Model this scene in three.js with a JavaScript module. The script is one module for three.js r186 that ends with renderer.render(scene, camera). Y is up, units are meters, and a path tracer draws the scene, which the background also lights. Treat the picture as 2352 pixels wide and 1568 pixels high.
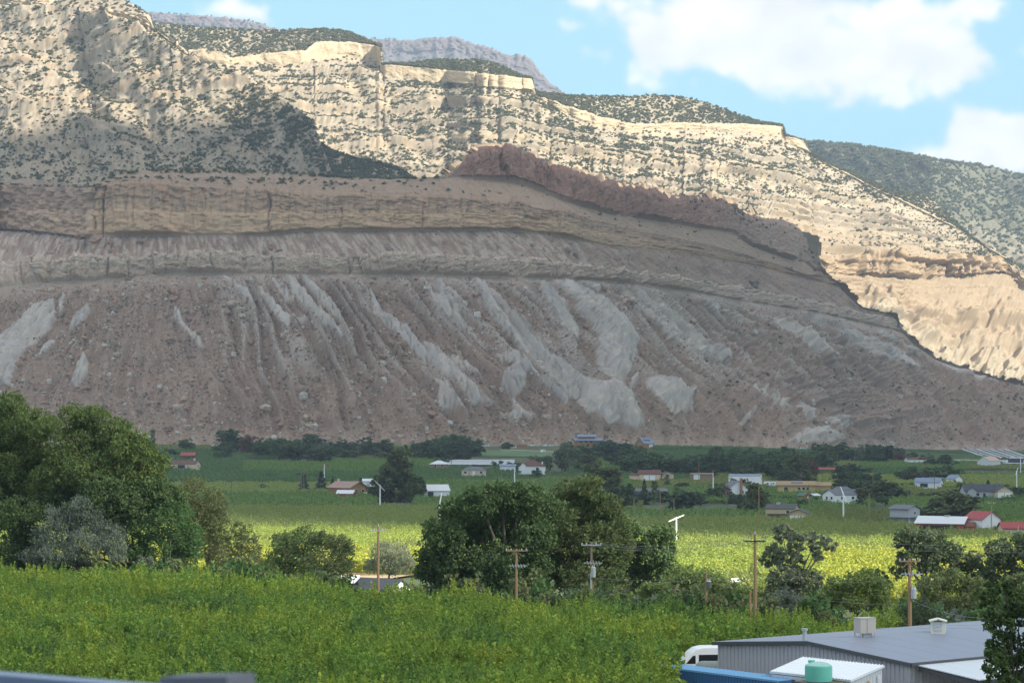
import * as THREE from 'three';
import { mergeGeometries } from 'three/addons/utils/BufferGeometryUtils.js';
import { createNoise2D, createNoise3D } from 'simplex-noise';

// ---------------------------------------------------------------- camera, sky, sun, exposure
const scene = new THREE.Scene();
const CAM_Y = 40, F = 2310, TILT = Math.atan(84 / F);                       // F: focal length in pixels of a 1024 x 682 picture
const camera = new THREE.PerspectiveCamera(2 * Math.atan(341 / F) * 180 / Math.PI, 1024 / 682, 0.5, 30000);
camera.position.set(0, CAM_Y, 0);
camera.rotation.x = TILT;
camera.focus = 900;
camera.userData.fStop = 4;

const SUN = new THREE.Vector3(0.76, 0.56, 0.33).normalize();               // towards the sun: right, up, a little behind the camera
const sun = new THREE.DirectionalLight(new THREE.Color(1.0, 0.93, 0.8), 5.0);
sun.position.copy(SUN).multiplyScalar(4000).add(new THREE.Vector3(0, 0, -1800));
sun.target.position.set(0, 0, -1800);
sun.castShadow = true;
sun.shadow.mapSize.set(4096, 4096);
Object.assign(sun.shadow.camera, { left: -3500, right: 3500, top: 3500, bottom: -3500, near: 10, far: 12000 });
sun.shadow.radius = 2.5;
scene.add(sun, sun.target);

const renderer = new THREE.WebGLRenderer({ antialias: true });
renderer.toneMapping = THREE.LinearToneMapping;
renderer.toneMappingExposure = 2.1;
renderer.shadowMap.enabled = true;
scene.fog = new THREE.FogExp2(new THREE.Color(0.62, 0.78, 1.0), 0.00006);

// ---------------------------------------------------------------- helpers
let seedState = 12345;
function rnd() { seedState = (seedState + 0x6d2b79f5) | 0; let t = Math.imul(seedState ^ (seedState >>> 15), 1 | seedState); t = (t + Math.imul(t ^ (t >>> 7), 61 | t)) ^ t; return ((t ^ (t >>> 14)) >>> 0) / 4294967296; }
const reseed = (s) => { seedState = s | 0; };
const rr = (a, b) => a + (b - a) * rnd();
reseed(7); const n2 = createNoise2D(rnd), n3 = createNoise3D(rnd);
const clamp = (x, a = 0, b = 1) => Math.min(b, Math.max(a, x)), lerp = (a, b, t) => a + (b - a) * t;
const sstep = (a, b, x) => { const t = clamp((x - a) / (b - a)); return t * t * (3 - 2 * t); };
function fbm(x, y, o = 4) { let s = 0, a = 0.5; for (let i = 0; i < o; i++) { s += a * n2(x, y); x = x * 2.03 + 17.1; y = y * 2.03 - 9.7; a *= 0.5; } return s; }
function ridged(x, y, o = 3) { let s = 0, a = 0.5; for (let i = 0; i < o; i++) { s += a * (1 - 2 * Math.abs(n2(x, y))); x = x * 2.1 + 7.7; y = y * 2.1 + 3.1; a *= 0.5; } return s; }
const hash = (i, j = 0) => { let h = (i * 374761393 + j * 668265263) | 0; h = Math.imul(h ^ (h >>> 13), 1274126177); return ((h ^ (h >>> 16)) >>> 0) / 4294967296; };
const L = (pts) => (x) => { if (x <= pts[0][0]) return pts[0][1]; for (let i = 1; i < pts.length; i++) if (x <= pts[i][0]) { const [a, b] = pts[i - 1], [c, d] = pts[i]; return b + (d - b) * (x - a) / (c - a || 1); } return pts[pts.length - 1][1]; };

// Measured positions are in a 2352 x 1568 view of the place ("d" units): a bearing to the side and a rise per metre of distance.
const K = 2352 / 1024, ct = Math.cos(TILT), st = Math.sin(TILT);
const rise = (yd) => { const ys = (341 - yd / K) / F; return (ys * ct + st) / (ct - ys * st); };
const side = (xd, yd) => { const xs = (xd / K - 512) / F, ys = (341 - yd / K) / F; return xs / (ct - ys * st); };
const put = (xd, yd, D) => new THREE.Vector3(side(xd, yd) * D, CAM_Y + rise(yd) * D, -D);
const perD = (D) => D / (F * K);                                            // metres per d unit at a distance

const names = new Map();
function numbered(name) { const n = names.get(name) || 0; names.set(name, n + 1); return n ? `${name}_${String(n).padStart(3, '0')}` : name; }
const casts = (o) => { o.castShadow = true; o.receiveShadow = true; return o; };
function mesh(name, geo, mat, parent) { const m = casts(new THREE.Mesh(geo, mat)); m.name = parent ? name : numbered(name); (parent || scene).add(m); return m; }
function thing(name, label, category, pos = [0, 0, 0], turn = 0, group) {
  const o = new THREE.Group(); o.name = numbered(name); o.position.set(...pos); o.rotation.y = turn; scene.add(o);
  o.userData = { label, category }; if (group) o.userData.group = group; return o;
}
function tag(o, label, category, group) { o.userData = { label, category }; if (group) o.userData.group = group; return o; }
const structure = (o) => { o.userData.kind = 'structure'; return o; };
const stuff = (o, label, category) => { o.userData = { kind: 'stuff', label, category }; return o; };
const mat = (r, g, b, rough = 0.9, extra = {}) => new THREE.MeshStandardMaterial({ color: new THREE.Color().setRGB(r, g, b), roughness: rough, ...extra });
const vmat = (rough = 0.95, extra = {}) => new THREE.MeshStandardMaterial({ vertexColors: true, roughness: rough, ...extra });

// ---------------------------------------------------------------- sky
{
  const W = 4096, H = 2048, data = new Float32Array(W * H * 4);
  const lobes = [];                                                         // [azimuth, elevation, half-width, half-height, weight]
  const A = (xd) => Math.atan((xd - 1176) / (F * K)), E = (yd) => Math.atan((976 - yd) / (F * K)), q = 1 / (F * K);
  for (const [x, y, rx, ry, w] of [
    [1560, -40, 200, 90, 1], [1480, 50, 60, 45, .8], [1540, 95, 95, 48, .9], [1650, 40, 150, 70, 1], [1660, 125, 130, 48, 1], [1790, 20, 170, 70, .9], [1800, 120, 180, 66, 1.1],
    [1890, 185, 150, 32, .9], [1960, 120, 150, 62, 1], [2050, 150, 130, 58, 1], [2150, 145, 100, 62, 1], [2215, 185, 60, 30, .9], [2000, 20, 160, 42, .8], [2180, 30, 110, 26, .7], [2280, 40, 55, 20, .6], [2110, 70, 90, 32, .45],
    [2250, 302, 52, 40, 1.7], [2225, 342, 52, 40, 1.5], [2320, 338, 52, 44, 1.6], [2390, 350, 80, 46, 1.4], [2300, 385, 110, 22, 1.1], [2140, 366, 34, 14, .55],
    [470, 8, 90, 26, .5], [560, 34, 80, 22, .55], [640, 58, 40, 12, .35], [1330, 0, 30, 10, .3], [1950, 250, 120, 10, .25], [1900, 300, 140, 8, .2]]) lobes.push([A(x), E(y), rx * q * 1.25, ry * q * 1.35, w]);
  reseed(99);
  for (let c = 0; c < 260; c++) {                                           // the same kind of fair-weather cloud all round
    const az = rr(-Math.PI, Math.PI), el = 0.02 + Math.pow(rnd(), 1.4) * 1.35, s = rr(0.05, 0.16) * (0.6 + el);
    if (Math.abs(az) < 0.42 && el < 0.36) continue;
    for (let k = 0; k < 6; k++) lobes.push([az + rr(-1, 1) * s / Math.max(0.15, Math.cos(el)), el + rr(-.35, .35) * s, s * rr(.5, .9) / Math.max(0.15, Math.cos(el)), s * rr(.28, .5), rr(.7, 1)]);
  }
  const field = new Float32Array(W * H);
  for (const [az, el, ra, re, w] of lobes) {
    const c0 = Math.floor(((az - 2.2 * ra - Math.PI / 2) / (2 * Math.PI) + 0.5) * W), c1 = Math.ceil(((az + 2.2 * ra - Math.PI / 2) / (2 * Math.PI) + 0.5) * W);
    const r0 = Math.max(0, Math.floor(((el - 2.2 * re) / Math.PI + 0.5) * H)), r1 = Math.min(H - 1, Math.ceil(((el + 2.2 * re) / Math.PI + 0.5) * H));
    for (let r = r0; r <= r1; r++) for (let c = c0; c <= c1; c++) {
      const a = ((c + .5) / W - .5) * 2 * Math.PI + Math.PI / 2 - az, e = ((r + .5) / H - .5) * Math.PI - el, d = (a / ra) ** 2 + (e / re) ** 2 * (e < 0 ? 1.5 : 1);
      if (d < 4.8) { const i = r * W + ((c % W) + W) % W; field[i] = Math.max(field[i], 0) + w * Math.exp(-d * 1.2) * (1 - field[i] * 0.55); }
    }
  }
  const toSun = SUN;
  for (let r = 0; r < H; r++) {
    const el = ((r + .5) / H - .5) * Math.PI, up = Math.max(0, el), t = Math.pow(1 - Math.exp(-up * 1.6), 1.6);
    for (let c = 0; c < W; c++) {
      const az = ((c + .5) / W - .5) * 2 * Math.PI, i = r * W + c, o = i * 4, cosS = toSun.x * Math.cos(az) * Math.cos(el) + toSun.y * Math.sin(el) + toSun.z * Math.sin(az) * Math.cos(el);
      const glow = 0.05 * Math.pow(Math.max(0, cosS), 12);
      let R = lerp(0.232, 0.118, t) + glow, G = lerp(0.43, 0.255, t) + glow, B = lerp(0.51, 0.465, t) + glow;
      let f = field[i];
      if (f > 0.02 && r >= H / 2 - 1) {
        const x = Math.cos(az) * 60, z = Math.sin(az) * 60, y = el * 60;
        let s = 0, a = 0.5, k = 0.45; for (let n = 0; n < 6; n++) { s += a * n3(x * k, y * k * 1.4, z * k); a *= 0.55; k *= 2.05; }
        let s2 = 0; a = 0.5; k = 0.4; for (let n = 0; n < 3; n++) { s2 += a * n3(x * k + 40, y * k * 1.5 - 0.5, z * k); a *= 0.5; k *= 2; }
        const d = f * 0.95 + s * 1.05 - 0.36, cover = sstep(0.0, 0.7, d) * (0.93 + 0.07 * sstep(-0.3, 0.3, s2));
        const body = clamp(1.0 + 0.17 * s2 + 0.1 * s, 0.86, 1.14);
        R = lerp(R, 0.575 * body, cover); G = lerp(G, 0.56 * body, cover); B = lerp(B, 0.56 * Math.pow(body, 0.6), cover);
      }
      data[o] = R; data[o + 1] = G; data[o + 2] = B; data[o + 3] = 1;
    }
  }
  const sky = new THREE.DataTexture(data, W, H, THREE.RGBAFormat, THREE.FloatType);
  sky.mapping = THREE.EquirectangularReflectionMapping; sky.magFilter = THREE.LinearFilter; sky.needsUpdate = true;
  scene.background = sky; scene.environment = sky;
}

// ---------------------------------------------------------------- terrain: measured lines of the landform, each at the distance its slope gives it
function terrain({ name, x0, x1, cols, lines, anchor, D, tans, rows, back, smooth = 3, relief, color, material, label, tint = [1, 1, 1] }) {
  const nl = lines.length, top = lines[nl - 1];
  const X = Array.from({ length: cols + 1 }, (_, i) => x0 + (x1 - x0) * i / cols), Y = [], Ds = [];
  for (let i = 0; i <= cols; i++) {
    const yt = top(X[i]), y = lines.map((f, k) => Math.max(f(X[i]), yt + (nl - 1 - k) * 0.15));
    for (let k = 1; k < nl; k++) y[k] = Math.min(y[k], y[k - 1] - 0.1);
    const d = []; d[anchor] = D(X[i]);
    const go = (k, p, t) => { const h = rise(y[p]) * d[p]; d[k] = (d[p] * t - h) / (t - rise(y[k])); };
    for (let k = anchor + 1; k < nl; k++) go(k, k - 1, tans[k - 1](X[i]));
    for (let k = anchor - 1; k >= 0; k--) go(k, k + 1, tans[k](X[i]));
    Y.push(y); Ds.push(d);
  }
  const nb = back.length, knots = [];
  for (let i = 0; i <= cols; i++) {
    const col = [];
    for (let k = 0; k < nl; k++) {
      let s = 0, n = 0; for (let j = Math.max(0, i - smooth); j <= Math.min(cols, i + smooth); j++) { s += Ds[j][k]; n++; }
      col.push(put(X[i], Y[i][k], s / n));
    }
    const last = col[nl - 1];
    for (const [dd, dh] of back) col.push(new THREE.Vector3(last.x * (1 - dd / last.z), last.y + dh, last.z - dd));
    knots.push(col);
  }
  const segs = nl - 1 + nb, R = [...rows, ...back.map((b) => b[2] || 3)], total = R.reduce((a, b) => a + b, 0) + 1;
  const base = new Float32Array((cols + 1) * total * 3), seg = new Uint8Array(total), tt = new Float32Array(total), yd = new Float32Array((cols + 1) * total);
  let r = 0;
  for (let k = 0; k < segs; k++) for (let j = 0; j < R[k] + (k === segs - 1 ? 1 : 0); j++, r++) {
    const t = j / R[k]; seg[r] = k; tt[r] = t;
    for (let i = 0; i <= cols; i++) {
      const a = knots[i][k], b = knots[i][k + 1], o = (r * (cols + 1) + i);
      base[o * 3] = lerp(a.x, b.x, t); base[o * 3 + 1] = lerp(a.y, b.y, t); base[o * 3 + 2] = lerp(a.z, b.z, t);
      yd[o] = k < nl - 1 ? lerp(Y[i][k], Y[i][k + 1], t) : Y[i][nl - 1];
    }
  }
  const at = (i, r) => (clamp(r, 0, total - 1) * (cols + 1) + clamp(i, 0, cols)) * 3;
  const pos = new Float32Array(base.length), col = new Float32Array(base.length), v = new THREE.Vector3(), w = new THREE.Vector3(), c = [0, 0, 0];
  for (let r = 0; r < total; r++) for (let i = 0; i <= cols; i++) {
    const o = at(i, r), a = at(i - 2, r), b = at(i + 2, r), d = at(i, r - 2), e = at(i, r + 2);
    v.set(base[b] - base[a], base[b + 1] - base[a + 1], base[b + 2] - base[a + 2]); w.set(base[e] - base[d], base[e + 1] - base[d + 1], base[e + 2] - base[d + 2]);
    v.cross(w).normalize(); if (v.z < 0 && v.y < 0) v.negate();
    const ctx = { seg: seg[r], t: tt[r], xd: X[i], yd: yd[o / 3], x: base[o], y: base[o + 1] - CAM_Y, z: base[o + 2], Y: Y[i] };
    const m = relief(ctx, w);                                               // metres along the normal; w: extra metres as a vector
    pos[o] = base[o] + v.x * m; pos[o + 1] = base[o + 1] + v.y * m; pos[o + 2] = base[o + 2] + v.z * m;
    color(ctx, c, m); col[o] = c[0] * tint[0]; col[o + 1] = c[1] * tint[1]; col[o + 2] = c[2] * tint[2];
  }
  const idx = new Uint32Array(cols * (total - 1) * 6); let q = 0;
  for (let r = 0; r < total - 1; r++) for (let i = 0; i < cols; i++) { const a = r * (cols + 1) + i, b = a + 1, d = a + cols + 1, e = d + 1; idx[q++] = a; idx[q++] = b; idx[q++] = e; idx[q++] = a; idx[q++] = e; idx[q++] = d; }
  const g = new THREE.BufferGeometry();
  g.setAttribute('position', new THREE.BufferAttribute(pos, 3)); g.setAttribute('color', new THREE.BufferAttribute(col, 3)); g.setIndex(new THREE.BufferAttribute(idx, 1)); g.computeVertexNormals();
  const m = structure(mesh(name, g, material)); m.userData.label = label;
  // A spot on the visible face: fraction along and row, or null
  const spot = (fi, row) => { const i = clamp(Math.floor(fi * cols), 0, cols - 1), r = clamp(Math.floor(row), 0, total - 2), o = at(i, r), e = at(i + 1, r + 1), f = rnd(); return { p: new THREE.Vector3(lerp(pos[o], pos[e], f), lerp(pos[o + 1], pos[e + 1], f), lerp(pos[o + 2], pos[e + 2], f)), seg: seg[r], t: tt[r], xd: X[i], yd: yd[o / 3] }; };
  const starts = []; let acc = 0; for (const n of R) { starts.push(acc); acc += n; }
  return { mesh: m, spot, starts, R, knots, X, total };
}
function inPoly(poly, x, y) {                                               // signed distance, positive inside
  let inside = false, d = 1e9;
  for (let i = 0, j = poly.length - 1; i < poly.length; j = i++) {
    const [x1, y1] = poly[i], [x2, y2] = poly[j];
    if ((y1 > y) !== (y2 > y) && x < (x2 - x1) * (y - y1) / (y2 - y1) + x1) inside = !inside;
    const vx = x2 - x1, vy = y2 - y1, t = clamp(((x - x1) * vx + (y - y1) * vy) / (vx * vx + vy * vy || 1)), ex = x - x1 - t * vx, ey = y - y1 - t * vy;
    d = Math.min(d, ex * ex + ey * ey);
  }
  return inside ? Math.sqrt(d) : -Math.sqrt(d);
}
function ridgeDist(pts, x, y) {                                             // distance to a crest line and which side
  let best = 1e9, s = 1;
  for (let i = 1; i < pts.length; i++) {
    const [x1, y1] = pts[i - 1], [x2, y2] = pts[i], vx = x2 - x1, vy = y2 - y1, t = clamp(((x - x1) * vx + (y - y1) * vy) / (vx * vx + vy * vy)), ex = x - x1 - t * vx, ey = y - y1 - t * vy, d = Math.hypot(ex, ey);
    if (d < best) { best = d; s = vx * ey - vy * ex > 0 ? -1 : 1; }
  }
  return [best, s];
}
const mixc = (c, r, g, b, t) => { c[0] = lerp(c[0], r, t); c[1] = lerp(c[1], g, t); c[2] = lerp(c[2], b, t); };

// ---- the near mesa
const mesaLine = L([[-150, 420], [0, 415], [60, 410], [120, 418], [190, 424], [210, 428], [250, 405], [290, 393], [330, 392], [400, 390], [500, 388], [600, 395], [700, 400], [800, 408], [900, 411], [960, 410], [1030, 405], [1050, 385], [1075, 364], [1100, 356], [1106, 357], [1108, 346], [1116, 346], [1118, 358], [1124, 356], [1126, 348], [1150, 345], [1152, 342], [1185, 345], [1190, 350], [1193, 357], [1196, 353], [1222, 354], [1224, 368], [1240, 374], [1250, 378], [1290, 389], [1330, 402], [1380, 418], [1450, 432], [1500, 440], [1530, 457], [1590, 457], [1640, 455], [1665, 462], [1690, 485], [1730, 500], [1780, 508], [1830, 520], [1850, 545], [1853, 572], [1868, 590], [1875, 612], [1920, 650], [1975, 705], [2050, 724], [2060, 750], [2100, 790], [2150, 825], [2250, 860], [2352, 887], [2480, 915]]);
const mesaTop = (x) => { if (x < 1062 || x > 1840) return mesaLine(x); const u = x / 26 + 0.8 * n2(x / 70, 4), i = Math.floor(u), v = x / 9 + n2(x / 30, 9), e = sstep(1062, 1090, x) * sstep(1840, 1700, x); return mesaLine(x) + e * (9 * (hash(i, 91) - 0.55) + 4 * (hash(Math.floor(v), 92) - 0.5) + (u - i > 0.9 ? 5 * hash(i, 93) : 0)); };
const kFall = L([[0, -0.6], [150, -0.5], [300, -0.2], [500, 0.25], [800, 0.8], [1100, 1.05], [1400, 1.35], [1800, 1.9], [2100, 2.4]]);
const Z4 = (p) => p.map(([x, y]) => [x / 3, 523 + y / 3]), Z5 = (p) => p.map(([x, y]) => [784 + x / 3, 523 + y / 3]), Z6 = (p) => p.map(([x, y]) => [1568 + x / 3, 523 + y / 3]);
const shale = [
  Z4([[330, 520], [380, 540], [390, 700], [300, 800], [200, 900], [150, 970], [120, 1060], [100, 1180], [-60, 1160], [-120, 830], [0, 760], [80, 700], [200, 610]]),
  Z4([[430, 500], [455, 510], [445, 600], [410, 660], [400, 600]]), Z4([[500, 700], [560, 620], [620, 590], [640, 640], [600, 700], [540, 740], [480, 790]]), Z4([[380, 850], [390, 880], [330, 950], [270, 980], [300, 910]]),
  Z4([[580, 950], [625, 1030], [600, 1100], [540, 1160], [490, 1150], [530, 1050]]), Z4([[1200, 590], [1225, 600], [1260, 680], [1330, 760], [1390, 830], [1405, 880], [1370, 870], [1310, 790], [1230, 690], [1195, 650]]),
  Z4([[1510, 350], [1600, 400], [1700, 500], [1770, 580], [1790, 640], [1730, 590], [1650, 500], [1570, 420]]), Z4([[1720, 340], [1800, 450], [1900, 560], [2010, 700], [1990, 770], [1930, 700], [1850, 590], [1780, 480]]),
  Z4([[1850, 380], [1900, 400], [1960, 480], [2030, 560], [2020, 600], [1960, 540], [1890, 450]]), Z4([[1970, 380], [2060, 480], [2130, 580], [2250, 700], [2351, 780], [2370, 850], [2200, 760], [2100, 660], [2010, 520]]),
  Z4([[2060, 380], [2150, 480], [2280, 600], [2351, 700], [2370, 770], [2230, 650], [2120, 520]]), Z4([[1950, 570], [2010, 640], [2140, 750], [2080, 735], [2000, 670]]),
  Z5([[150, 400], [190, 430], [230, 500], [330, 600], [420, 690], [520, 800], [640, 860], [760, 950], [870, 1060], [960, 1160], [900, 1130], [800, 1060], [830, 1110], [900, 1200], [1000, 1290], [1040, 1320], [950, 1300], [880, 1310], [820, 1230], [760, 1150], [680, 1080], [600, 1000], [520, 920], [440, 830], [380, 760], [300, 700], [220, 640], [200, 540]]),
  Z5([[560, 990], [640, 1080], [720, 1170], [800, 1280], [870, 1360], [800, 1320], [730, 1280], [680, 1290], [655, 1230], [670, 1150]]), Z5([[540, 400], [610, 420], [690, 500], [770, 600], [870, 730], [960, 830], [1030, 890], [940, 860], [840, 800], [740, 720], [640, 620], [600, 510]]),
  Z5([[600, 380], [700, 440], [800, 540], [850, 620], [950, 720], [1040, 790], [960, 740], [860, 650], [760, 580], [680, 500]]),
  Z5([[900, 390], [1000, 430], [1080, 520], [1150, 600], [1250, 700], [1350, 800], [1440, 900], [1550, 1000], [1650, 1080], [1750, 1140], [1860, 1150], [1960, 1250], [2080, 1420], [1960, 1420], [1820, 1390], [1690, 1330], [1590, 1270], [1640, 1200], [1540, 1170], [1480, 1090], [1400, 1040], [1340, 1000], [1290, 940], [1200, 860], [1130, 790], [1050, 720], [980, 620], [950, 520]]),
  Z5([[1050, 930], [1150, 950], [1240, 1000], [1330, 1070], [1440, 1140], [1540, 1220], [1560, 1270], [1460, 1200], [1350, 1130], [1260, 1080], [1250, 1180], [1200, 1230], [1260, 1290], [1340, 1360], [1250, 1330], [1160, 1390], [1110, 1360], [1180, 1290], [1150, 1200], [1090, 1150], [1110, 1080], [1180, 1020], [1100, 1000]]),
  Z5([[1330, 390], [1400, 440], [1480, 540], [1560, 640], [1630, 790], [1620, 830], [1560, 770], [1480, 690], [1410, 600], [1380, 520]]),
  Z5([[1420, 390], [1540, 400], [1600, 460], [1700, 550], [1820, 640], [1880, 690], [1960, 760], [2030, 850], [2000, 950], [1960, 1050], [1920, 1160], [1850, 1120], [1770, 1020], [1750, 950], [1740, 850], [1700, 750], [1590, 640], [1560, 570], [1480, 490]]),
  Z5([[1640, 370], [1720, 430], [1770, 480], [1700, 500], [1640, 440]]), Z5([[1850, 440], [1960, 540], [2060, 620], [2170, 700], [2300, 800], [2370, 900], [2250, 820], [2180, 750], [2060, 660], [1960, 590]]),
  Z5([[1960, 430], [2100, 540], [2250, 650], [2351, 740], [2370, 840], [2240, 760], [2120, 640], [2000, 520]]), Z5([[1940, 1140], [2010, 1100], [2000, 1180], [1960, 1210]]), Z5([[2040, 1150], [2200, 1110], [2300, 1150], [2400, 1200], [2400, 1330], [2250, 1340], [2150, 1290], [2060, 1220]]),
  Z6([[80, 510], [200, 560], [260, 640], [380, 760], [300, 710], [180, 610]]), Z6([[230, 560], [330, 620], [470, 725], [380, 690], [280, 620]]), Z6([[400, 540], [480, 590], [590, 650], [740, 740], [830, 800], [930, 860], [1050, 970], [960, 950], [870, 900], [760, 840], [650, 760], [540, 680]]),
  Z6([[790, 570], [880, 620], [960, 700], [1060, 790], [1200, 860], [1340, 920], [1500, 985], [1650, 1010], [1560, 930], [1420, 850], [1260, 770], [1100, 680], [990, 620], [1100, 760], [1000, 740], [900, 680]]), Z6([[1290, 700], [1420, 780], [1560, 870], [1640, 910], [1560, 890], [1440, 840], [1330, 770]]),
  Z6([[1720, 900], [1830, 910], [1960, 970], [2080, 1040], [2200, 1100], [2100, 1075], [1960, 1050], [1850, 990]]), Z6([[0, 700], [80, 780], [160, 850], [260, 890], [350, 920], [300, 960], [200, 990], [100, 940], [0, 900]]),
  Z6([[440, 1190], [485, 1160], [495, 1240], [470, 1230]]), Z6([[500, 1200], [550, 1180], [555, 1270], [530, 1270]]), Z6([[575, 1220], [630, 1200], [640, 1290], [590, 1310]]), Z6([[650, 1230], [710, 1240], [710, 1310], [640, 1310]]), Z6([[740, 1290], [800, 1260], [870, 1310], [910, 1380], [830, 1365], [750, 1340]]), Z6([[950, 1370], [1020, 1320], [1060, 1340], [1110, 1360], [1125, 1420], [1050, 1420]]),
  Z6([[700, 1490], [800, 1440], [950, 1410], [1080, 1450], [1100, 1480], [900, 1500]]), Z6([[360, 1400], [440, 1330], [480, 1350], [400, 1410], [370, 1430]]),
].map((p) => ({ p, x0: Math.min(...p.map((q) => q[0])) - 14, x1: Math.max(...p.map((q) => q[0])) + 14, y0: Math.min(...p.map((q) => q[1])) - 14, y1: Math.max(...p.map((q) => q[1])) + 14 }));
function shaleAt(x, y) { let d = -99; for (const s of shale) if (x > s.x0 && x < s.x1 && y > s.y0 && y < s.y1) d = Math.max(d, inPoly(s.p, x, y)); return d; }
const bandLow = L([[-150, 668], [0, 662], [95, 650], [200, 645], [400, 628], [800, 630], [1000, 632], [1200, 638], [1300, 640], [1400, 645], [1500, 655], [1600, 670], [1700, 690], [1800, 705], [1900, 722], [2000, 745], [2055, 757], [2480, 940]]);
const fallS = (x, y) => { let s = x; const dy = y - bandLow(x); for (let i = 0; i < 4; i++) s = 0.5 * (s + x - kFall(s) * dy); return s; };
const obl = (x) => lerp(1, 0.42, sstep(1250, 1900, x));
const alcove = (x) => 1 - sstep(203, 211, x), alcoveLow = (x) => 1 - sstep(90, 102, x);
const strike = (x) => x < 1250 ? x * 0.44 : 550 + (x - 1250) * 1.35;        // metres along the rock faces, from the bearing
const ribs = (s, yd) => ridged(s / 62 + 0.3 * n2(s / 140, yd / 260), yd / 620, 2);
const rill = (s, yd, xd) => 0.62 * (1 - 2 * Math.abs(n2((s + 0.28 * (yd - 640)) / 15 + 0.35 * n2(xd / 30, yd / 40), yd / 130))) + 0.38 * (1 - 2 * Math.abs(n2((s + 0.2 * yd) / 6.5, yd / 60)));
function joints(s, h, w, seed) {                                            // blocky rock face: columns of uneven width that stand proud or back, with open joints
  const u = s / w + 0.9 * n2(s / (w * 2.7) + seed, 0.3) + 0.25 * n2(s / w + seed, h / (w * 2)), i = Math.floor(u), f = u - i, a = hash(i, seed), b = hash(i + 1, seed), e = sstep(0.9, 1, f);
  const cut = hash(i, seed + 5) ** 3;
  return lerp(a, b, e) - cut * Math.exp(-(((f - 0.95) / 0.055) ** 2)) + 0.22 * (hash(i, Math.floor(h / (w * 0.9) + hash(i, 2) * 3) + seed) - 0.5);
}
const mesa = terrain({
  name: 'mesa', tint: [1.06, 1.02, 1.0], label: 'shaded sandstone mesa with grey shale talus slopes across the valley', x0: -130, x1: 2470, cols: 1040, anchor: 1, smooth: 2,
  lines: [L([[-150, 1024], [400, 1022], [900, 1024], [1300, 1022], [1800, 1029], [2480, 1034]]), bandLow,
    L([[-150, 612], [0, 606], [95, 602], [200, 590], [300, 587], [500, 585], [800, 590], [1000, 592], [1200, 598], [1300, 605], [1400, 620], [1500, 630], [1600, 645], [1700, 657], [1800, 676], [1900, 694], [1990, 720], [2055, 728]]),
    L([[-150, 545], [0, 528], [100, 535], [200, 548], [212, 540], [400, 540], [600, 540], [700, 530], [1150, 528], [1250, 535], [1320, 548], [1400, 565], [1500, 572], [1600, 585], [1700, 602], [1800, 626], [1870, 642], [1920, 656]]),
    L([[-150, 425], [0, 424], [100, 430], [200, 432], [212, 430], [250, 425], [330, 423], [500, 430], [600, 437], [700, 447], [850, 450], [1000, 455], [1100, 458], [1200, 470], [1300, 490], [1400, 512], [1500, 535], [1600, 555], [1700, 580], [1800, 610], [1850, 630]]),
    L([[-150, 422], [210, 429], [250, 415], [300, 405], [1000, 412], [1040, 407], [1150, 414], [1200, 422], [1250, 440], [1300, 462], [1400, 490], [1500, 503], [1600, 520], [1680, 530], [1720, 560], [1800, 590], [1850, 600], [1870, 620]]), mesaTop],
  D: (x) => L([[-150, 2310], [100, 2290], [300, 2300], [800, 2300], [1200, 2345], [1300, 2370], [1400, 2430], [1500, 2500], [1600, 2610], [1700, 2780], [1800, 2950], [1900, 3160], [2000, 3450], [2055, 3600], [2480, 3800]])(x),
  tans: [(x) => 0.62 * obl(x), (x) => lerp(2.2 * obl(x), 0.75, alcoveLow(x)), (x) => lerp(0.68 * obl(x), 0.15, alcove(x)), (x) => lerp(L([[1200, 5], [1450, 1.2], [1900, 0.9]])(x), 3.0, alcove(x)), (x) => lerp(0.5, 0.42, sstep(1000, 1200, x)), (x) => L([[950, 0.5], [1060, 2.6], [1700, 2.0], [1900, 1.0]])(x)],
  rows: [205, 38, 30, 70, 30, 38], back: [[60, 4, 4], [260, -15, 4], [520, -220, 3]],
  relief({ seg, t, xd, yd, x, y, z }) {
    const s = fallS(xd, yd), st_ = strike(xd);
    const far = lerp(1, 0.9, sstep(1300, 2000, xd));
    if (seg === 0) {
      const up = sstep(0, 0.12, t) * sstep(1.0, 0.9, t), d = shaleAt(xd + 2.5 * n2(xd / 30, yd / 18), yd + 2.5 * n2(xd / 26 + 50, yd / 16));
      let m = up * (lerp(5, 14, sstep(380, 620, s)) * ribs(s, yd) + 3.0 * ridged(s / 36 + 3, yd / 260, 2)) + 0.5 * n2(s / 10, yd / 40) * up + 1.6 * fbm(xd / 24, yd / 16, 3) * up;
      m += sstep(3, 22, yd - mesaTop(xd)) * (2.5 * sstep(-10, 3, d) + 0.3 * clamp(d, 0, 30) + sstep(-3, 5, d) * 4.2 * rill(s, yd, xd));
      m += d < 4 ? 1.3 * fbm(xd / 8, yd / 5, 3) + 1.1 * Math.max(0, n2(xd / 3, yd / 2.1)) : 0.2 * n2(xd / 4, yd / 3);
      m += 14 * fbm(xd / 420, yd / 300, 2) * sstep(0, 0.25, t) * sstep(1, 0.75, t);
      if (xd > 1500) m += 9 * sstep(1500, 1900, xd) * ridged((yd + 0.08 * xd) / 38, xd / 400, 2) * sstep(0, 0.2, t) * sstep(1, 0.7, t);
      return m * far;
    }
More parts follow.
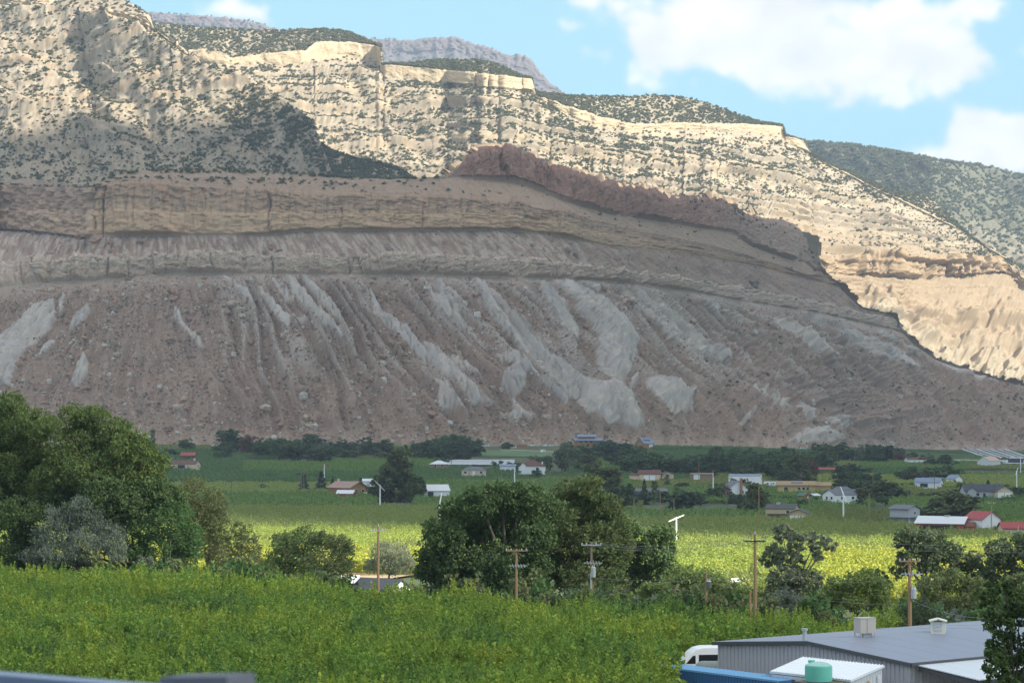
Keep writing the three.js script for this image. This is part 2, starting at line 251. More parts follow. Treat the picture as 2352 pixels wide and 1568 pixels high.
    if (seg === 1) { const h = t * 20, gone = sstep(1350, 1800, xd) * 0.5; return (1 - gone) * (9 * joints(st_, h, 14, 3) + 3 * joints(st_ + 40, h, 6, 5) + 3.2 * (hash(Math.floor(t * 9 + 0.6 * n2(st_ / 30, 1)), Math.floor(st_ / 7)) - 0.4) + 1.4 * n2(st_ / 3, h / 1.8)) * sstep(0, 0.1, t) + 2 * fbm(st_ / 25, h / 9, 2) - 2.5 * sstep(0.75, 1, t); }
    if (seg === 2) return 4.5 * ridged(s / 34, yd / 80, 2) * Math.sin(t * Math.PI) + 1.2 * fbm(xd / 8, yd / 5, 3) + (n2(xd / 5, yd / 3) > 0.75 ? 1.6 : 0);
    if (seg === 3) {
      const h = t * 55, str = sstep(1500, 1200, xd), ledge = Math.floor(t * 7 + 0.5 * n2(st_ / 60, 2));
      let m = str * (7.5 * joints(st_, h, 21, 21) + 3 * joints(st_ + 10, h * 0.5, 8, 22) - 3 * sstep(0.42, 0.47, t) + 2.0 * hash(ledge, Math.floor(st_ / 19)) + 1.5 * joints(st_ + 5, h * 0.7, 4.4, 27) + 2.2 * hash(Math.floor(t * 13 + 0.8 * n2(st_ / 22, 7)), Math.floor(st_ / 9 + 0.5 * Math.floor(t * 13))) + 3 * n2(st_ / 60, 5));
      m += (1 - str) * (3.6 * (hash(Math.floor(t * 6 + n2(st_ / 80, 3)), 8) - 0.4) + 3 * joints(st_, h, 13, 33) * sstep(0.3, 0.6, hash(Math.floor(t * 6), Math.floor(st_ / 40))) + 1.2 * fbm(st_ / 9, h / 4, 3));
      return m * sstep(0, 0.04, t) + alcove(xd) * 5 * fbm(st_ / 8, h / 12, 3);
    }
    if (seg === 4) return 2.2 * ridged(s / 40, yd / 70, 2) * Math.sin(t * Math.PI) + 1.1 * fbm(xd / 8, yd / 4, 3) + (xd < 1000 ? 2.5 * fbm(xd / 60, yd / 12, 2) : 0);
    if (seg === 5) {
      const red = sstep(1030, 1075, xd), h = t * 28;
      return red * (9 * joints(st_, h, 24, 41) + 3.4 * joints(st_ + 30, h, 11, 42) * sstep(1, 0.8, t) + 1.5 * (hash(Math.floor(t * 5 + 0.7 * n2(st_ / 14, 6)), Math.floor(st_ / 11)) - 0.5) + 1.1 * n2(st_ / 3.5, h / 3)) * (0.7 + 0.3 * sstep(1, 0.7, t)) + (1 - red) * 1.2 * fbm(xd / 12, yd / 5, 3);
    }
    return seg === 6 ? 3 * fbm(x / 30, z / 30, 3) * (1 - t) : 0;
  },
  color({ seg, t, xd, yd, x, y }, c) {
    const s = fallS(xd, yd), st_ = strike(xd), g = 0.5 + 0.5 * n2(xd / 2.2, yd / 1.6), m = fbm(s / 30, yd / 90, 4);
    const talus = () => { c[0] = 0.25; c[1] = 0.183; c[2] = 0.14; mixc(c, 0.2, 0.145, 0.112, sstep(0.0, 0.5, m)); mixc(c, 0.29, 0.24, 0.2, sstep(0.05, 0.5, fbm(s / 20 + 30, yd / 70, 3)) * 0.6); mixc(c, 0.36, 0.28, 0.22, 0.45 * sstep(0.66, 0.95, g)); mixc(c, 0.1, 0.08, 0.068, 0.5 * sstep(0.32, 0.05, g)); };
    talus();
    if (seg === 0) {
      const d = shaleAt(xd + 2.5 * n2(xd / 30, yd / 18), yd + 2.5 * n2(xd / 26 + 50, yd / 16)) + 1.8 * fbm(xd / 9, yd / 7, 3);
      const gully = sstep(0.12, -0.3, rill(s, yd, xd)), pale = sstep(-1.5, 3.5, d) * (1 - 0.55 * gully * sstep(26, 4, d)), blue = 0.5 + 0.5 * n2(yd / 26, xd / 260);
      mixc(c, lerp(0.46, 0.42, blue), lerp(0.425, 0.41, blue), lerp(0.38, 0.405, blue), pale * 0.96);
      mixc(c, 0.36, 0.30, 0.25, pale * 0.5 * sstep(0.25, 0.7, fbm(s / 6, yd / 40, 3)));
      mixc(c, 0.38, 0.33, 0.28, (1 - pale) * 0.55 * sstep(0.86, 0.99, t));
      const wash = sstep(430, 600, xd) * sstep(2100, 1850, xd) * sstep(0.2, 0.5, t + 0.12 * n2(s / 40, 3)) * sstep(0.22, 0.5, ribs(s, yd) + 0.16 * rill(s, yd, xd));
      mixc(c, 0.36, 0.335, 0.305, (1 - pale) * 0.85 * wash * sstep(-0.75, 0.1, n2(xd / 6, yd / 6)));
      mixc(c, 0.40, 0.335, 0.27, (1 - pale) * 0.5 * sstep(0.10, 0.0, t) * sstep(-.2, .3, n2(xd / 40, 3)));
    } else if (seg === 1) {
      const low = sstep(0.45, 0.35, t); c[0] = 0.46; c[1] = 0.375; c[2] = 0.30;
      mixc(c, 0.58, 0.50, 0.43, sstep(-0.1, 0.5, fbm(st_ / 12, t * 3, 3)) * sstep(0.3, 0.7, t)); mixc(c, 0.42, 0.31, 0.225, low * sstep(0.0, 0.4, fbm(st_ / 18 + 9, t * 2, 3))); mixc(c, 0.3, 0.25, 0.21, 0.6 * sstep(0.55, 0.8, g)); mixc(c, 0.30, 0.245, 0.2, sstep(1450, 1750, xd) * 0.55);
    } else if (seg === 2) { mixc(c, 0.40, 0.355, 0.31, 0.85 * sstep(-0.15, 0.3, fbm(s / 16, yd / 50, 3)) * sstep(1600, 1250, xd)); mixc(c, 0.2, 0.15, 0.12, 0.5 * sstep(0.3, 0.6, n2(xd / 4, yd / 3)) * sstep(-0.2, 0.3, n2(xd / 60, 8))); mixc(c, 0.27, 0.255, 0.25, 0.5 * sstep(0.8, 0.98, t) * sstep(1250, 900, xd)); }
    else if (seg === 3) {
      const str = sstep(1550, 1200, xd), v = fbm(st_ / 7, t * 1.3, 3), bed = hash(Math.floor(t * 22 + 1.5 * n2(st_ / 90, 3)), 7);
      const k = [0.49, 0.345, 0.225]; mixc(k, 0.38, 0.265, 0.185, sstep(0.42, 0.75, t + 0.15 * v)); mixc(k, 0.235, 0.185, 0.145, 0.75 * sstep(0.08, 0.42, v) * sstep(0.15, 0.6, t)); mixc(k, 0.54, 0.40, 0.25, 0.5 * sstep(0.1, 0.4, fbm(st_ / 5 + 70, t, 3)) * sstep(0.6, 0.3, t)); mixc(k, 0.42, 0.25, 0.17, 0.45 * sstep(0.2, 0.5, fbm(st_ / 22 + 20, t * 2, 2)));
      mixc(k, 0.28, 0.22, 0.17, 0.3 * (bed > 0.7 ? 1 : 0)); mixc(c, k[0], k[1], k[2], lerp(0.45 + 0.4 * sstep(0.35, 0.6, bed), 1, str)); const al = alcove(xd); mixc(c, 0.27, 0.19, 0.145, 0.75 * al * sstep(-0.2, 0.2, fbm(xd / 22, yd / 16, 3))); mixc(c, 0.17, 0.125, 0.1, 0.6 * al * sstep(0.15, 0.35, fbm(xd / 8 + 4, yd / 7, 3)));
    } else if (seg === 4) { mixc(c, 0.335, 0.25, 0.18, 0.7); mixc(c, 0.28, 0.205, 0.15, sstep(0.1, 0.5, m) * 0.6); }
    else if (seg === 5) { const red = sstep(1030, 1075, xd), v = fbm(st_ / 8, t * 2.2, 3), k = [0.275, 0.16, 0.118]; mixc(k, 0.18, 0.11, 0.09, sstep(0.05, 0.45, v)); mixc(k, 0.36, 0.25, 0.185, 0.7 * sstep(0.2, 0.5, fbm(st_ / 13 + 33, t * 1.5, 3))); mixc(k, 0.33, 0.27, 0.215, sstep(1600, 1750, xd) * 0.6); mixc(c, k[0], k[1], k[2], red); if (xd < 1030) mixc(c, 0.34, 0.265, 0.2, 0.6); }
    else mixc(c, 0.33, 0.27, 0.21, 0.6);
  },
  material: vmat(0.97),
});

// ---- valley floor: one sheet, in bearings and distances, so that it meets the foot of the mesa
const floorNear = L([[0, 1.6], [6, 1.6], [14, 3.2], [40, 9], [80, 15], [130, 19.3], [180, 21], [230, 22.3], [290, 23.3], [350, 24.5], [400, 26], [500, 29.5], [600, 32.3], [750, 33.6], [900, 34], [1100, 33.8], [1280, 33]]);
const footOf = (() => { const k = mesa.knots, X = mesa.X; return (xd) => { const f = clamp((xd - X[0]) / (X[X.length - 1] - X[0])) * (X.length - 1), i = Math.min(X.length - 2, Math.floor(f)), a = k[i][0], b = k[i + 1][0], t = f - i; return [-lerp(a.z, b.z, t), CAM_Y - lerp(a.y, b.y, t)]; }; })();
function drop(xd, D) {                                                      // metres below the camera
  if (D <= 1280) return floorNear(D);
  const [d, h] = footOf(xd);
  return D < d ? lerp(33, h, Math.pow((D - 1280) / (d - 1280), 1.15)) : h + (D - d) * 0.01;
}
const bearing = (X, D) => 1176 + X / D * F * K;
const groundY = (X, Z) => CAM_Y - drop(bearing(X, Math.max(1, -Z)), Math.max(0.5, -Z));
function onGround(xd, yd) {                                                 // the spot of the valley floor at a bearing and a rise
  const u = rise(yd); let best = 60; while (best < 4000 && u * best > -drop(xd, best)) best *= 1.002;
  return put(xd, yd, best);
}
{
  const ds = []; for (let D = -60; D < 60; D += 6) ds.push(D); for (let D = 60; D < 4300; D *= 1.022) ds.push(D);
  const xs = []; for (let b = -1.5; b <= 1.5001; b += 0.02) xs.push(b); const fine = []; for (let b = -0.26; b <= 0.2601; b += 0.0045) fine.push(b);
  const B = [...xs.filter((b) => Math.abs(b) > 0.262), ...fine].sort((a, b) => a - b), n = B.length, pos = [], col = [], idx = [];
  for (const D of ds) for (const b of B) {
    const X = b * (Math.max(D, 0) + 60), Z = -D, y = D < 0 ? CAM_Y - 1.6 : groundY(X, Z);
    pos.push(X, y, Z); const f = fbm(X / 40, Z / 40, 4), g = fbm(X / 9 + 50, Z / 9, 3), c = [0.06, 0.085, 0.03];
    mixc(c, 0.12, 0.105, 0.06, sstep(0.05, 0.4, f) * 0.6); mixc(c, 0.045, 0.075, 0.026, sstep(0.0, 0.4, g)); if (D < 20) mixc(c, 0.16, 0.15, 0.13, 0.9);
    col.push(...c);
  }
  for (let r = 0; r < ds.length - 1; r++) for (let i = 0; i < n - 1; i++) { const a = r * n + i, b = a + 1, d = a + n, e = d + 1; idx.push(a, b, e, a, e, d); }
  const g = new THREE.BufferGeometry(); g.setAttribute('position', new THREE.Float32BufferAttribute(pos, 3)); g.setAttribute('color', new THREE.Float32BufferAttribute(col, 3)); g.setIndex(idx); g.computeVertexNormals();
  structure(mesh('ground', g, vmat(1))).userData.label = 'grassy valley floor';
}

// ---- hills behind the mesa
const behindMesa = (x) => mesaTop(clamp(x, -150, 2480)) + 22;
const spurTop = L([[-150, -110], [0, -70], [150, -34], [250, -14], [305, 10], [345, 36], [352, 62], [400, 98], [450, 138], [500, 178], [560, 215], [620, 255], [700, 304], [760, 345], [820, 364], [880, 375], [920, 388], [955, 412], [990, 440]]);
function strata(h, per, seed, x) { const u = h / per + 0.5 * n2(x / 600, seed), i = Math.floor(u), f = u - i; return (hash(i, seed) > 0.45 ? 1 : 0) * sstep(0.0, 0.12, f) * (1 - f) * (0.4 + 0.6 * hash(i, seed + 1)); }
const crests = [
  { p: [[40, 20], [150, 80], [240, 120], [330, 172], [420, 232], [500, 268], [580, 292], [640, 330], [700, 372]], a: 62, w: 70 },
  { p: [[-60, 250], [60, 305], [130, 312], [200, 330], [300, 372], [360, 410]], a: 36, w: 60 },
  { p: [[300, 240], [380, 300], [470, 345], [560, 372]], a: 16, w: 60 },
  { p: [[-80, 90], [40, 170], [160, 240], [280, 310]], a: 18, w: 70 },
];
const HILL = [0.87, 0.87, 0.87];                                                          // the hills' rock is a little darker than the talus shale
const hillRock = (c, xd, yd, x, y, warm) => {
  const f = fbm(xd / 26, yd / 14, 4), f2 = fbm(xd / 6 + 80, yd / 4, 3);
  const bed = hash(Math.floor(y / 5.5 + 0.8 * n2(x / 240, y / 90)), 31), grit = n2(xd / 2.4, yd / 2.1);
  c[0] = 0.385; c[1] = 0.32; c[2] = 0.232; mixc(c, 0.32, 0.255, 0.18, sstep(0, 0.45, f)); mixc(c, 0.46, 0.395, 0.3, 0.7 * sstep(0.0, 0.5, f2)); mixc(c, 0.37, 0.28, 0.19, 0.5 * warm); mixc(c, 0.2, 0.165, 0.12, 0.35 * sstep(0.25, 0.5, f2 * -1)); mixc(c, 0.26, 0.215, 0.165, 0.5 * (bed > 0.72 ? 1 : 0) * sstep(-0.2, 0.3, n2(xd / 38, y / 22))); mixc(c, 0.52, 0.45, 0.34, 0.5 * (bed < 0.22 ? 1 : 0) * sstep(-0.2, 0.3, n2(xd / 44 + 9, y / 22))); mixc(c, 0.17, 0.145, 0.11, 0.5 * sstep(0.35, 0.8, grit)); mixc(c, 0.52, 0.46, 0.36, 0.35 * sstep(0.4, 0.8, -grit));
};
const spur = terrain({
  name: 'spur_hill', tint: HILL, label: 'big spur of pale hills dotted with junipers, upper left', x0: -130, x1: 985, cols: 430, anchor: 0, smooth: 3,
  lines: [(x) => Math.max(behindMesa(x), spurTop(x) + 2), L([[-150, 5], [0, 14], [100, 38], [200, 46], [280, 52], [350, 68], [360, 72], [400, 101]]), L([[-150, -40], [0, -8], [100, 0], [120, 2], [200, 18], [280, 25], [340, 36], [352, 63], [400, 99]]), spurTop],
  D: (x) => L([[-150, 3000], [400, 3050], [1000, 3150]])(x), tans: [() => 0.60, () => 3.2, () => 0.42], rows: [170, 20, 14], back: [[150, 0, 4], [700, -300, 4]],
  relief({ seg, t, xd, yd, x, y }) {
    const edge = seg >= 1 ? 0 : sstep(2, 40, yd - spurTop(xd)) * sstep(1, 0.86, xd < 380 ? t : 0);
    let m = 0; for (const { p, a, w } of crests) { const [d, sd] = ridgeDist(p, xd, yd); m += a * Math.max(0, 1 - d / (sd > 0 ? w * 0.62 : w * 1.7)) ** 1.2; }
    m *= sstep(0, 0.3, seg ? 1 : t);
    m = m * edge + (2.5 * ridged((xd - 0.5 * yd) / 90, yd / 160, 2) + 4 * fbm(xd / 60, yd / 40, 3) + 12 * strata(y, 34, 3, x) + 6 * strata(y, 14, 4, x) + 1.5 * fbm(xd / 22, yd / 12, 3)) * edge;
    if (seg === 1) m += 5 * joints(xd * 0.58, t * 30, 17, 61) + 4 * fbm(xd / 20, t * 3, 3) - 3 * sstep(0.3, 0.2, t);
    return m + 1.6 * fbm(xd / 5, yd / 3.5, 2);
  },
  color({ seg, t, xd, yd, x, y }, c) {
    hillRock(c, xd, yd, x, y, sstep(0.0, 0.4, fbm(xd / 60, yd / 30, 2)));
    const led = strata(y, 34, 3, x); mixc(c, 0.44, 0.32, 0.21, 0.7 * sstep(0.25, 0.6, led) * sstep(-0.1, 0.3, n2(xd / 45, y / 30)));
    if (seg === 1) { mixc(c, 0.56, 0.44, 0.29, 0.9); mixc(c, 0.33, 0.24, 0.16, 0.5 * sstep(0.1, 0.4, fbm(xd / 8, t * 1.4, 3))); }
  },
  material: vmat(0.97),
});
const ridgeTop = L([[300, 52], [340, 50], [450, 62], [600, 70], [750, 67], [800, 72], [850, 95], [870, 103], [876, 105], [879, 147], [950, 145], [1000, 138], [1100, 137], [1150, 150], [1200, 175], [1221, 180], [1224, 206], [1250, 214], [1300, 219], [1400, 222], [1500, 219], [1560, 222], [1600, 230], [1650, 245], [1700, 265], [1750, 280], [1798, 287], [1801, 310], [1840, 322], [1856, 347], [1900, 375], [1950, 393], [2050, 435], [2140, 452], [2160, 478], [2180, 492], [2230, 545], [2300, 590], [2352, 612], [2480, 660]]);
const rcT = L([[300, 135], [440, 116], [470, 113], [510, 120], [530, 132], [560, 130], [600, 124], [660, 118], [690, 115], [700, 118], [725, 96], [800, 97], [860, 103], [876, 106], [879, 148], [900, 148], [1000, 158], [1100, 170], [1221, 181], [1225, 216], [1330, 255], [1345, 256], [1370, 268], [1450, 284], [1600, 285], [1700, 284], [1798, 289], [1801, 311], [1850, 323], [1858, 349], [1900, 377], [2480, 662]]);
const rcB = L([[300, 150], [440, 138], [520, 150], [600, 145], [690, 150], [725, 128], [800, 128], [870, 140], [880, 176], [1000, 187], [1100, 199], [1221, 209], [1226, 220], [1330, 276], [1370, 286], [1450, 297], [1600, 297], [1700, 300], [1798, 315], [1802, 325], [1850, 346], [1858, 352], [1900, 380], [2480, 664]]);
const rcB2 = (x) => rcB(x) + L([[300, 4], [500, 8], [690, 14], [720, 40], [880, 10], [1220, 5], [1330, 8], [1600, 24], [1800, 12], [1850, 4]])(x);
const ridge = terrain({
  name: 'ridge_hill', tint: HILL, label: 'long sunlit ridge with pale rim cliffs and juniper slopes', x0: 330, x1: 2470, cols: 900, anchor: 0, smooth: 2,
  lines: [behindMesa, L([[300, 900], [1830, 700], [1840, 642], [1900, 627], [2000, 640], [2200, 640], [2300, 632], [2352, 662], [2480, 690]]), L([[300, 880], [1830, 690], [1840, 602], [1870, 600], [1950, 591], [2050, 590], [2150, 592], [2280, 590], [2310, 607], [2352, 642], [2480, 678]]), rcB2, rcB, rcT, ridgeTop].map((f, k) => k > 0 && k < 3 ? (x) => Math.min(f(x), behindMesa(x) - k) : f),
  D: (x) => L([[300, 3500], [1000, 3600], [1500, 3850], [1850, 4150], [2100, 4150], [2480, 4250]])(x), tans: [() => 0.6, () => 3, () => 0.55, () => 0.75, () => 4, () => 0.42], rows: [60, 20, 130, 8, 18, 20], back: [[200, 5, 4], [900, -350, 4]],
  relief({ seg, t, xd, yd, x, y }) {
    const e = seg >= 4 ? 0 : sstep(0, 70, yd - rcB(xd)), spurs = 9 * ridged((xd - 0.45 * yd) / 210 + 0.35, yd / 500, 2) + 3 * fbm(xd / 70, yd / 45, 3);
    let m = spurs * e + (20 * strata(y, 40, 13, x) + 12 * strata(y, 15, 14, x) + 1.2 * fbm(xd / 18, yd / 10, 3)) * e;
    if (seg === 0) m += sstep(1850, 1950, xd) * (20 * ridged((xd + 0.5 * (yd - 640)) / 105 + 0.25 * n2(xd / 60, yd / 50), yd / 200, 2) * sstep(1, 0.4, t) + 5 * ridged((xd + 0.3 * yd) / 19, yd / 100, 2) * sstep(0.6, 0.1, t) + 16 * strata(y, 30, 19, x) + 7 * strata(y, 11, 23, x) + 2.5 * fbm(xd / 9, yd / 5, 3));
    if (seg === 1) m += 22 * joints(xd * 0.78, t * 30, 24, 71) + 8 * joints(xd * 0.78, t * 30, 10, 72) + 4 * fbm(xd / 9, t * 5, 3) + 5 * (hash(Math.floor(t * 5 + n2(xd / 20, 3)), Math.floor(xd / 17)) - 0.5);
    if (seg === 4) m += 4 * joints(xd * 0.7, t * 30, 55, 75) + 2 * joints(xd * 0.7, t * 30, 14, 76) + 3 * fbm(xd / 60, t * 0.8, 2) - 4 * (hash(Math.floor(t * 4 + n2(xd / 30, 2)), 5));
    return m + 1.7 * fbm(xd / 7, yd / 4, 2);
  },
  color({ seg, t, xd, yd, x, y }, c) {
    hillRock(c, xd, yd, x, y, sstep(0.1, 0.5, fbm(xd / 90, yd / 30, 2)));
    const led = Math.max(strata(y, 40, 13, x), strata(y, 17, 14, x)); mixc(c, 0.50, 0.395, 0.26, 0.8 * sstep(0.2, 0.6, led) * sstep(-0.15, 0.3, n2(xd / 50, y / 25)));
    if (seg === 0) { mixc(c, 0.36, 0.265, 0.165, 0.75); mixc(c, 0.42, 0.365, 0.265, sstep(0.5, 0.1, t) * 0.8 * sstep(1900, 2000, xd)); mixc(c, 0.33, 0.25, 0.17, 0.5 * sstep(0.1, 0.4, fbm((xd + 0.4 * yd) / 16, yd / 60, 3))); }
    if (seg === 1) { mixc(c, 0.40, 0.285, 0.17, 0.85); mixc(c, 0.28, 0.195, 0.12, 0.5 * sstep(0.1, 0.4, fbm(xd / 7, t * 1.3, 3))); }
    if (seg === 2 && xd > 1780) mixc(c, 0.35, 0.265, 0.17, 0.7 * sstep(0.4, 0.1, t));
    if (seg === 4) { mixc(c, 0.56, 0.45, 0.295, 0.92); mixc(c, 0.50, 0.335, 0.215, 0.5 * sstep(0.1, 0.5, fbm(xd / 14, t * 2, 3))); mixc(c, 0.38, 0.30, 0.2, 0.35 * sstep(0.25, 0.5, fbm(xd / 4, t * 1.2, 3))); }
    if (seg >= 5) mixc(c, 0.3, 0.26, 0.18, 0.6);
  },
  material: vmat(0.97),
});
const greenTop = L([[1780, 322], [1840, 323], [1950, 330], [2050, 345], [2150, 365], [2250, 378], [2352, 400], [2480, 425]]);
const greenHill = terrain({
  name: 'green_hill', label: 'wooded green hill far behind on the right', x0: 1780, x1: 2470, cols: 230, anchor: 0, smooth: 2,
  lines: [(x) => Math.max(ridgeTop(x), 440) + 30, greenTop], D: () => 5600, tans: [() => 0.45], rows: [90], back: [[500, 0, 3], [1200, -400, 3]],
  relief: ({ xd, yd }) => sstep(1, 24, yd - greenTop(xd)) * (34 * ridged((xd - 1.3 * yd) / 150, yd / 400, 2) + 10 * ridged((xd - yd) / 50, yd / 160, 2)) + 2 * fbm(xd / 8, yd / 6, 3),
  color({ xd, yd, x, y }, c) { hillRock(c, xd, yd, x, y, 0.2); const low = sstep(80, 190, yd - greenTop(xd) - 0.12 * (xd - 1900)); mixc(c, 0.085, 0.095, 0.058, 0.85 * (1 - low)); mixc(c, 0.2, 0.18, 0.125, 0.5 * low); },
  material: vmat(0.97),
});
const farTop = L([[250, 20], [345, 28], [420, 35], [550, 45], [640, 68], [760, 84], [840, 88], [900, 91], [950, 96], [1000, 90], [1040, 87], [1070, 95], [1095, 104], [1120, 111], [1150, 124], [1165, 127], [1205, 131], [1216, 139], [1228, 160], [1260, 190], [1300, 218], [1360, 240]]);
const farMesa = terrain({
  name: 'far_mesa', label: 'distant bluish mesa with a dark rim on the skyline', x0: 250, x1: 1350, cols: 360, anchor: 0, smooth: 3,
  lines: [(x) => farTop(x) + 110, (x) => farTop(x) + L([[250, 26], [1000, 30], [1160, 32], [1215, 28], [1300, 6]])(x), farTop], D: () => 7600, tans: [() => 0.6, () => 2.5], rows: [50, 24], back: [[500, 0, 3], [1500, -500, 3]],
  relief: ({ seg, t, xd, yd }) => 12 * ridged(xd / 90, yd / 200, 2) * sstep(0, 24, yd - farTop(xd)) + (seg === 1 ? 7 * joints(xd * 1.4, t * 60, 44, 81) + 4 * joints(xd * 1.4, t * 60, 17, 82) + 6 * fbm(xd / 9, t * 2, 3) : 3 * fbm(xd / 8, yd / 6, 3)),
  color({ seg, t, xd, yd }, c) { c[0] = 0.125; c[1] = 0.105; c[2] = 0.105; mixc(c, 0.08, 0.075, 0.075, sstep(0, 0.4, fbm(xd / 10, yd / 20, 3))); if (seg === 1) { mixc(c, 0.16, 0.12, 0.11, 0.6); mixc(c, 0.18, 0.13, 0.12, 0.5 * sstep(0.1, 0.4, fbm(xd / 5, t, 3))); } },
  material: vmat(0.97),
});

// ---- clouds outside the frame, whose shadows lie on the near orchard and on the mesa
const CLOUD_H = 1500;
function shadowCloud(label, outline, ragged, opacity) {                     // a flat-based cumulus; outline: where the rim of its shadow lies on the valley floor, as [x, distance]
  const k = CLOUD_H / SUN.y, ox = SUN.x * k, oz = SUN.z * k, rim = [], rings = 18, pos = [], idx = [];
  let cx = 0, cd = 0; for (const [x, d] of outline) { cx += x / outline.length; cd += d / outline.length; }
  for (let i = 0; i < outline.length; i++) { const [x1, d1] = outline[i], [x2, d2] = outline[(i + 1) % outline.length], m = Math.ceil(Math.hypot(x2 - x1, d2 - d1) / 22); for (let j = 0; j < m; j++) { const x = lerp(x1, x2, j / m), d = lerp(d1, d2, j / m), q = Math.hypot(x - cx, d - cd), f = 1 + ragged * fbm(x / 240, d / 240, 5) / q; rim.push([cx + (x - cx) * f, cd + (d - cd) * f]); } }
  const n = rim.length;
  for (let s = 0; s < 2; s++) for (let r = 0; r <= rings; r++) for (let i = 0; i < n; i++) {
    const q = r / rings, X = cx + (rim[i][0] - cx) * q, Z = -(cd + (rim[i][1] - cd) * q), bulge = Math.sqrt(Math.max(0, 1 - q ** 6)), lump = 0.5 + 0.8 * Math.abs(fbm(X / 260, Z / 260, 4));
    pos.push(ox + X, CLOUD_H + CAM_Y + (s ? -30 : 200) * bulge * lump, oz + Z);
  }
  const at = (s, r, i) => s * (rings + 1) * n + r * n + (i % n);
  for (let s = 0; s < 2; s++) for (let r = 0; r < rings; r++) for (let i = 0; i < n; i++) { const q = [at(s, r, i), at(s, r, i + 1), at(s, r + 1, i + 1), at(s, r + 1, i)]; idx.push(...(s ? [q[0], q[1], q[2], q[0], q[2], q[3]] : [q[0], q[2], q[1], q[0], q[3], q[2]])); }
  const g = new THREE.BufferGeometry(); g.setAttribute('position', new THREE.Float32BufferAttribute(pos, 3)); g.setIndex(idx); g.computeVertexNormals();
  const m = structure(mesh('cloud', g, mat(0.9, 0.91, 0.93, 1, { transparent: true, opacity }))); m.userData.label = label; return m;
}
shadowCloud('thin wide cumulus over the near orchard, outside the view', [[-1300, -1300], [1500, -1300], [1500, 120], [300, 200], [80, 236], [40, 252], [10, 292], [-20, 296], [-60, 385], [-120, 440], [-400, 520], [-1300, 560]], 14, 0.46);
shadowCloud('wide cumulus over the mesa, outside the view', [[-1700, 900], [-400, 905], [-120, 890], [-40, 800], [30, 705], [90, 640], [160, 600], [500, 590], [1900, 570], [2000, 3300], [1200, 4100], [760, 3980], [520, 3850], [300, 3640], [0, 3480], [-400, 3440], [-640, 3460], [-820, 3420], [-1000, 3385], [-1300, 3345], [-1700, 3300]], 150, 0.78);

// ---------------------------------------------------------------- foliage
class Leaves {                                                              // collects leaf-sized faces into one geometry
  constructor() { this.p = []; this.c = []; this.i = []; }
  add(x, y, z, s, col, along, slim = 1, jitter = 0.25) {                    // along: direction of the leaf's length, or null
    const d = along ? along.clone() : new THREE.Vector3(rr(-1, 1), rr(-1, 1), rr(-1, 1)).normalize();
    if (along) d.x += rr(-.35, .35), d.y += rr(-.35, .35), d.z += rr(-.35, .35), d.normalize();
    const a = new THREE.Vector3(rr(-1, 1), rr(-1, 1), rr(-1, 1)).cross(d).normalize().multiplyScalar(s * 0.5 * slim); d.multiplyScalar(s * 0.62);
    const n = this.p.length / 3, v = 1 + rr(-jitter, jitter), w = 1 + rr(-.12, .12);
    this.p.push(x - d.x, y - d.y, z - d.z, x + a.x, y + a.y, z + a.z, x + d.x, y + d.y, z + d.z, x - a.x, y - a.y, z - a.z);
    for (let k = 0; k < 4; k++) this.c.push(col[0] * v * w, col[1] * v, col[2] * v);
    this.i.push(n, n + 1, n + 2, n, n + 2, n + 3);
  }
  clump(x, y, z, r, n, s, col, o = {}) {
    for (let k = 0; k < n; k++) {
      const u = rr(-1, 1), a = rr(0, 6.283), q = Math.sqrt(1 - u * u), e = r * Math.pow(rnd(), 0.45);
      const dir = o.sweep ? new THREE.Vector3(q * Math.cos(a) * 0.4 + o.sweep[0], u * 0.3 + o.sweep[1], q * Math.sin(a) * 0.4) : null;
      this.add(x + q * Math.cos(a) * e, y + u * e * (o.flat || 0.85), z + q * Math.sin(a) * e, s * rr(0.7, 1.3), col, dir, o.slim || 0.8);
    }
  }
  geo() { const g = new THREE.BufferGeometry(); g.setAttribute('position', new THREE.Float32BufferAttribute(this.p, 3)); g.setAttribute('color', new THREE.Float32BufferAttribute(this.c, 3)); g.setIndex(this.i); return g; }
}
const leafMat = new THREE.MeshPhysicalMaterial({ vertexColors: true, roughness: 0.85, transmission: 0.45, thickness: 0, side: THREE.DoubleSide, specularIntensity: 0.4 });
const barkMat = mat(0.105, 0.085, 0.068, 0.95), barkDark = mat(0.075, 0.06, 0.05, 0.95), deadMat = mat(0.32, 0.28, 0.23, 0.95);
function limb(pts, r0, r1, sides = 6) {                                     // tapered branch through points
  const curve = new THREE.CatmullRomCurve3(pts), n = Math.max(3, pts.length * 3), f = curve.computeFrenetFrames(n, false), pos = [], idx = [];
  for (let i = 0; i <= n; i++) { const p = curve.getPoint(i / n), r = lerp(r0, r1, i / n); for (let k = 0; k < sides; k++) { const a = k / sides * 6.2832; pos.push(p.x + r * (Math.cos(a) * f.normals[i].x + Math.sin(a) * f.binormals[i].x), p.y + r * (Math.cos(a) * f.normals[i].y + Math.sin(a) * f.binormals[i].y), p.z + r * (Math.cos(a) * f.normals[i].z + Math.sin(a) * f.binormals[i].z)); } }
  for (let i = 0; i < n; i++) for (let k = 0; k < sides; k++) { const a = i * sides + k, b = i * sides + (k + 1) % sides; idx.push(a, b, b + sides, a, b + sides, a + sides); }
  const g = new THREE.BufferGeometry(); g.setAttribute('position', new THREE.Float32BufferAttribute(pos, 3)); g.setIndex(idx); g.computeVertexNormals(); return g;
}
const V = (x, y, z) => new THREE.Vector3(x, y, z);

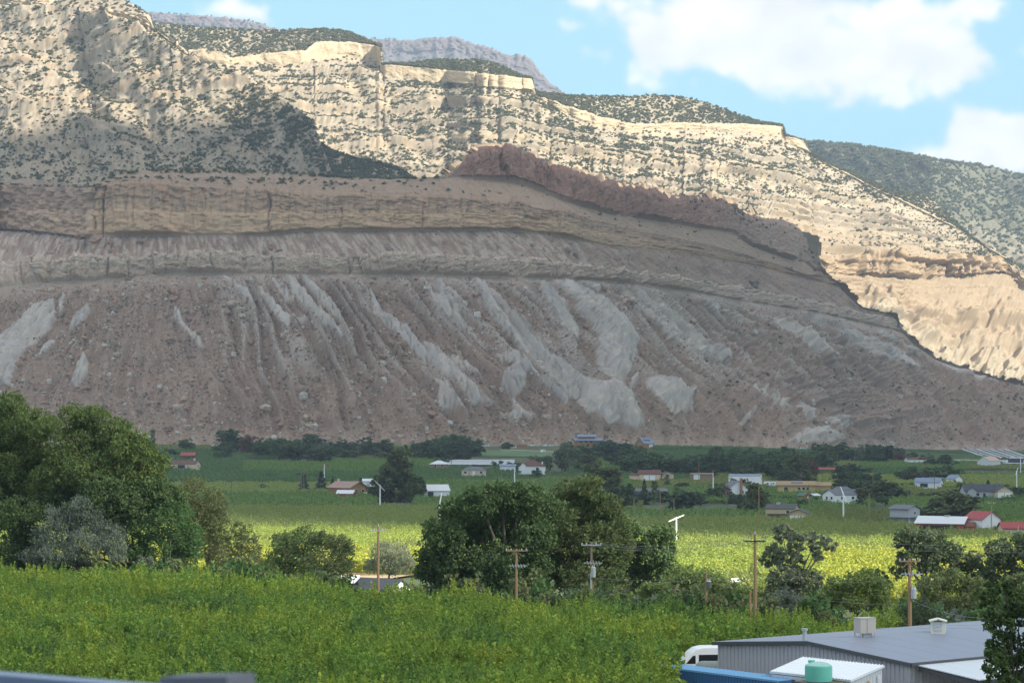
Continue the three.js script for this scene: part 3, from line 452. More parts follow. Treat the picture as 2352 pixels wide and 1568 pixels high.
// ---- scrub junipers on the hills
reseed(301);
const juniperGeo = Array.from({ length: 5 }, (_, v) => {
  const l = new Leaves(); const col = [[0.165, 0.185, 0.105], [0.145, 0.17, 0.105], [0.205, 0.21, 0.12], [0.125, 0.15, 0.10], [0.24, 0.23, 0.15]][v];
  for (let k = 0; k < 9; k++) { const a = rr(0, 6.28), q = rr(0, 0.7), y = rr(0.25, 1.15 - q * 0.6); l.clump(Math.cos(a) * q, y, Math.sin(a) * q, 0.42, 13, 0.34, col); }
  return l.geo();
});
const M4 = new THREE.Matrix4(), Q = new THREE.Quaternion(), UPV = V(0, 1, 0);
function scatter(list, geos, material, o) {                                 // list of {p, s, v}: the largest in the photo one by one, the rest as one object
  list.sort((a, b) => b.s / -b.p.z - a.s / -a.p.z);
  list.slice(0, o.single).forEach((e) => { const m = mesh(o.name, geos[e.v % geos.length], material); m.position.copy(e.p); m.rotation.y = e.a; m.scale.set(e.s, e.s * e.h, e.s); if (e.tilt) m.rotation.set(e.tilt, e.a, -e.tilt * 0.6); tag(m, o.label, o.category, o.group); });
  const rest = list.slice(o.single), byV = geos.map(() => []);
  rest.forEach((e) => byV[e.v % geos.length].push(e));
  const holder = new THREE.Group(); holder.name = numbered(o.rest); holder.userData = { kind: 'stuff', label: o.restLabel, category: o.category };
  byV.forEach((es, v) => { if (!es.length) return; const im = new THREE.InstancedMesh(geos[v], material, es.length); es.forEach((e, i) => { Q.setFromAxisAngle(UPV, e.a); M4.compose(e.p, Q, V(e.s, e.s * e.h, e.s)); im.setMatrixAt(i, M4); if (e.c) im.setColorAt(i, e.c); }); im.name = o.part || o.rest + '_part'; im.userData = { kind: 'stuff' }; casts(im); holder.add(im); });
  if (rest.length) scene.add(holder);
}
{
  const list = [], try_ = (T, n, seg0, seg1, size, prob) => { for (let i = 0; i < n; i++) { const r0 = T.starts[seg0], r1 = T.starts[seg1] + T.R[seg1] * 1.0, s = T.spot(rnd(), rr(r0, r1)); if (rnd() < prob(s)) { const sc = size(s) * rr(0.6, 1.25); s.p.y -= 0.15 * sc; list.push({ p: s.p, s: sc, h: rr(0.8, 1.15), a: rr(0, 6.28), v: Math.floor(rnd() * 5) }); } } };
  const patch = (s, k = 1) => sstep(-0.28, 0.35, fbm(s.xd / 60 * k + 3, s.yd / 32 * k, 3));
  try_(spur, 30000, 0, 0, () => 2.0 + 2.2 * rnd() ** 4, (s) => (0.12 + 0.75 * patch(s)) * (s.yd > 300 && s.xd > 520 ? 1.25 : 0.8));
  for (const cr of crests) for (let i = 0; i < 5200; i++) { const s = spur.spot(rnd(), rr(0, spur.R[0])), [d, sd] = ridgeDist(cr.p, s.xd, s.yd); if (sd > 0 && d > 3 && d < cr.w * 0.62 && rnd() < 0.55) list.push({ p: s.p, s: 3.0 * rr(0.6, 1.2), h: 1, a: rr(0, 6.28), v: Math.floor(rnd() * 5) }); }
  try_(spur, 500, 1, 1, () => 2.6, (s) => 0.25); try_(spur, 700, 2, 2, () => 3, () => 0.7);
  try_(ridge, 52000, 2, 2, () => 2.1 + 2.8 * rnd() ** 4, (s) => (s.xd > 1750 && s.yd > 470 ? 0.12 : 0.16 + 0.72 * patch(s)) * (0.6 + 0.4 * s.t));
  try_(ridge, 700, 3, 3, () => 3.2, () => 0.55); try_(ridge, 160, 4, 4, () => 2.4, () => 0.3);
  try_(ridge, 10000, 5, 5, () => 3.6, (s) => 0.6 + 0.4 * patch(s)); try_(ridge, 380, 0, 0, () => 2.2, (s) => s.xd > 1900 ? 0.25 : 0);
  for (let i = 0; i < 1200; i++) { const s = ridge.spot(rnd(), ridge.starts[6] + rnd() * 2.0); list.push({ p: s.p, s: 3.4 * rr(0.6, 1.2), h: 1, a: rr(0, 6.28), v: Math.floor(rnd() * 5) }); }
  for (let i = 0; i < 500; i++) { const s = spur.spot(rnd(), spur.starts[3] + rnd() * 2.0); list.push({ p: s.p, s: 3.2 * rr(0.6, 1.2), h: 1, a: rr(0, 6.28), v: Math.floor(rnd() * 5) }); }
  try_(greenHill, 7000, 0, 0, () => 5.6, (s) => s.yd - greenTop(s.xd) > 100 + 0.12 * (s.xd - 1900) ? 0.6 : 0.98);
  for (let i = 0; i < 500; i++) { const s = greenHill.spot(rnd(), greenHill.starts[1] + rnd() * 1.5); list.push({ p: s.p, s: 6 * rr(0.6, 1.2), h: 1.1, a: rr(0, 6.28), v: Math.floor(rnd() * 5) }); }
  try_(farMesa, 1500, 0, 0, () => 7, (s) => patch(s, 1.4)); try_(farMesa, 500, 1, 1, () => 5, (s) => 0.5 * patch(s, 2));
  for (let i = 0; i < 380; i++) { const s = farMesa.spot(rnd(), farMesa.starts[2] + rnd() * 1.0); list.push({ p: s.p, s: 4.5 * rr(0.6, 1.3), h: 1.7, a: rr(0, 6.28), v: Math.floor(rnd() * 5) }); }
  try_(mesa, 1500, 4, 4, () => 2.6, (s) => (s.xd < 1000 ? 0.35 * sstep(0.1, 0.6, s.t) : 0.04));
  for (let i = 0; i < 420; i++) { const s = mesa.spot(rnd(), mesa.starts[5] + mesa.R[5] * rr(0.5, 1)); if ((s.xd > 230 && s.xd < 1010) || s.xd > 1560) list.push({ p: s.p, s: 2.6 * rr(0.6, 1.3), h: 0.95, a: rr(0, 6.28), v: Math.floor(rnd() * 5) }); }
  for (let i = 0; i < 2600; i++) { const s = mesa.spot(rnd(), mesa.R[0] * rr(0.05, 0.75)); if (s.xd > 1460 && rnd() < 0.6 * patch(s) * sstep(1460, 2000, s.xd) && shaleAt(s.xd, s.yd) < -3) list.push({ p: s.p, s: 3.2 * rr(0.5, 1.1), h: 1, a: rr(0, 6.28), v: Math.floor(rnd() * 5) }); }
  scatter(list, juniperGeo, leafMat, { single: 300, name: 'juniper', label: 'dark juniper bush scattered on the dry hillsides', category: 'juniper', group: 'junipers dotting the hills', rest: 'juniper_scrub', restLabel: 'juniper scrub dotting the hills', part: 'scrub' });
}
// ---- boulders and sage on the mesa's talus
reseed(417);
const rockGeo = Array.from({ length: 6 }, (_, v) => { const g = new THREE.IcosahedronGeometry(1, 1), p = g.attributes.position; for (let i = 0; i < p.count; i++) { const x = p.getX(i), y = p.getY(i), z = p.getZ(i), k = 1 + 0.35 * n3(x * 1.1 + v * 7, y * 1.1, z * 1.1), sq = Math.max(Math.abs(x), Math.abs(y) * 1.1, Math.abs(z)); p.setXYZ(i, x * k / (0.35 + 0.65 * sq) * 0.85, y * k / (0.35 + 0.65 * sq) * (0.55 + 0.1 * v), z * k / (0.35 + 0.65 * sq) * 0.8); } g.deleteAttribute('uv'); g.computeVertexNormals(); return g; });
{
  const tones = [[0.36, 0.25, 0.175], [0.31, 0.195, 0.14], [0.38, 0.3, 0.235], [0.2, 0.15, 0.12], [0.48, 0.44, 0.40], [0.3, 0.215, 0.165]];
  rockGeo.forEach((g, v) => { const c = new Float32Array(g.attributes.position.count * 3); for (let i = 0; i < c.length; i += 3) { const k = rr(0.9, 1.1); c[i] = tones[v][0] * k; c[i + 1] = tones[v][1] * k; c[i + 2] = tones[v][2] * k; } g.setAttribute('color', new THREE.BufferAttribute(c, 3)); });
  const list = [];
  for (let i = 0; i < 34000; i++) {
    const s = mesa.spot(rnd(), mesa.R[0] * Math.pow(rnd(), 0.8) * 0.98), d = shaleAt(s.xd, s.yd);
    if (d > 1 && rnd() < 0.93) continue; if (rnd() > 0.35 + 0.9 * sstep(-0.3, 0.3, fbm(s.xd / 90, s.yd / 60, 3))) continue;
    const sc = 0.6 * Math.pow(rnd(), -0.33) * (1 + 0.5 * sstep(0.25, 0.0, s.t)); list.push({ p: s.p, s: Math.min(sc, 4.2), h: rr(0.7, 1.1), a: rr(0, 6.28), v: Math.floor(rnd() * 6), tilt: rr(-.4, .4) });
  }
  for (let i = 0; i < 900; i++) { const s = mesa.spot(rnd(), mesa.starts[2] + mesa.R[2] * rnd()); list.push({ p: s.p, s: 0.6 * Math.pow(rnd(), -0.32), h: 0.9, a: rr(0, 6.28), v: Math.floor(rnd() * 6), tilt: rr(-.4, .4) }); }
  for (let i = 0; i < 500; i++) { const s = mesa.spot(rnd(), mesa.starts[4] + mesa.R[4] * rnd()); list.push({ p: s.p, s: 0.6 * Math.pow(rnd(), -0.3), h: 0.9, a: rr(0, 6.28), v: Math.floor(rnd() * 6), tilt: rr(-.4, .4) }); }
  const byD = (xd, yd, size, v) => { const T = mesa; let best = null; for (let k = 0; k < 1; k++) { const fi = (xd - T.X[0]) / (T.X[T.X.length - 1] - T.X[0]); let lo = 0, hi = T.total - 20; for (let r = 0; r < hi; r++) { const s = T.spot(fi, r); if (s.yd <= yd) { best = s; break; } } } if (best) list.push({ p: best.p, s: size, h: rr(0.8, 1.1), a: rr(0, 6.28), v, tilt: rr(-.3, .3) }); };
  for (const [x, y, s, v] of [[195, 545, 9, 1], [218, 558, 10, 1], [255, 580, 6, 1], [322, 562, 5, 3], [626, 570, 7, 1], [606, 583, 4, 3], [640, 578, 5, 1], [893, 577, 6, 3], [107, 678, 5, 1], [300, 640, 5, 1], [292, 645, 4, 3], [395, 683, 6, 1], [398, 702, 8, 1], [535, 712, 9, 2], [550, 727, 7, 2], [225, 788, 5, 1], [45, 865, 6, 1], [55, 845, 5, 1], [420, 945, 7, 1], [410, 960, 8, 2], [430, 962, 6, 1], [610, 958, 8, 2], [648, 790, 4, 4], [535, 822, 4, 4], [875, 690, 6, 1], [832, 652, 5, 1], [960, 650, 6, 1], [1088, 707, 5, 1], [1090, 762, 6, 4], [1060, 727, 5, 4], [1133, 675, 6, 1], [1255, 745, 5, 1], [1190, 730, 5, 2], [875, 898, 6, 4], [990, 965, 7, 1], [995, 978, 6, 1], [1150, 985, 6, 2], [1300, 580, 6, 3], [1320, 588, 5, 3], [1405, 720, 5, 1], [1340, 770, 5, 1], [1620, 960, 6, 3], [700, 960, 6, 2], [725, 962, 5, 1], [640, 975, 5, 1]]) byD(x, y, s * 0.72, v);
  scatter(list, rockGeo, vmat(0.95), { single: 300, name: 'boulder', label: 'fallen sandstone boulder lying on the shaded talus', category: 'boulder', group: 'boulders on the talus slope', rest: 'talus_rubble', restLabel: 'loose rubble on the talus slope', part: 'rubble' });
  const sage = []; for (let i = 0; i < 11000; i++) { const s = mesa.spot(rnd(), mesa.R[0] * Math.pow(rnd(), 0.75) * 0.9); if (shaleAt(s.xd, s.yd) > -2 || rnd() > sstep(-0.35, 0.25, fbm(s.xd / 110 + 9, s.yd / 70, 3))) continue; sage.push({ p: s.p, s: rr(0.6, 1.5), h: 0.8, a: rr(0, 6.28), v: Math.floor(rnd() * 5) }); }
  scatter(sage, juniperGeo, leafMat, { single: 0, name: 'sagebrush', label: '', category: 'shrub', group: '', rest: 'sagebrush', restLabel: 'low dark brush on the talus slope', part: 'brush' });
}

// ---------------------------------------------------------------- orchards
reseed(523);
const peach = (shoots, per, leaf, body, bodyLeaf, col, col2) => {           // a vase-shaped peach tree with upright leafy shoots, 4 m high
  const l = new Leaves(), mixed = () => { const t = rnd(); return [lerp(col[0], col2[0], t), lerp(col[1], col2[1], t), lerp(col[2], col2[2], t)]; };
  for (let k = 0; k < shoots; k++) {
    const a = rr(0, 6.28), q = 1.75 * Math.sqrt(rnd()), y0 = 2.75 - 0.5 * q + rr(-.5, .2), len = rr(0.8, 2.1) * (1.1 - 0.2 * q), w = rr(0.26, 0.46), d = V(Math.cos(a) * 0.2 * q, 1, Math.sin(a) * 0.2 * q).normalize(), c = mixed();
    for (let j = 0; j < per; j++) { const t = Math.pow(rnd(), 1.1), f = w * (1.15 - t), b = rr(0, 6.28), e = f * Math.sqrt(rnd()); l.add(Math.cos(a) * q + d.x * len * t + Math.cos(b) * e, y0 + d.y * len * t, Math.sin(a) * q + d.z * len * t + Math.sin(b) * e, leaf * rr(.7, 1.2), c, null, 0.75); }
  }
  for (let k = 0; k < body; k++) { const a = rr(0, 6.28), y = rr(0.9, 3.1), q = Math.sqrt(rr(0.25, 1)) * lerp(1.1, 1.85, sstep(0.8, 2.4, y)); l.add(Math.cos(a) * q, y, Math.sin(a) * q, bodyLeaf * rr(.7, 1.3), mixed(), null, 0.7); }
  return l.geo();
};
const YG = [[[0.34, 0.41, 0.052], [0.27, 0.37, 0.05]], [[0.22, 0.34, 0.052], [0.17, 0.295, 0.05]], [[0.28, 0.375, 0.05], [0.22, 0.33, 0.05]], [[0.165, 0.275, 0.052], [0.12, 0.22, 0.046]]];
const nearPeach = YG.map(([a, b]) => peach(32, 52, 0.195, 260, 0.32, a, b));
const midCols = { bright: [[0.46, 0.51, 0.11], [0.34, 0.43, 0.095]], yellow: [[0.53, 0.54, 0.095], [0.42, 0.48, 0.09]], olive: [[0.36, 0.40, 0.115], [0.26, 0.335, 0.10]], green: [[0.22, 0.33, 0.085], [0.155, 0.265, 0.072]], dark: [[0.135, 0.235, 0.082], [0.105, 0.185, 0.07]], rust: [[0.26, 0.29, 0.085], [0.2, 0.25, 0.078]] };
const midPeach = {}, farPeach = {};
for (const k in midCols) { midPeach[k] = [peach(24, 12, 0.34, 190, 0.5, ...midCols[k]), peach(20, 13, 0.36, 190, 0.5, ...midCols[k])]; farPeach[k] = [peach(12, 4, 0.66, 46, 0.85, ...midCols[k])]; }
const peachTrunk = mergeGeometries([limb([V(0, -0.1, 0), V(0.05, 0.5, 0), V(0.1, 0.9, 0.05)], 0.13, 0.1), limb([V(0.05, 0.7, 0), V(0.5, 1.5, 0.2), V(0.9, 2.4, 0.3)], 0.08, 0.04), limb([V(0.05, 0.7, 0), V(-0.5, 1.5, 0.3), V(-0.9, 2.4, 0.4)], 0.08, 0.04), limb([V(0.05, 0.7, 0), V(0.1, 1.5, -0.6), V(0.2, 2.4, -0.9)], 0.08, 0.04)]);
const keepOut = [];                                                         // [x, z, radius] around buildings and yards
const blocked = (x, z) => keepOut.some(([a, b, r]) => (x - a) ** 2 + (z - b) ** 2 < r * r);
const orchardRest = new THREE.Group(); orchardRest.name = 'peach_orchard'; orchardRest.userData = { kind: 'stuff', label: 'peach orchards covering the valley floor', category: 'orchard' };
const piles = new Map();                                                    // geometry -> matrices
function plant(geo, x, z, s, h) { if (!piles.has(geo)) piles.set(geo, []); Q.setFromAxisAngle(UPV, rr(0, 6.28)); piles.get(geo).push(new THREE.Matrix4().compose(V(x, groundY(x, z) - 0.1, z), Q, V(s, s * h, s))); }
function plantOrchards() {
  // near block, rows along its far hedge
  const edge = L([[-400, 372], [0, 347], [500, 317], [900, 283], [1200, 266], [1500, 249], [1900, 229], [2066, 222], [2068, 0], [3000, 0]]), list = [], dir = V(130, 0, 123).normalize(), cross = V(-dir.z, 0, dir.x);
  for (let i = -95; i < 95; i++) for (let j = -62; j < 62; j++) {
    const x = -10 + dir.x * i * 3.3 + cross.x * j * 4.9 + rr(-.35, .35), z = -250 + dir.z * i * 3.3 + cross.z * j * 4.9 + rr(-.35, .35), D = -z, xd = bearing(x, D);
    if (D < 118 || xd < -90 || xd > 2070 || D > edge(xd) || (xd > 1530 + 3 * n2(D / 8, 1) && D < 204)) continue;
    const tone = 0.55 * n2(x / 34, z / 34) + 0.35 * n2(x / 9, z / 9) + rr(-.55, .55), v = tone > 0.45 ? 0 : tone > 0.0 ? 2 : tone > -0.45 ? 1 : 3;
    list.push({ x, z, D, v, s: rr(0.8, 1.18), h: rr(0.85, 1.15) });
  }
  list.sort((a, b) => a.D - b.D);
  const seen = list.filter((e) => Math.abs(bearing(e.x, e.D) - 1176) < 1190 && e.D > 148).slice(0, 300), one = new Set(seen);
  for (const e of list) {
    if (!one.has(e)) { plant(nearPeach[e.v], e.x, e.z, e.s, e.h); continue; }
    const t = thing('peach_tree', 'peach tree in the near rows of the foreground orchard', 'peach tree', [e.x, groundY(e.x, e.z), e.z], rr(0, 6.28), 'peach trees of the foreground orchard'); t.scale.set(e.s, e.s * e.h, e.s);
    mesh('trunk', peachTrunk, barkDark, t); mesh('crown', nearPeach[e.v], leafMat, t);
  }
  // blocks across the valley: [bearing from, to, distance from, to, kind, height]
  const blocks = [
    [-260, 640, 395, 492, 'yellow', 1], [650, 1440, 395, 486, 'yellow', 1], [1440, 1900, 310, 470, 'bright', 1], [1900, 2640, 300, 470, 'yellow', 1], [-260, 1420, 498, 690, 'bright', .95], [1420, 2640, 478, 600, 'bright', 1], [-260, 560, 696, 900, 'olive', .9], [560, 1130, 696, 905, 'olive', .92], [1130, 1420, 696, 800, 'olive', .9],
    [1420, 1900, 606, 780, 'olive', 1], [1900, 2640, 606, 730, 'olive', 1], [1420, 1760, 786, 860, 'green', 1], [1880, 2060, 735, 850, 'rust', 1], [2060, 2640, 860, 960, 'green', 1], [2260, 2640, 740, 850, 'green', 1],
    [380, 860, 925, 1070, 'green', 1.05], [960, 1340, 925, 1100, 'green', 1], [380, 870, 1080, 1250, 'olive', .95], [960, 1300, 1110, 1300, 'green', .95], [1450, 1680, 1000, 1160, 'green', .9], [1790, 2000, 950, 1090, 'green', 1], [2050, 2190, 880, 1000, 'green', 1], [2170, 2640, 980, 1060, 'dark', 1],
    [380, 900, 1262, 1420, 'dark', 1.05], [960, 1180, 1310, 1420, 'dark', .8], [1190, 1450, 1160, 1300, 'green', 1], [1880, 2640, 1180, 1420, 'olive', 1], [1880, 2200, 1425, 1560, 'dark', .9], [560, 900, 1440, 1600, 'green', 1], [380, 560, 1450, 1690, 'dark', 1], [1130, 1260, 1440, 1560, 'dark', .7], [1330, 1620, 1700, 1980, 'dark', .45], [1560, 1900, 1760, 2080, 'dark', .45], [560, 1000, 1760, 1900, 'green', .4], [1440, 1620, 1330, 1420, 'dark', .8], [2190, 2640, 1425, 1500, 'green', .9],
  ];
  for (const [a, b, d0, d1, kind, hh] of blocks) {
    const turn = (hash(Math.round(a + d0), 3) - 0.5) * 0.25, near = d0 < 760;
    for (let D = d0; D < d1; D += 4.6) for (let X = side(a, 976) * D; X < side(b, 976) * D; X += near ? 2.9 : 3.4) {
      const x = X + rr(-.5, .5), z = -(D + (X - side((a + b) / 2, 976) * D) * turn) + rr(-.4, .4); if (blocked(x, z) || rnd() < 0.03) continue;
      const tone = n2(x / 60, z / 60); plant(near ? midPeach[kind === 'bright' && tone < -0.45 ? 'olive' : kind][rnd() < .5 ? 0 : 1] : farPeach[kind][0], x, z, rr(0.85, 1.12) * lerp(1, hh, .5), rr(0.85, 1.12) * lerp(1, hh, .6));
    }
  }
  for (let D = 600, r = 0; D < 3000; D += 5.2, r++) for (let xd = -160; xd < 2560; xd += 3.6 / perD(D)) {   // the rest of the valley floor: younger or duller rows
    if (D > footOf(xd)[0] - 40 || (xd > 1086 && xd < 1290 && D > 1480)) continue;
    const field = hash(Math.floor((xd + 200 * hash(Math.floor(D / 170), 1)) / 260), Math.floor(D / 170)); if (field < 0.16 || blocks.some(([a, b, d0, d1]) => xd > a - 6 && xd < b + 6 && D > d0 - 6 && D < d1 + 6)) continue;
    const x = side(xd, 1050) * D + rr(-.5, .5), z = -D + rr(-.4, .4); if (blocked(x, z) || rnd() < 0.04) continue;
    const kind = field < 0.5 ? 'dark' : field < 0.85 ? 'green' : 'rust', h = field < 0.4 ? 0.5 : 0.85; plant(farPeach[kind][0], x, z, rr(0.85, 1.1) * lerp(1, h, .5), rr(0.85, 1.1) * h);
  }
  for (const [geo, ms] of piles) { const im = new THREE.InstancedMesh(geo, leafMat, ms.length); ms.forEach((m, i) => im.setMatrixAt(i, m)); im.name = 'orchard_rows'; im.userData = { kind: 'stuff' }; orchardRest.add(casts(im)); }
  scene.add(orchardRest);
}

// ---------------------------------------------------------------- the tree belt behind the near orchard
const GREEN = { cotton: [0.115, 0.185, 0.05], cottonLight: [0.175, 0.225, 0.055], olive: [0.165, 0.19, 0.075], silver: [0.19, 0.235, 0.18], dark: [0.085, 0.135, 0.05], lush: [0.095, 0.185, 0.055], bush: [0.22, 0.29, 0.085], grey: [0.165, 0.2, 0.125], pale: [0.30, 0.33, 0.22], pine: [0.065, 0.095, 0.045] };
const crownMat = leafMat;
function bigTree(name, label, category, xd, D, lobes, col, o = {}) {
  const X = side(xd, 1200) * D, base = groundY(X, -D), k = perD(D), t = thing(name, label, category, [X, base, -D], 0, o.group), l = new Leaves(), s = o.leaf || 0.34, limbs = [], c2 = o.col2 || col;
  const loc = lobes.map(([x, y, rx, ry]) => ({ p: V((x - xd) * k, CAM_Y + rise(y) * D - base, rr(-1, 1) * (o.depth ?? 2.2)), rx: rx * k, ry: ry * k }));
  for (const e of loc) {
    const rz = (e.rx + e.ry) * 0.5, area = 4 * Math.PI * Math.pow((e.rx * e.ry * rz) ** 2, 1 / 3), cr = Math.min(0.85, 0.34 * (e.rx + e.ry) / 2 + 0.12) * (o.clump || 1), per = 22, n = Math.max(6, Math.round(area * (o.dense || 1.15) * 1.3 / (0.5 * s * s) / per));
    for (let i = 0; i < n; i++) {
      const u = rr(-1, 1), a = rr(0, 6.283), q = Math.sqrt(1 - u * u), f = Math.pow(rnd(), 0.28) * rr(0.86, 1.12), t2 = clamp(0.5 + 0.5 * n2(e.p.x + i, e.p.y * 2) + rr(-.3, .3)), cc = [0, 1, 2].map((j) => lerp(col[j], c2[j], t2));
      l.clump(e.p.x + q * Math.cos(a) * e.rx * f, Math.max(0.3, e.p.y + u * e.ry * f), e.p.z + q * Math.sin(a) * rz * f, cr * rr(.6, 1.2), per, s, cc, { sweep: o.sweep, slim: o.slim });
    }
  }
  const low = Math.min(...loc.map((e) => e.p.y - e.ry)), forkY = Math.max(0.8, o.fork || low * 0.6 + 1.2), r0 = o.r || 0.4;
  const trunk = [limb([V(0, -0.4, 0), V(rr(-.2, .2), forkY * 0.5, 0), V(rr(-.3, .3), forkY, 0)], r0, r0 * 0.72, 8)];
  for (const e of loc) { const tip = e.p; limbs.push(limb([V(0, forkY * 0.9, 0), V(tip.x * 0.35, lerp(forkY, tip.y, 0.5), tip.z * 0.4), V(tip.x * 0.92, tip.y, tip.z * 0.9)], r0 * 0.5, r0 * 0.1, 5)); }
  const tm = mesh('trunk', mergeGeometries(trunk), o.bark || barkMat, t); mesh('branches', mergeGeometries(limbs), o.bark || barkMat, tm); mesh('crown', l.geo(), leafMat, t);
  return t;
}
reseed(611);
bigTree('cottonwood_tree', 'tall cottonwood at the left edge of the picture behind the near orchard', 'tree', 40, 356, [[20, 932, 40, 32], [75, 972, 50, 36], [5, 1000, 60, 45], [60, 1035, 60, 38], [-20, 950, 50, 40], [0, 1075, 60, 40], [-40, 1010, 60, 60], [30, 1110, 70, 35], [70, 1075, 60, 34], [-10, 1150, 70, 50], [90, 1130, 60, 40]], GREEN.cotton, { col2: GREEN.cottonLight, r: 0.7, depth: 3.5 });
bigTree('cottonwood_tree', 'broad cottonwood with bare lower limbs, second from the left edge', 'tree', 165, 350, [[165, 962, 46, 32], [215, 960, 42, 28], [255, 998, 54, 40], [180, 1015, 60, 38], [312, 1028, 50, 36], [348, 1062, 42, 36], [265, 1058, 60, 36], [120, 985, 36, 28], [340, 1105, 45, 30], [130, 1095, 50, 30], [190, 1085, 60, 38], [250, 1110, 60, 40], [150, 1050, 44, 34], [110, 1120, 50, 40], [300, 1085, 50, 40]], GREEN.cotton, { col2: GREEN.cottonLight, r: 0.75, depth: 3.5 });
bigTree('cottonwood_tree', 'lower dark cottonwood hanging over the silvery bush', 'tree', 315, 347, [[330, 1120, 56, 44], [372, 1140, 44, 40], [290, 1150, 60, 45], [240, 1120, 50, 35], [400, 1150, 34, 36], [215, 1165, 60, 36], [110, 1165, 60, 34], [40, 1180, 60, 40], [45, 1240, 60, 40], [160, 1140, 60, 40], [10, 1270, 60, 30], [260, 1190, 50, 40], [60, 1300, 60, 22]], GREEN.cotton, { col2: GREEN.dark, r: 0.5, depth: 3 });
bigTree('olive_bush', 'large silvery green bush in front of the cottonwoods', 'bush', 175, 342, [[188, 1165, 34, 26], [140, 1190, 44, 30], [205, 1198, 44, 34], [120, 1230, 46, 32], [200, 1245, 55, 32], [248, 1232, 40, 36], [272, 1268, 28, 22], [90, 1275, 45, 24], [330, 1288, 22, 14], [150, 1272, 60, 24]], GREEN.silver, { leaf: 0.28, slim: 0.5, r: 0.25, sweep: [-0.2, 0.5], depth: 1.4 });
bigTree('box_elder_tree', 'lush green drooping tree right of the silvery bush', 'tree', 390, 345, [[330, 1205, 46, 40], [395, 1185, 46, 40], [424, 1232, 42, 40], [365, 1255, 56, 38], [440, 1258, 26, 32], [310, 1270, 40, 30], [405, 1285, 44, 26]], GREEN.lush, { slim: 0.5, sweep: [0.6, -0.25], r: 0.35 });
bigTree('elm_tree', 'olive green tree at the right end of the left tree clump', 'tree', 478, 352, [[440, 1130, 34, 40], [488, 1162, 34, 40], [502, 1208, 30, 40], [468, 1238, 40, 40], [500, 1270, 34, 32], [450, 1180, 36, 40]], GREEN.olive, { sweep: [0.5, 0.3], slim: 0.55, dense: 1.0 });
bigTree('elm_tree', 'small airy tree against the bright field, left of the leaning elms', 'tree', 556, 332, [[555, 1218, 24, 22], [538, 1250, 32, 32], [572, 1262, 28, 34], [530, 1290, 34, 22], [588, 1292, 20, 22]], GREEN.olive, { dense: 0.75, sweep: [0.5, 0.4], slim: 0.5, r: 0.22 });
bigTree('elm_tree', 'wind-swept elm in the clump left of the white-gabled house', 'tree', 660, 316, [[650, 1252, 34, 30], [690, 1240, 38, 30], [640, 1290, 40, 32], [690, 1285, 44, 34], [625, 1312, 30, 20]], GREEN.lush, { col2: GREEN.olive, sweep: [0.6, 0.5], slim: 0.5 });
bigTree('elm_tree', 'darker wind-swept elm just left of the white-gabled house', 'tree', 750, 314, [[736, 1246, 34, 28], [775, 1256, 34, 28], [794, 1282, 24, 26], [735, 1290, 40, 32], [778, 1305, 34, 22], [800, 1256, 16, 16]], GREEN.olive, { col2: GREEN.dark, sweep: [0.7, 0.4], slim: 0.5 });
bigTree('willow_bush', 'pale sunlit willow bush behind the white-gabled house', 'bush', 895, 336, [[880, 1264, 28, 20], [906, 1274, 32, 26], [932, 1282, 22, 22], [868, 1295, 30, 20], [915, 1300, 38, 18], [850, 1300, 16, 16]], GREEN.pale, { leaf: 0.26, slim: 0.5, r: 0.18, sweep: [0.2, 0.6], depth: 1.2 });
bigTree('cottonwood_tree', 'huge dark cottonwood in the middle of the picture', 'tree', 1165, 287, [[1050, 1180, 46, 36], [1098, 1150, 48, 36], [1150, 1132, 46, 30], [1200, 1142, 50, 34], [1240, 1168, 46, 36], [1020, 1232, 50, 42], [1000, 1282, 42, 38], [1080, 1220, 60, 46], [1150, 1205, 66, 50], [1222, 1230, 56, 46], [1060, 1290, 66, 42], [1140, 1288, 66, 46], [1210, 1298, 56, 40], [984, 1312, 32, 26], [1040, 1330, 60, 28], [1150, 1335, 60, 28], [1215, 1340, 50, 24]], [0.10, 0.165, 0.052], { col2: [0.075, 0.13, 0.046], r: 0.8, leaf: 0.33, depth: 3, dense: 1.4 });
bigTree('cottonwood_tree', 'olive-topped cottonwood right of the huge dark one', 'tree', 1330, 294, [[1308, 1132, 38, 32], [1350, 1122, 42, 32], [1392, 1162, 38, 32], [1342, 1175, 52, 36], [1402, 1200, 46, 36], [1292, 1200, 46, 42], [1360, 1240, 64, 42], [1300, 1270, 56, 42], [1402, 1280, 46, 42], [1330, 1320, 56, 34], [1270, 1320, 50, 34], [1390, 1330, 50, 30], [1260, 1250, 44, 40], [1420, 1245, 40, 40]], [0.105, 0.165, 0.05], { col2: [0.13, 0.155, 0.06], r: 0.6, sweep: [0.35, 0.3], slim: 0.65, depth: 3, dense: 1.5 });
bigTree('cottonwood_tree', 'green cottonwood at the right end of the central tree clump', 'tree', 1480, 300, [[1440, 1220, 32, 32], [1482, 1242, 36, 28], [1520, 1226, 30, 24], [1540, 1252, 20, 28], [1500, 1270, 42, 38], [1442, 1290, 46, 42], [1522, 1300, 38, 32], [1470, 1330, 56, 32]], GREEN.cotton, { r: 0.5, col2: [0.11, 0.18, 0.07] });
bigTree('willow_bush', 'bright green bushes right of the transformer pole', 'bush', 1590, 264, [[1568, 1330, 42, 28], [1620, 1332, 42, 28], [1540, 1352, 36, 24], [1652, 1350, 32, 24], [1600, 1366, 48, 20], [1500, 1355, 34, 22]], GREEN.bush, { leaf: 0.27, r: 0.15, depth: 1.5 });
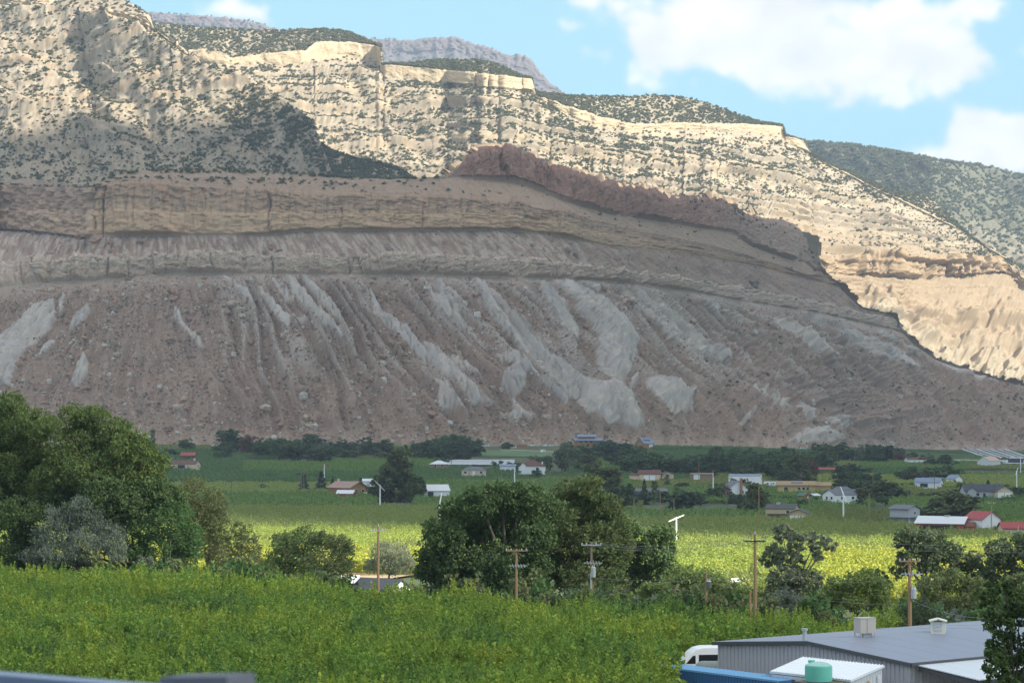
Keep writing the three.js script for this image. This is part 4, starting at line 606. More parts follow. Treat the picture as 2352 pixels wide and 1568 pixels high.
bigTree('willow_bush', 'low yellow green bush between the transformer post and the tall bare pole', 'bush', 1690, 262, [[1680, 1355, 30, 20], [1712, 1366, 28, 18], [1672, 1372, 30, 16]], GREEN.bush, { leaf: 0.25, r: 0.12, depth: 1 });
bigTree('poplar_tree', 'grey-green tree with separate leaf clumps right of the tall bare pole', 'tree', 1820, 264, [[1800, 1226, 26, 22], [1832, 1242, 28, 20], [1880, 1246, 26, 20], [1906, 1250, 16, 14], [1774, 1276, 30, 26], [1815, 1288, 36, 26], [1870, 1275, 18, 14], [1800, 1330, 46, 32], [1850, 1340, 40, 36], [1790, 1372, 40, 26]], GREEN.grey, { r: 0.35, dense: 1.05 });
bigTree('olive_bush', 'small silvery bush at the foot of the grey-green tree', 'bush', 1805, 240, [[1800, 1368, 22, 20], [1822, 1376, 20, 18], [1780, 1385, 20, 14]], GREEN.silver, { leaf: 0.22, slim: 0.5, r: 0.1, depth: 0.8 });
bigTree('willow_bush', 'sunlit yellow green bushes left of the pole by the warehouse', 'bush', 1965, 242, [[1925, 1345, 32, 28], [1972, 1334, 34, 32], [2012, 1352, 32, 32], [1950, 1380, 42, 24], [2018, 1386, 32, 24], [1905, 1375, 26, 22]], GREEN.bush, { leaf: 0.26, r: 0.15, depth: 1.5 });
bigTree('cedar_tree', 'narrow dark cedar above the sunlit bushes', 'tree', 2012, 258, [[2012, 1312, 10, 14], [2012, 1334, 16, 18], [2030, 1322, 8, 14], [2034, 1340, 12, 16]], GREEN.dark, { leaf: 0.25, r: 0.12, depth: 0.6 });
bigTree('poplar_tree', 'wide grey-green tree behind the pole by the warehouse', 'tree', 2125, 272, [[2078, 1238, 30, 24], [2128, 1240, 40, 28], [2180, 1266, 36, 28], [2222, 1282, 30, 24], [2100, 1280, 40, 32], [2160, 1302, 46, 32], [2238, 1312, 30, 28], [2068, 1300, 24, 24]], GREEN.grey, { col2: GREEN.dark, r: 0.4 });
bigTree('elm_tree', 'dark tree against the right edge of the picture', 'tree', 2315, 268, [[2290, 1262, 32, 28], [2340, 1252, 36, 32], [2312, 1300, 46, 36], [2370, 1300, 36, 44], [2290, 1340, 42, 28], [2350, 1345, 40, 30]], GREEN.dark, { col2: GREEN.grey, r: 0.4 });
bigTree('willow_bush', 'light green bushes right of the pole by the warehouse', 'bush', 2185, 236, [[2140, 1342, 36, 28], [2190, 1332, 40, 28], [2230, 1352, 32, 32], [2160, 1390, 46, 28], [2212, 1400, 46, 30], [2130, 1420, 36, 24]], [0.21, 0.255, 0.10], { leaf: 0.26, r: 0.15, depth: 1.5 });
bigTree('pine_tree', 'dark pine beside the foot of the pole by the warehouse', 'tree', 2110, 216, [[2082, 1412, 22, 24], [2120, 1405, 30, 32], [2150, 1430, 22, 24], [2100, 1440, 34, 20]], GREEN.pine, { leaf: 0.24, slim: 0.3, r: 0.2, depth: 1 });
bigTree('willow_bush', 'pale green tree at the right edge above the near maple', 'bush', 2330, 232, [[2322, 1352, 28, 32], [2350, 1338, 26, 28], [2345, 1385, 34, 28]], [0.22, 0.27, 0.115], { leaf: 0.26, r: 0.15, depth: 1.2 });
bigTree('maple_tree', 'near dark maple at the lower right corner', 'tree', 2330, 118, [[2262, 1366, 30, 30], [2300, 1342, 24, 20], [2340, 1395, 38, 44], [2285, 1425, 42, 34], [2322, 1490, 52, 44], [2276, 1520, 34, 34], [2350, 1555, 50, 48], [2290, 1575, 44, 34], [2390, 1450, 50, 70], [2400, 1370, 40, 40]], [0.07, 0.125, 0.032], { leaf: 0.165, clump: 0.55, r: 0.2, depth: 0.9, dense: 1.25 });
{ // bare branches
  const D = 238, X = side(2058, 1380) * D, b = groundY(X, -D), t = thing('bare_bush', 'leafless pale bush left of the pole by the warehouse', 'bush', [X, b, -D]), g = [];
  for (let k = 0; k < 16; k++) { const a = rr(-0.5, 0.5), h = rr(3, 6.5); g.push(limb([V(rr(-.3, .3), -0.2, rr(-.3, .3)), V(a * h * 0.3, h * 0.5, rr(-.5, .5)), V(a * h * 0.8, h, rr(-.8, .8))], 0.05, 0.012, 4)); }
  mesh('branches', mergeGeometries(g), deadMat, t);
}

{ // undergrowth along the far side of the near orchard
  const geos = [GREEN.dark, GREEN.olive, GREEN.lush, GREEN.silver].map((c) => { const l = new Leaves(); for (let k = 0; k < 26; k++) { const a = rr(0, 6.28), q = rr(0, 1.5); l.clump(Math.cos(a) * q, rr(0.3, 2.5 - q * 0.6), Math.sin(a) * q, 0.6, 20, 0.3, c); } return l.geo(); });
  const edge = L([[-100, 354], [0, 347], [500, 317], [900, 283], [1200, 266], [1500, 249], [1900, 229], [2066, 224], [2400, 216]]), list = [];
  for (const [a, b, n, deep] of [[-60, 600, 150, 14], [600, 800, 50, 10], [960, 1560, 150, 22], [1500, 1720, 60, 12], [1760, 1900, 40, 12], [2060, 2380, 70, 14]]) for (let i = 0; i < n; i++) { const xd = rr(a, b), D = edge(xd) + rr(2, deep), x = side(xd, 1300) * D; list.push({ p: V(x, groundY(x, -D) - 0.2, -D), s: rr(0.8, 1.7), h: rr(0.8, 1.4), a: rr(0, 6.28), v: Math.floor(rnd() * 3.3) }); }
  scatter(list, geos, leafMat, { single: 0, name: 'undergrowth', label: '', category: 'undergrowth', group: '', rest: 'undergrowth', restLabel: 'dense undergrowth below the belt of trees', part: 'brush' });
}

// ---------------------------------------------------------------- buildings
const boxG = (w, h, d, x = 0, y = 0, z = 0) => new THREE.BoxGeometry(w, h, d).translate(x, y, z);
const paint = {
  white: mat(0.74, 0.76, 0.78, 0.7), cream: mat(0.58, 0.47, 0.34, 0.8), tan: mat(0.5, 0.38, 0.24, 0.8), yellow: mat(0.5, 0.37, 0.17, 0.8), wood: mat(0.30, 0.17, 0.075, 0.85), grey: mat(0.36, 0.38, 0.41, 0.8), red: mat(0.36, 0.075, 0.06, 0.8), brick: mat(0.33, 0.15, 0.1, 0.9), blue: mat(0.10, 0.15, 0.27, 0.8), dark: mat(0.03, 0.03, 0.032, 0.9), rough: mat(0.26, 0.19, 0.14, 0.9), pink: mat(0.55, 0.39, 0.31, 0.8),
  roofGrey: mat(0.14, 0.15, 0.18, 0.85), roofBlue: mat(0.16, 0.22, 0.34, 0.55), roofDark: mat(0.055, 0.065, 0.085, 0.85), roofBrown: mat(0.13, 0.065, 0.055, 0.9), roofRed: mat(0.32, 0.055, 0.06, 0.7), roofPink: mat(0.33, 0.215, 0.19, 0.8), roofTan: mat(0.34, 0.23, 0.14, 0.85), roofWhite: mat(0.62, 0.65, 0.69, 0.5), roofGreen: mat(0.05, 0.13, 0.10, 0.7), roofSlate: mat(0.075, 0.085, 0.085, 0.9), rust: mat(0.2, 0.08, 0.045, 0.9),
  glass: mat(0.025, 0.03, 0.035, 0.15), metal: mat(0.45, 0.47, 0.5, 0.45, { metalness: 0.4 }), panel: mat(0.02, 0.045, 0.16, 0.2), tyre: mat(0.02, 0.02, 0.02, 0.9), chrome: mat(0.5, 0.5, 0.5, 0.3, { metalness: 0.8 }),
};
function prism(w, h, rh, d) {                                               // gabled body: ridge along x
  const s = new THREE.Shape(); s.moveTo(-d / 2, -3.2); s.lineTo(d / 2, -3.2); s.lineTo(d / 2, h); s.lineTo(0, h + rh); s.lineTo(-d / 2, h); s.closePath();
  return new THREE.ExtrudeGeometry(s, { depth: w, bevelEnabled: false }).rotateY(Math.PI / 2).translate(-w / 2, 0, 0);
}
function roofSlabs(w, h, rh, d, over, th) {
  const slope = Math.atan2(rh, d / 2), len = Math.hypot(rh, d / 2) + over, g = [];
  for (const s of [-1, 1]) { const b = new THREE.BoxGeometry(w + over * 2, th, len); b.translate(0, th / 2, s * len / 2); b.rotateX(s * slope); b.translate(0, h + rh + 0.01, 0); g.push(b); }
  return g;
}
function hipRoof(w, d, h, rh, over) {
  const a = w / 2 + over, b = d / 2 + over, r = Math.max(0.3, w / 2 - d / 2), y = h - 0.15;
  const P = [[-a, y, -b], [a, y, -b], [a, y, b], [-a, y, b], [-r, h + rh, 0], [r, h + rh, 0]], T = [[3, 2, 5], [3, 5, 4], [1, 0, 4], [1, 4, 5], [2, 1, 5], [0, 3, 4], [0, 1, 2], [0, 2, 3]], pos = [];
  for (const t of T) for (const i of t) pos.push(...P[i]);
  const g = new THREE.BufferGeometry(); g.setAttribute('position', new THREE.Float32BufferAttribute(pos, 3)); g.computeVertexNormals(); return g;
}
function opening(parent, kind, face, u, v, w, h, W, D, m = paint.glass, frame = paint.white) {   // face: front, right, left; u along the face from its middle, v above ground
  const g = new THREE.BoxGeometry(w, h, 0.08), o = mesh(kind, g, m, parent), fr = 0.09;
  if (face === 'front') o.position.set(u, v + h / 2, D / 2 + 0.03); else { o.rotation.y = face === 'right' ? Math.PI / 2 : -Math.PI / 2; o.position.set((face === 'right' ? 1 : -1) * (W / 2 + 0.03), v + h / 2, (face === 'right' ? -1 : 1) * u); }
  if (frame) mesh('frame', mergeGeometries([boxG(w + 2 * fr, fr, 0.06, 0, h / 2 + fr / 2, 0.02), boxG(w + 2 * fr, fr, 0.06, 0, -h / 2 - fr / 2, 0.02), boxG(fr, h, 0.06, -w / 2 - fr / 2, 0, 0.02), boxG(fr, h, 0.06, w / 2 + fr / 2, 0, 0.02)]), frame, o);
  return o;
}
function house(name, label, category, xd, yb, o) {                          // xd, yb: where its front foot stands; widths and heights in metres
  const p = o.D ? put(xd, 976, o.D) : onGround(xd, yb), D = -p.z; p.y = groundY(p.x, p.z) - (o.down || 0);
  const far = D > 500, k = far ? (o.k || 1.12) : 1, t = thing(name, label, category, [p.x, p.y + (far ? 1.8 : 0), p.z - o.d * k / 2], o.turn || 0, o.group), R = Math.max(o.w, o.d) * 0.62 * k + 3; t.scale.setScalar(k); keepOut.push([p.x, p.z - o.d * k / 2, R], [p.x * (1 - 16 / D), p.z + 16, R * 0.9]);
  const { w, d, h, rh } = o, over = o.over ?? 0.4;
  if (o.body !== false) mesh('wall', o.hip ? boxG(w, h + 3.2, d, 0, h / 2 - 1.6, 0) : prism(w, h, rh, d), o.wall, t);
  if (o.hip) mesh('roof', hipRoof(w, d, h, rh, over), o.roof, t); else for (const g of roofSlabs(w, h, rh, d, over, 0.14)) mesh('roof', g, o.roof, t);
  for (const [f, u, v, ww, hh] of o.wins || []) opening(t, 'window', f, u, v, ww, hh, w, d, paint.glass, o.frame || paint.white);
  for (const [f, u, v, ww, hh, m] of o.doors || []) opening(t, 'door', f, u, v, ww, hh, w, d, m || paint.white, o.frame || paint.white);
  if (o.chimney) mesh('chimney', boxG(0.8, 1.8, 0.8, o.chimney[0], h + rh + 0.2, o.chimney[1]), o.chimneyMat || paint.brick, t);
  if (o.more) o.more(t, w, d, h, rh);
  return t;
}
const row = (face, n, from, step, v, w, h, m) => Array.from({ length: n }, (_, i) => [face, from + i * step, v, w, h, m]);

// ---- left half of the valley
house('farmhouse', 'red-roofed farm building at the left, above the maroon-roofed house', 'house', 431, 1060, { w: 9, d: 7, h: 2.6, rh: 1.8, roof: paint.roofRed, wall: paint.roofBrown, doors: [['front', 1, 0, 2.4, 2, paint.dark]] });
house('farmhouse', 'tan house with a maroon roof and carport behind the left cottonwoods', 'house', 424, 1082, { w: 15, d: 8, h: 2.7, rh: 2.0, turn: -0.25, roof: paint.roofBrown, wall: paint.cream, wins: [['right', 0.5, 1, 1.2, 1.1], ['front', -5.5, 1, 1.3, 1.1]], doors: [['front', -1, 0, 4.6, 2.3, paint.dark]], chimney: [5, -1], chimneyMat: paint.white });
house('farmhouse', 'brown wooden house with a pinkish roof beside the blue spruces', 'house', 797, 1143, { w: 13, d: 10, h: 2.9, rh: 2.3, turn: -0.75, roof: paint.roofPink, wall: paint.wood, wins: [['right', 2.4, 0.9, 1.3, 1.2], ['front', 3, 1, 1.5, 1.1]], doors: [['right', -1.6, 0, 2.2, 2.2, paint.roofBrown]], chimney: [-5.2, 0.5], chimneyMat: paint.cream, over: 0.8 });
house('shed', 'white shed behind the brown wooden house', 'shed', 846, 1128, { w: 5, d: 4, h: 3.2, rh: 0.9, roof: paint.roofWhite, wall: paint.white, doors: [['front', 0, 0, 1.4, 2.1, paint.grey]] });
house('shed', 'small red shed with a white roof at the end of the long low lean-to', 'shed', 794, 1153, { w: 6.4, d: 4.5, h: 2.0, rh: 1.2, turn: -0.15, roof: paint.roofWhite, wall: paint.red, doors: [['front', 1.4, 0, 0.9, 1.7, paint.dark]] });
{
  const p = onGround(702, 1154); p.y = groundY(p.x, p.z); keepOut.push([p.x, p.z, 14]);
  const t = thing('lean_to', 'long low dark open lean-to left of the small red shed', 'shed', [p.x, p.y, p.z]), s = perD(-p.z);
  mesh('roof', boxG(27, 0.16, 3, 2, 1.9, 0), paint.roofDark, t); mesh('back_wall', boxG(27, 1.8, 0.1, 2, 0.9, -1.4), paint.rough, t); for (let k = 0; k < 8; k++) mesh('post', boxG(0.14, 2.2, 0.14, -11 + k * 3.7, 0.8, 1.3), paint.rough, t);
  const q = onGround(650, 1155); q.y = groundY(q.x, q.z); const t2 = thing('hay_shed', 'boxy open shed of dark boards at the left end of the lean-to', 'shed', [q.x, q.y, q.z]);
  mesh('roof', boxG(6.4, 0.2, 4.4, 0, 3.3, 0), paint.roofDark, t2); for (let k = 0; k < 5; k++) mesh('board', boxG(3.2, 0.42, 0.08, -1.4, 0.4 + k * 0.58, 2), paint.metal, t2); mesh('side_wall', boxG(0.1, 3.2, 4, 3, 1.6, 0), paint.rough, t2); for (const x of [-3, 0.3, 3]) mesh('post', boxG(0.16, 3.5, 0.16, x, 1.5, 1.9), paint.rough, t2);
}
house('barn', 'white barn with a rusty metal roof and red footing in the middle orchard', 'barn', 990, 1150, { w: 13, d: 9, h: 2.6, rh: 2.3, turn: 0.22, roof: paint.roofWhite, wall: paint.white, doors: [['front', -1.2, 0, 2.2, 2.1, paint.dark], ['left', 0, 0, 3, 2.3, paint.dark]], frame: paint.red, more: (t, w, d) => { mesh('footing', boxG(w + 0.1, 0.7, d + 0.1, 0, 0.1, 0), paint.red, t); } });
house('farmhouse', 'small house with a pale metal roof below the white nets', 'house', 1008, 1080, { w: 11, d: 9, h: 2.4, rh: 2.0, roof: paint.roofWhite, wall: paint.rough, hip: true, doors: [['front', -2, 0, 1, 2, paint.dark]], wins: [['front', 2, 0.9, 1.4, 1]] });
house('farmhouse', 'cream house with a grey hipped roof below the white nets', 'house', 1088, 1097, { w: 13, d: 8, h: 2.7, rh: 1.9, roof: paint.roofGrey, wall: paint.cream, hip: true, wins: [['front', -4.5, 0.9, 1.3, 1.1], ['front', 4, 0.9, 1.3, 1.1]], doors: [['front', 0, 0, 1.2, 2.1, paint.white]] });
house('shed', 'low blue-roofed shed at the right end of the white nets', 'shed', 1166, 1083, { w: 9, d: 6, h: 1.8, rh: 0.9, roof: paint.roofBlue, wall: paint.white });
house('farmhouse', 'big house with a brown hipped roof and white gables near the grey willow', 'house', 1222, 1088, { w: 15, d: 12, h: 2.9, rh: 3.6, roof: paint.roofBrown, wall: paint.white, hip: true, wins: [['front', -5, 0.8, 1.6, 1.3], ['front', 3, 0.8, 1.6, 1.3]], more: (t) => { mesh('dormer', prism(3.4, 3.2, 1.8, 3.2).rotateY(Math.PI / 2).translate(-5, 0, 5), paint.white, t); for (const g of roofSlabs(3.6, 3.2, 1.8, 3.2, 0.2, 0.12)) mesh('roof', g.rotateY(Math.PI / 2).translate(-5, 0, 5), paint.roofBrown, t); mesh('chimney', boxG(0.9, 1.6, 0.9, 5.8, 4.6, 0), paint.white, t); } });
house('lodge', 'large wooden house with stepped blue metal roofs at the foot of the mesa', 'house', 1350, 1030, { w: 20, d: 12, h: 5.2, rh: 1.6, turn: 0.12, roof: paint.roofBlue, wall: paint.wood, over: 1.4, wins: [...row('front', 3, -6, 4, 3.2, 1.5, 1.3), ...row('front', 3, -5, 4.5, 0.6, 1.8, 1.6)], frame: paint.rough, more: (t) => { mesh('upper_storey', prism(13, 8.2, 1.3, 6).translate(-1, 0, -1), paint.wood, t); for (const g of roofSlabs(13, 8.2, 1.3, 6, 1.1, 0.14)) mesh('roof', g.translate(-1, 0, -1), paint.roofBlue, t); mesh('chimney', boxG(1.1, 2.2, 1.1, 1.5, 9.8, -1), paint.cream, t); mesh('wing', prism(6, 3.6, 1.2, 7).translate(12, 0, 1.5), paint.tan, t); for (const g of roofSlabs(6, 3.6, 1.2, 7, 1, 0.14)) mesh('roof', g.translate(12, 0, 1.5), paint.roofBlue, t); mesh('deck', boxG(9, 0.3, 3, -6, 1.4, 7), paint.rough, t); } });
house('barn', 'brown barn with a steep solar-panelled roof right of the large blue-roofed house', 'barn', 1482, 1031, { w: 11, d: 10, h: 3.2, rh: 4.2, turn: 0.7, roof: paint.roofBlue, wall: paint.wood, doors: [['left', 0, 0, 3, 2.8, paint.rough], ['front', 2, 0, 4, 2.4, paint.roofWhite]], more: (t) => { for (let k = 0; k < 4; k++) { const a = Math.atan2(4.2, 5); mesh('solar_panel', boxG(1.7, 0.06, 2.4).translate(-2.8 + k * 1.85, 0.2, 0).rotateX(a).translate(0, 3.2 + 4.2 * 0.55, 5 * 0.45), paint.panel, t); } } });
// ---- middle and right
house('farmhouse', 'cream house with a brown roof and white double garage above the conical tree', 'house', 1492, 1108, { w: 11, d: 8, h: 3.0, rh: 1.9, turn: 0.08, roof: paint.roofBrown, wall: paint.cream, doors: row('front', 2, -2, 3.2, 0, 2.4, 2.1, paint.white), more: (t) => { mesh('wing', prism(8, 2.6, 1.4, 6).rotateY(Math.PI / 2).translate(9, 0, 0), paint.cream, t); for (const g of roofSlabs(8, 2.6, 1.4, 6, 0.4, 0.12)) mesh('roof', g.rotateY(Math.PI / 2).translate(9, 0, 0), paint.roofBrown, t); mesh('porch', prism(5, 2.3, 0.9, 4).translate(-7.5, 0, 1), paint.cream, t); for (const g of roofSlabs(5, 2.3, 0.9, 4, 0.3, 0.12)) mesh('roof', g.translate(-7.5, 0, 1), paint.roofBrown, t); } });
house('farmhouse', 'low blue house behind the conical tree and bare birch', 'house', 1492, 1150, { w: 14, d: 7, h: 2.4, rh: 1.0, roof: paint.roofGrey, wall: paint.blue, wins: row('front', 3, -4, 4, 0.9, 1.2, 1) });
house('shed', 'small brown shed with a white roller door left of the white metal building', 'shed', 1612, 1107, { w: 11, d: 5, h: 2.6, rh: 0.5, roof: paint.rough, wall: paint.rough, doors: [['front', -2.6, 0, 3, 2.4, paint.white]] });
house('metal_building', 'long white metal building with a blue-grey roof', 'building', 1714, 1117, { w: 15.5, d: 8, h: 3.6, rh: 0.8, turn: -0.2, roof: paint.roofBlue, wall: paint.white, over: 0.15, frame: paint.grey, wins: [['right', -0.9, 2.1, 0.7, 1], ['right', 0.9, 2.1, 0.7, 1]], doors: [['front', -5.6, 0, 1.1, 2, paint.dark], ['front', 3, 0, 3, 2.4, paint.white]] });
house('farmhouse', 'white house end with a tall brick chimney half hidden by trees', 'house', 1690, 1146, { w: 8, d: 8, h: 3, rh: 3.0, turn: -1.3, roof: paint.roofGrey, wall: paint.white, wins: [['right', 1.8, 0.8, 1, 1.2]], more: (t) => mesh('chimney', boxG(0.9, 7.4, 0.9, 4.6, 3.4, -1), paint.brick, t) });
house('farmhouse', 'yellow tan house with solar panels on its low roof', 'house', 1832, 1138, { w: 16, d: 9, h: 3.1, rh: 1.5, turn: -0.12, roof: paint.roofTan, wall: paint.yellow, over: 0.7, wins: [...row('front', 3, 1.2, 1.9, 0.9, 1.2, 1.2)], doors: [['front', -4.4, 0, 1.6, 2.2, paint.dark]], more: (t) => { const a = Math.atan2(1.5, 4.5); for (let k = 0; k < 4; k++) mesh('solar_panel', boxG(1.2, 0.06, 1.8).translate(-1.6 + k * 1.25, 0.22, 0).rotateX(a).translate(0, 3.1 + 0.75, 2.3), paint.panel, t); mesh('wing', prism(7, 2.8, 1.3, 7).translate(11, 0, -2), paint.yellow, t); for (const g of roofSlabs(7, 2.8, 1.3, 7, 0.6, 0.12)) mesh('roof', g.translate(11, 0, -2), paint.roofTan, t); } });
house('shed', 'small red shed with a green roof', 'shed', 1848, 1158, { w: 3.6, d: 3.4, h: 1.9, rh: 0.9, turn: -0.9, roof: paint.roofGreen, wall: paint.red, doors: [['right', 0.4, 0, 1, 1.5, paint.white]] });
house('carport', 'small white carport beside the red shed', 'carport', 1871, 1158, { w: 3.0, d: 3.4, h: 1.9, rh: 0.6, turn: 0.6, body: false, roof: paint.roofWhite, more: (t) => { for (const [x, z] of [[-1.4, -1.5], [1.4, -1.5], [-1.4, 1.5], [1.4, 1.5]]) mesh('post', boxG(0.1, 2.3, 0.1, x, 0.8, z), paint.white, t); mesh('side_panel', boxG(2.9, 1.5, 0.05, 0, 1.0, -1.6), paint.white, t); } });
house('farmhouse', 'white house with a grey roof behind the leaning wind machine', 'house', 1938, 1161, { w: 12.5, d: 8, h: 2.7, rh: 1.8, turn: 0.5, roof: paint.roofGrey, wall: paint.white, wins: [['left', 1.8, 0.9, 1.1, 1], ['left', -1.2, 0.9, 1.1, 1], ['front', -3, 0.9, 1.1, 1], ['front', 2, 0.9, 1.1, 1]], doors: [['front', 4.3, 0, 1, 2, paint.white]], more: (t) => { mesh('upper_gable', prism(5, 4.4, 1.1, 5).translate(1, 0, -2), paint.tan, t); for (const g of roofSlabs(5, 4.4, 1.1, 5, 0.3, 0.12)) mesh('roof', g.translate(1, 0, -2), paint.roofGrey, t); } });
house('farmhouse', 'two-storey tan house with three white garage doors', 'house', 1800, 1206, { k: 0.9, w: 11, d: 8, h: 4.4, rh: 1.5, turn: -0.35, roof: paint.roofSlate, wall: paint.tan, wins: [['right', 1.4, 2.7, 1, 1], ['front', 3, 2.7, 1.2, 1]], more: (t) => { mesh('garage', prism(7, 2.5, 1.6, 8).rotateY(Math.PI / 2).translate(7.2, 0, 2.2), paint.tan, t); for (const g of roofSlabs(7.2, 2.5, 1.6, 8, 0.4, 0.14)) mesh('roof', g.rotateY(Math.PI / 2).translate(7.2, 0, 2.2), paint.roofSlate, t); for (const x of [-2.4, 0, 2.4]) mesh('garage_door', boxG(1.9, 1.9, 0.1, 7.2 + x, 0.95, 5.75), paint.white, t); mesh('porch_roof', boxG(9, 0.15, 3, -0.5, 2.4, 5.4), paint.roofSlate, t); mesh('chimney', boxG(1.3, 1, 1.3, -1.5, 6.1, 0), paint.grey, t); } });
house('pavilion', 'open red-roofed pavilion among the dark trees on the right', 'pavilion', 1900, 1096, { w: 8.5, d: 6, h: 3, rh: 0.9, body: false, roof: paint.roofRed, more: (t) => { for (const x of [-3.9, -1.3, 1.3, 3.9]) for (const z of [-2.6, 2.6]) mesh('post', boxG(0.18, 3.6, 0.18, x, 1.3, z), paint.rough, t); mesh('counter', boxG(7, 1, 1, 0, 0.5, 0), paint.wood, t); } });
house('farmhouse', 'low house with a maroon roof in front of the vineyard rows', 'house', 2104, 1066, { w: 14, d: 8, h: 2.2, rh: 1.5, roof: paint.roofBrown, wall: paint.white, turn: 0.2 });
house('farmhouse', 'white house with a pale blue-grey roof between dark round trees', 'house', 2137, 1126, { w: 11.5, d: 8, h: 2.3, rh: 1.9, turn: -0.35, roof: paint.roofBlue, wall: paint.white, wins: [['right', 0, 0.9, 1.2, 1]], doors: [['front', -1.5, 0, 3.5, 1.7, paint.dark]] });
house('shed', 'small pale-roofed shed behind the white house on the right', 'shed', 2194, 1117, { w: 6, d: 5, h: 2.2, rh: 1.8, turn: -1.0, roof: paint.roofBlue, wall: paint.white });
house('farmhouse', 'dark grey house with two white garage doors near the right edge', 'house', 2262, 1152, { w: 16, d: 9, h: 2.7, rh: 2.6, turn: 0.05, roof: paint.roofDark, wall: paint.grey, wins: [['front', -3, 0.9, 1.3, 1.1]], doors: [['front', -0.4, 0, 1.1, 2, paint.dark]], more: (t) => { mesh('garage', prism(8, 2.6, 2.2, 7).rotateY(Math.PI / 2).translate(7, 0, 3), paint.cream, t); for (const g of roofSlabs(8, 2.6, 2.2, 7, 0.4, 0.14)) mesh('roof', g.rotateY(Math.PI / 2).translate(7, 0, 3), paint.roofDark, t); for (const x of [-1.55, 1.55]) mesh('garage_door', boxG(2.6, 2.2, 0.1, 7 + x, 1.1, 7.05), paint.white, t); mesh('front_gable', prism(3, 2.9, 1.3, 3.4).rotateY(Math.PI / 2).translate(-5.5, 0, 4), paint.grey, t); for (const g of roofSlabs(3, 2.9, 1.3, 3.4, 0.3, 0.12)) mesh('roof', g.rotateY(Math.PI / 2).translate(-5.5, 0, 4), paint.roofDark, t); } });
house('farmhouse', 'two-storey blue-grey house left of the long white-roofed barn', 'house', 2083, 1218, { w: 6, d: 6.5, h: 4.6, rh: 1.0, turn: -0.7, roof: paint.roofGrey, wall: paint.grey, wins: [['right', 0.4, 3, 0.8, 0.8]], over: 0.5, more: (t) => { mesh('porch_roof', boxG(9, 0.15, 9.5, 0, 2.2, 0), paint.roofGrey, t); for (const [x, z] of [[-4, 4.4], [4, 4.4], [4, -4.4]]) mesh('post', boxG(0.14, 2.6, 0.14, x, 1, z), paint.white, t); } });
house('barn', 'long barn with a bright white roof and red gable end', 'barn', 2172, 1232, { k: 0.9, w: 16, d: 9, h: 2.5, rh: 2.1, turn: -0.45, roof: paint.roofWhite, wall: paint.red, over: 0.5, doors: [['front', 0, 0, 11, 1.8, paint.dark]], frame: paint.red, more: (t) => { mesh('ridge_vent', boxG(1.8, 0.4, 1.0, 1.5, 4.85, 0), paint.metal, t); mesh('porch', prism(4, 1.7, 1.2, 5).translate(9.4, 0, 1.5), paint.red, t); for (const g of roofSlabs(4, 1.7, 1.2, 5, 0.3, 0.12)) mesh('roof', g.translate(9.4, 0, 1.5), paint.rust, t); } });
house('farmhouse', 'white house with a red roof right of the long white-roofed barn', 'house', 2262, 1233, { w: 7, d: 6.5, h: 3.2, rh: 1.9, turn: -1.0, roof: paint.roofRed, wall: paint.white });
house('farmhouse', 'low red-roofed building cut by the right edge of the picture', 'house', 2345, 1243, { w: 9, d: 6, h: 1.8, rh: 1.3, roof: paint.roofRed, wall: paint.cream });
house('quonset_hut', 'pink gabled packing shed below the striped white nets', 'shed', 2275, 1073, { w: 12, d: 11, h: 3.2, rh: 3.0, turn: 0.7, roof: paint.pink, wall: paint.roofWhite });
house('shed', 'dark low shed right of the striped white nets', 'shed', 2335, 1064, { w: 11, d: 6, h: 2.6, rh: 1, roof: paint.grey, wall: paint.roofDark });
house('farmhouse', 'white-gabled house with a dark roof behind the near orchard', 'house', 875, 1360, { D: 312, down: 0.9, w: 6.6, d: 4.4, h: 2.6, rh: 1.25, turn: -0.6, roof: paint.roofDark, wall: paint.white, over: 0.3, more: (t) => { mesh('wing', prism(4, 1.9, 0.9, 3.6).translate(-4.6, 0, 0.5), paint.white, t); for (const g of roofSlabs(4, 1.9, 0.9, 3.6, 0.3, 0.12)) mesh('roof', g.translate(-4.6, 0, 0.5), paint.roofDark, t); } });
house('shed', 'small white shed left of the white-gabled house, behind the elms', 'shed', 798, 1345, { D: 322, w: 2.6, d: 2.4, h: 2.2, rh: 0.8, roof: paint.white, wall: paint.white });

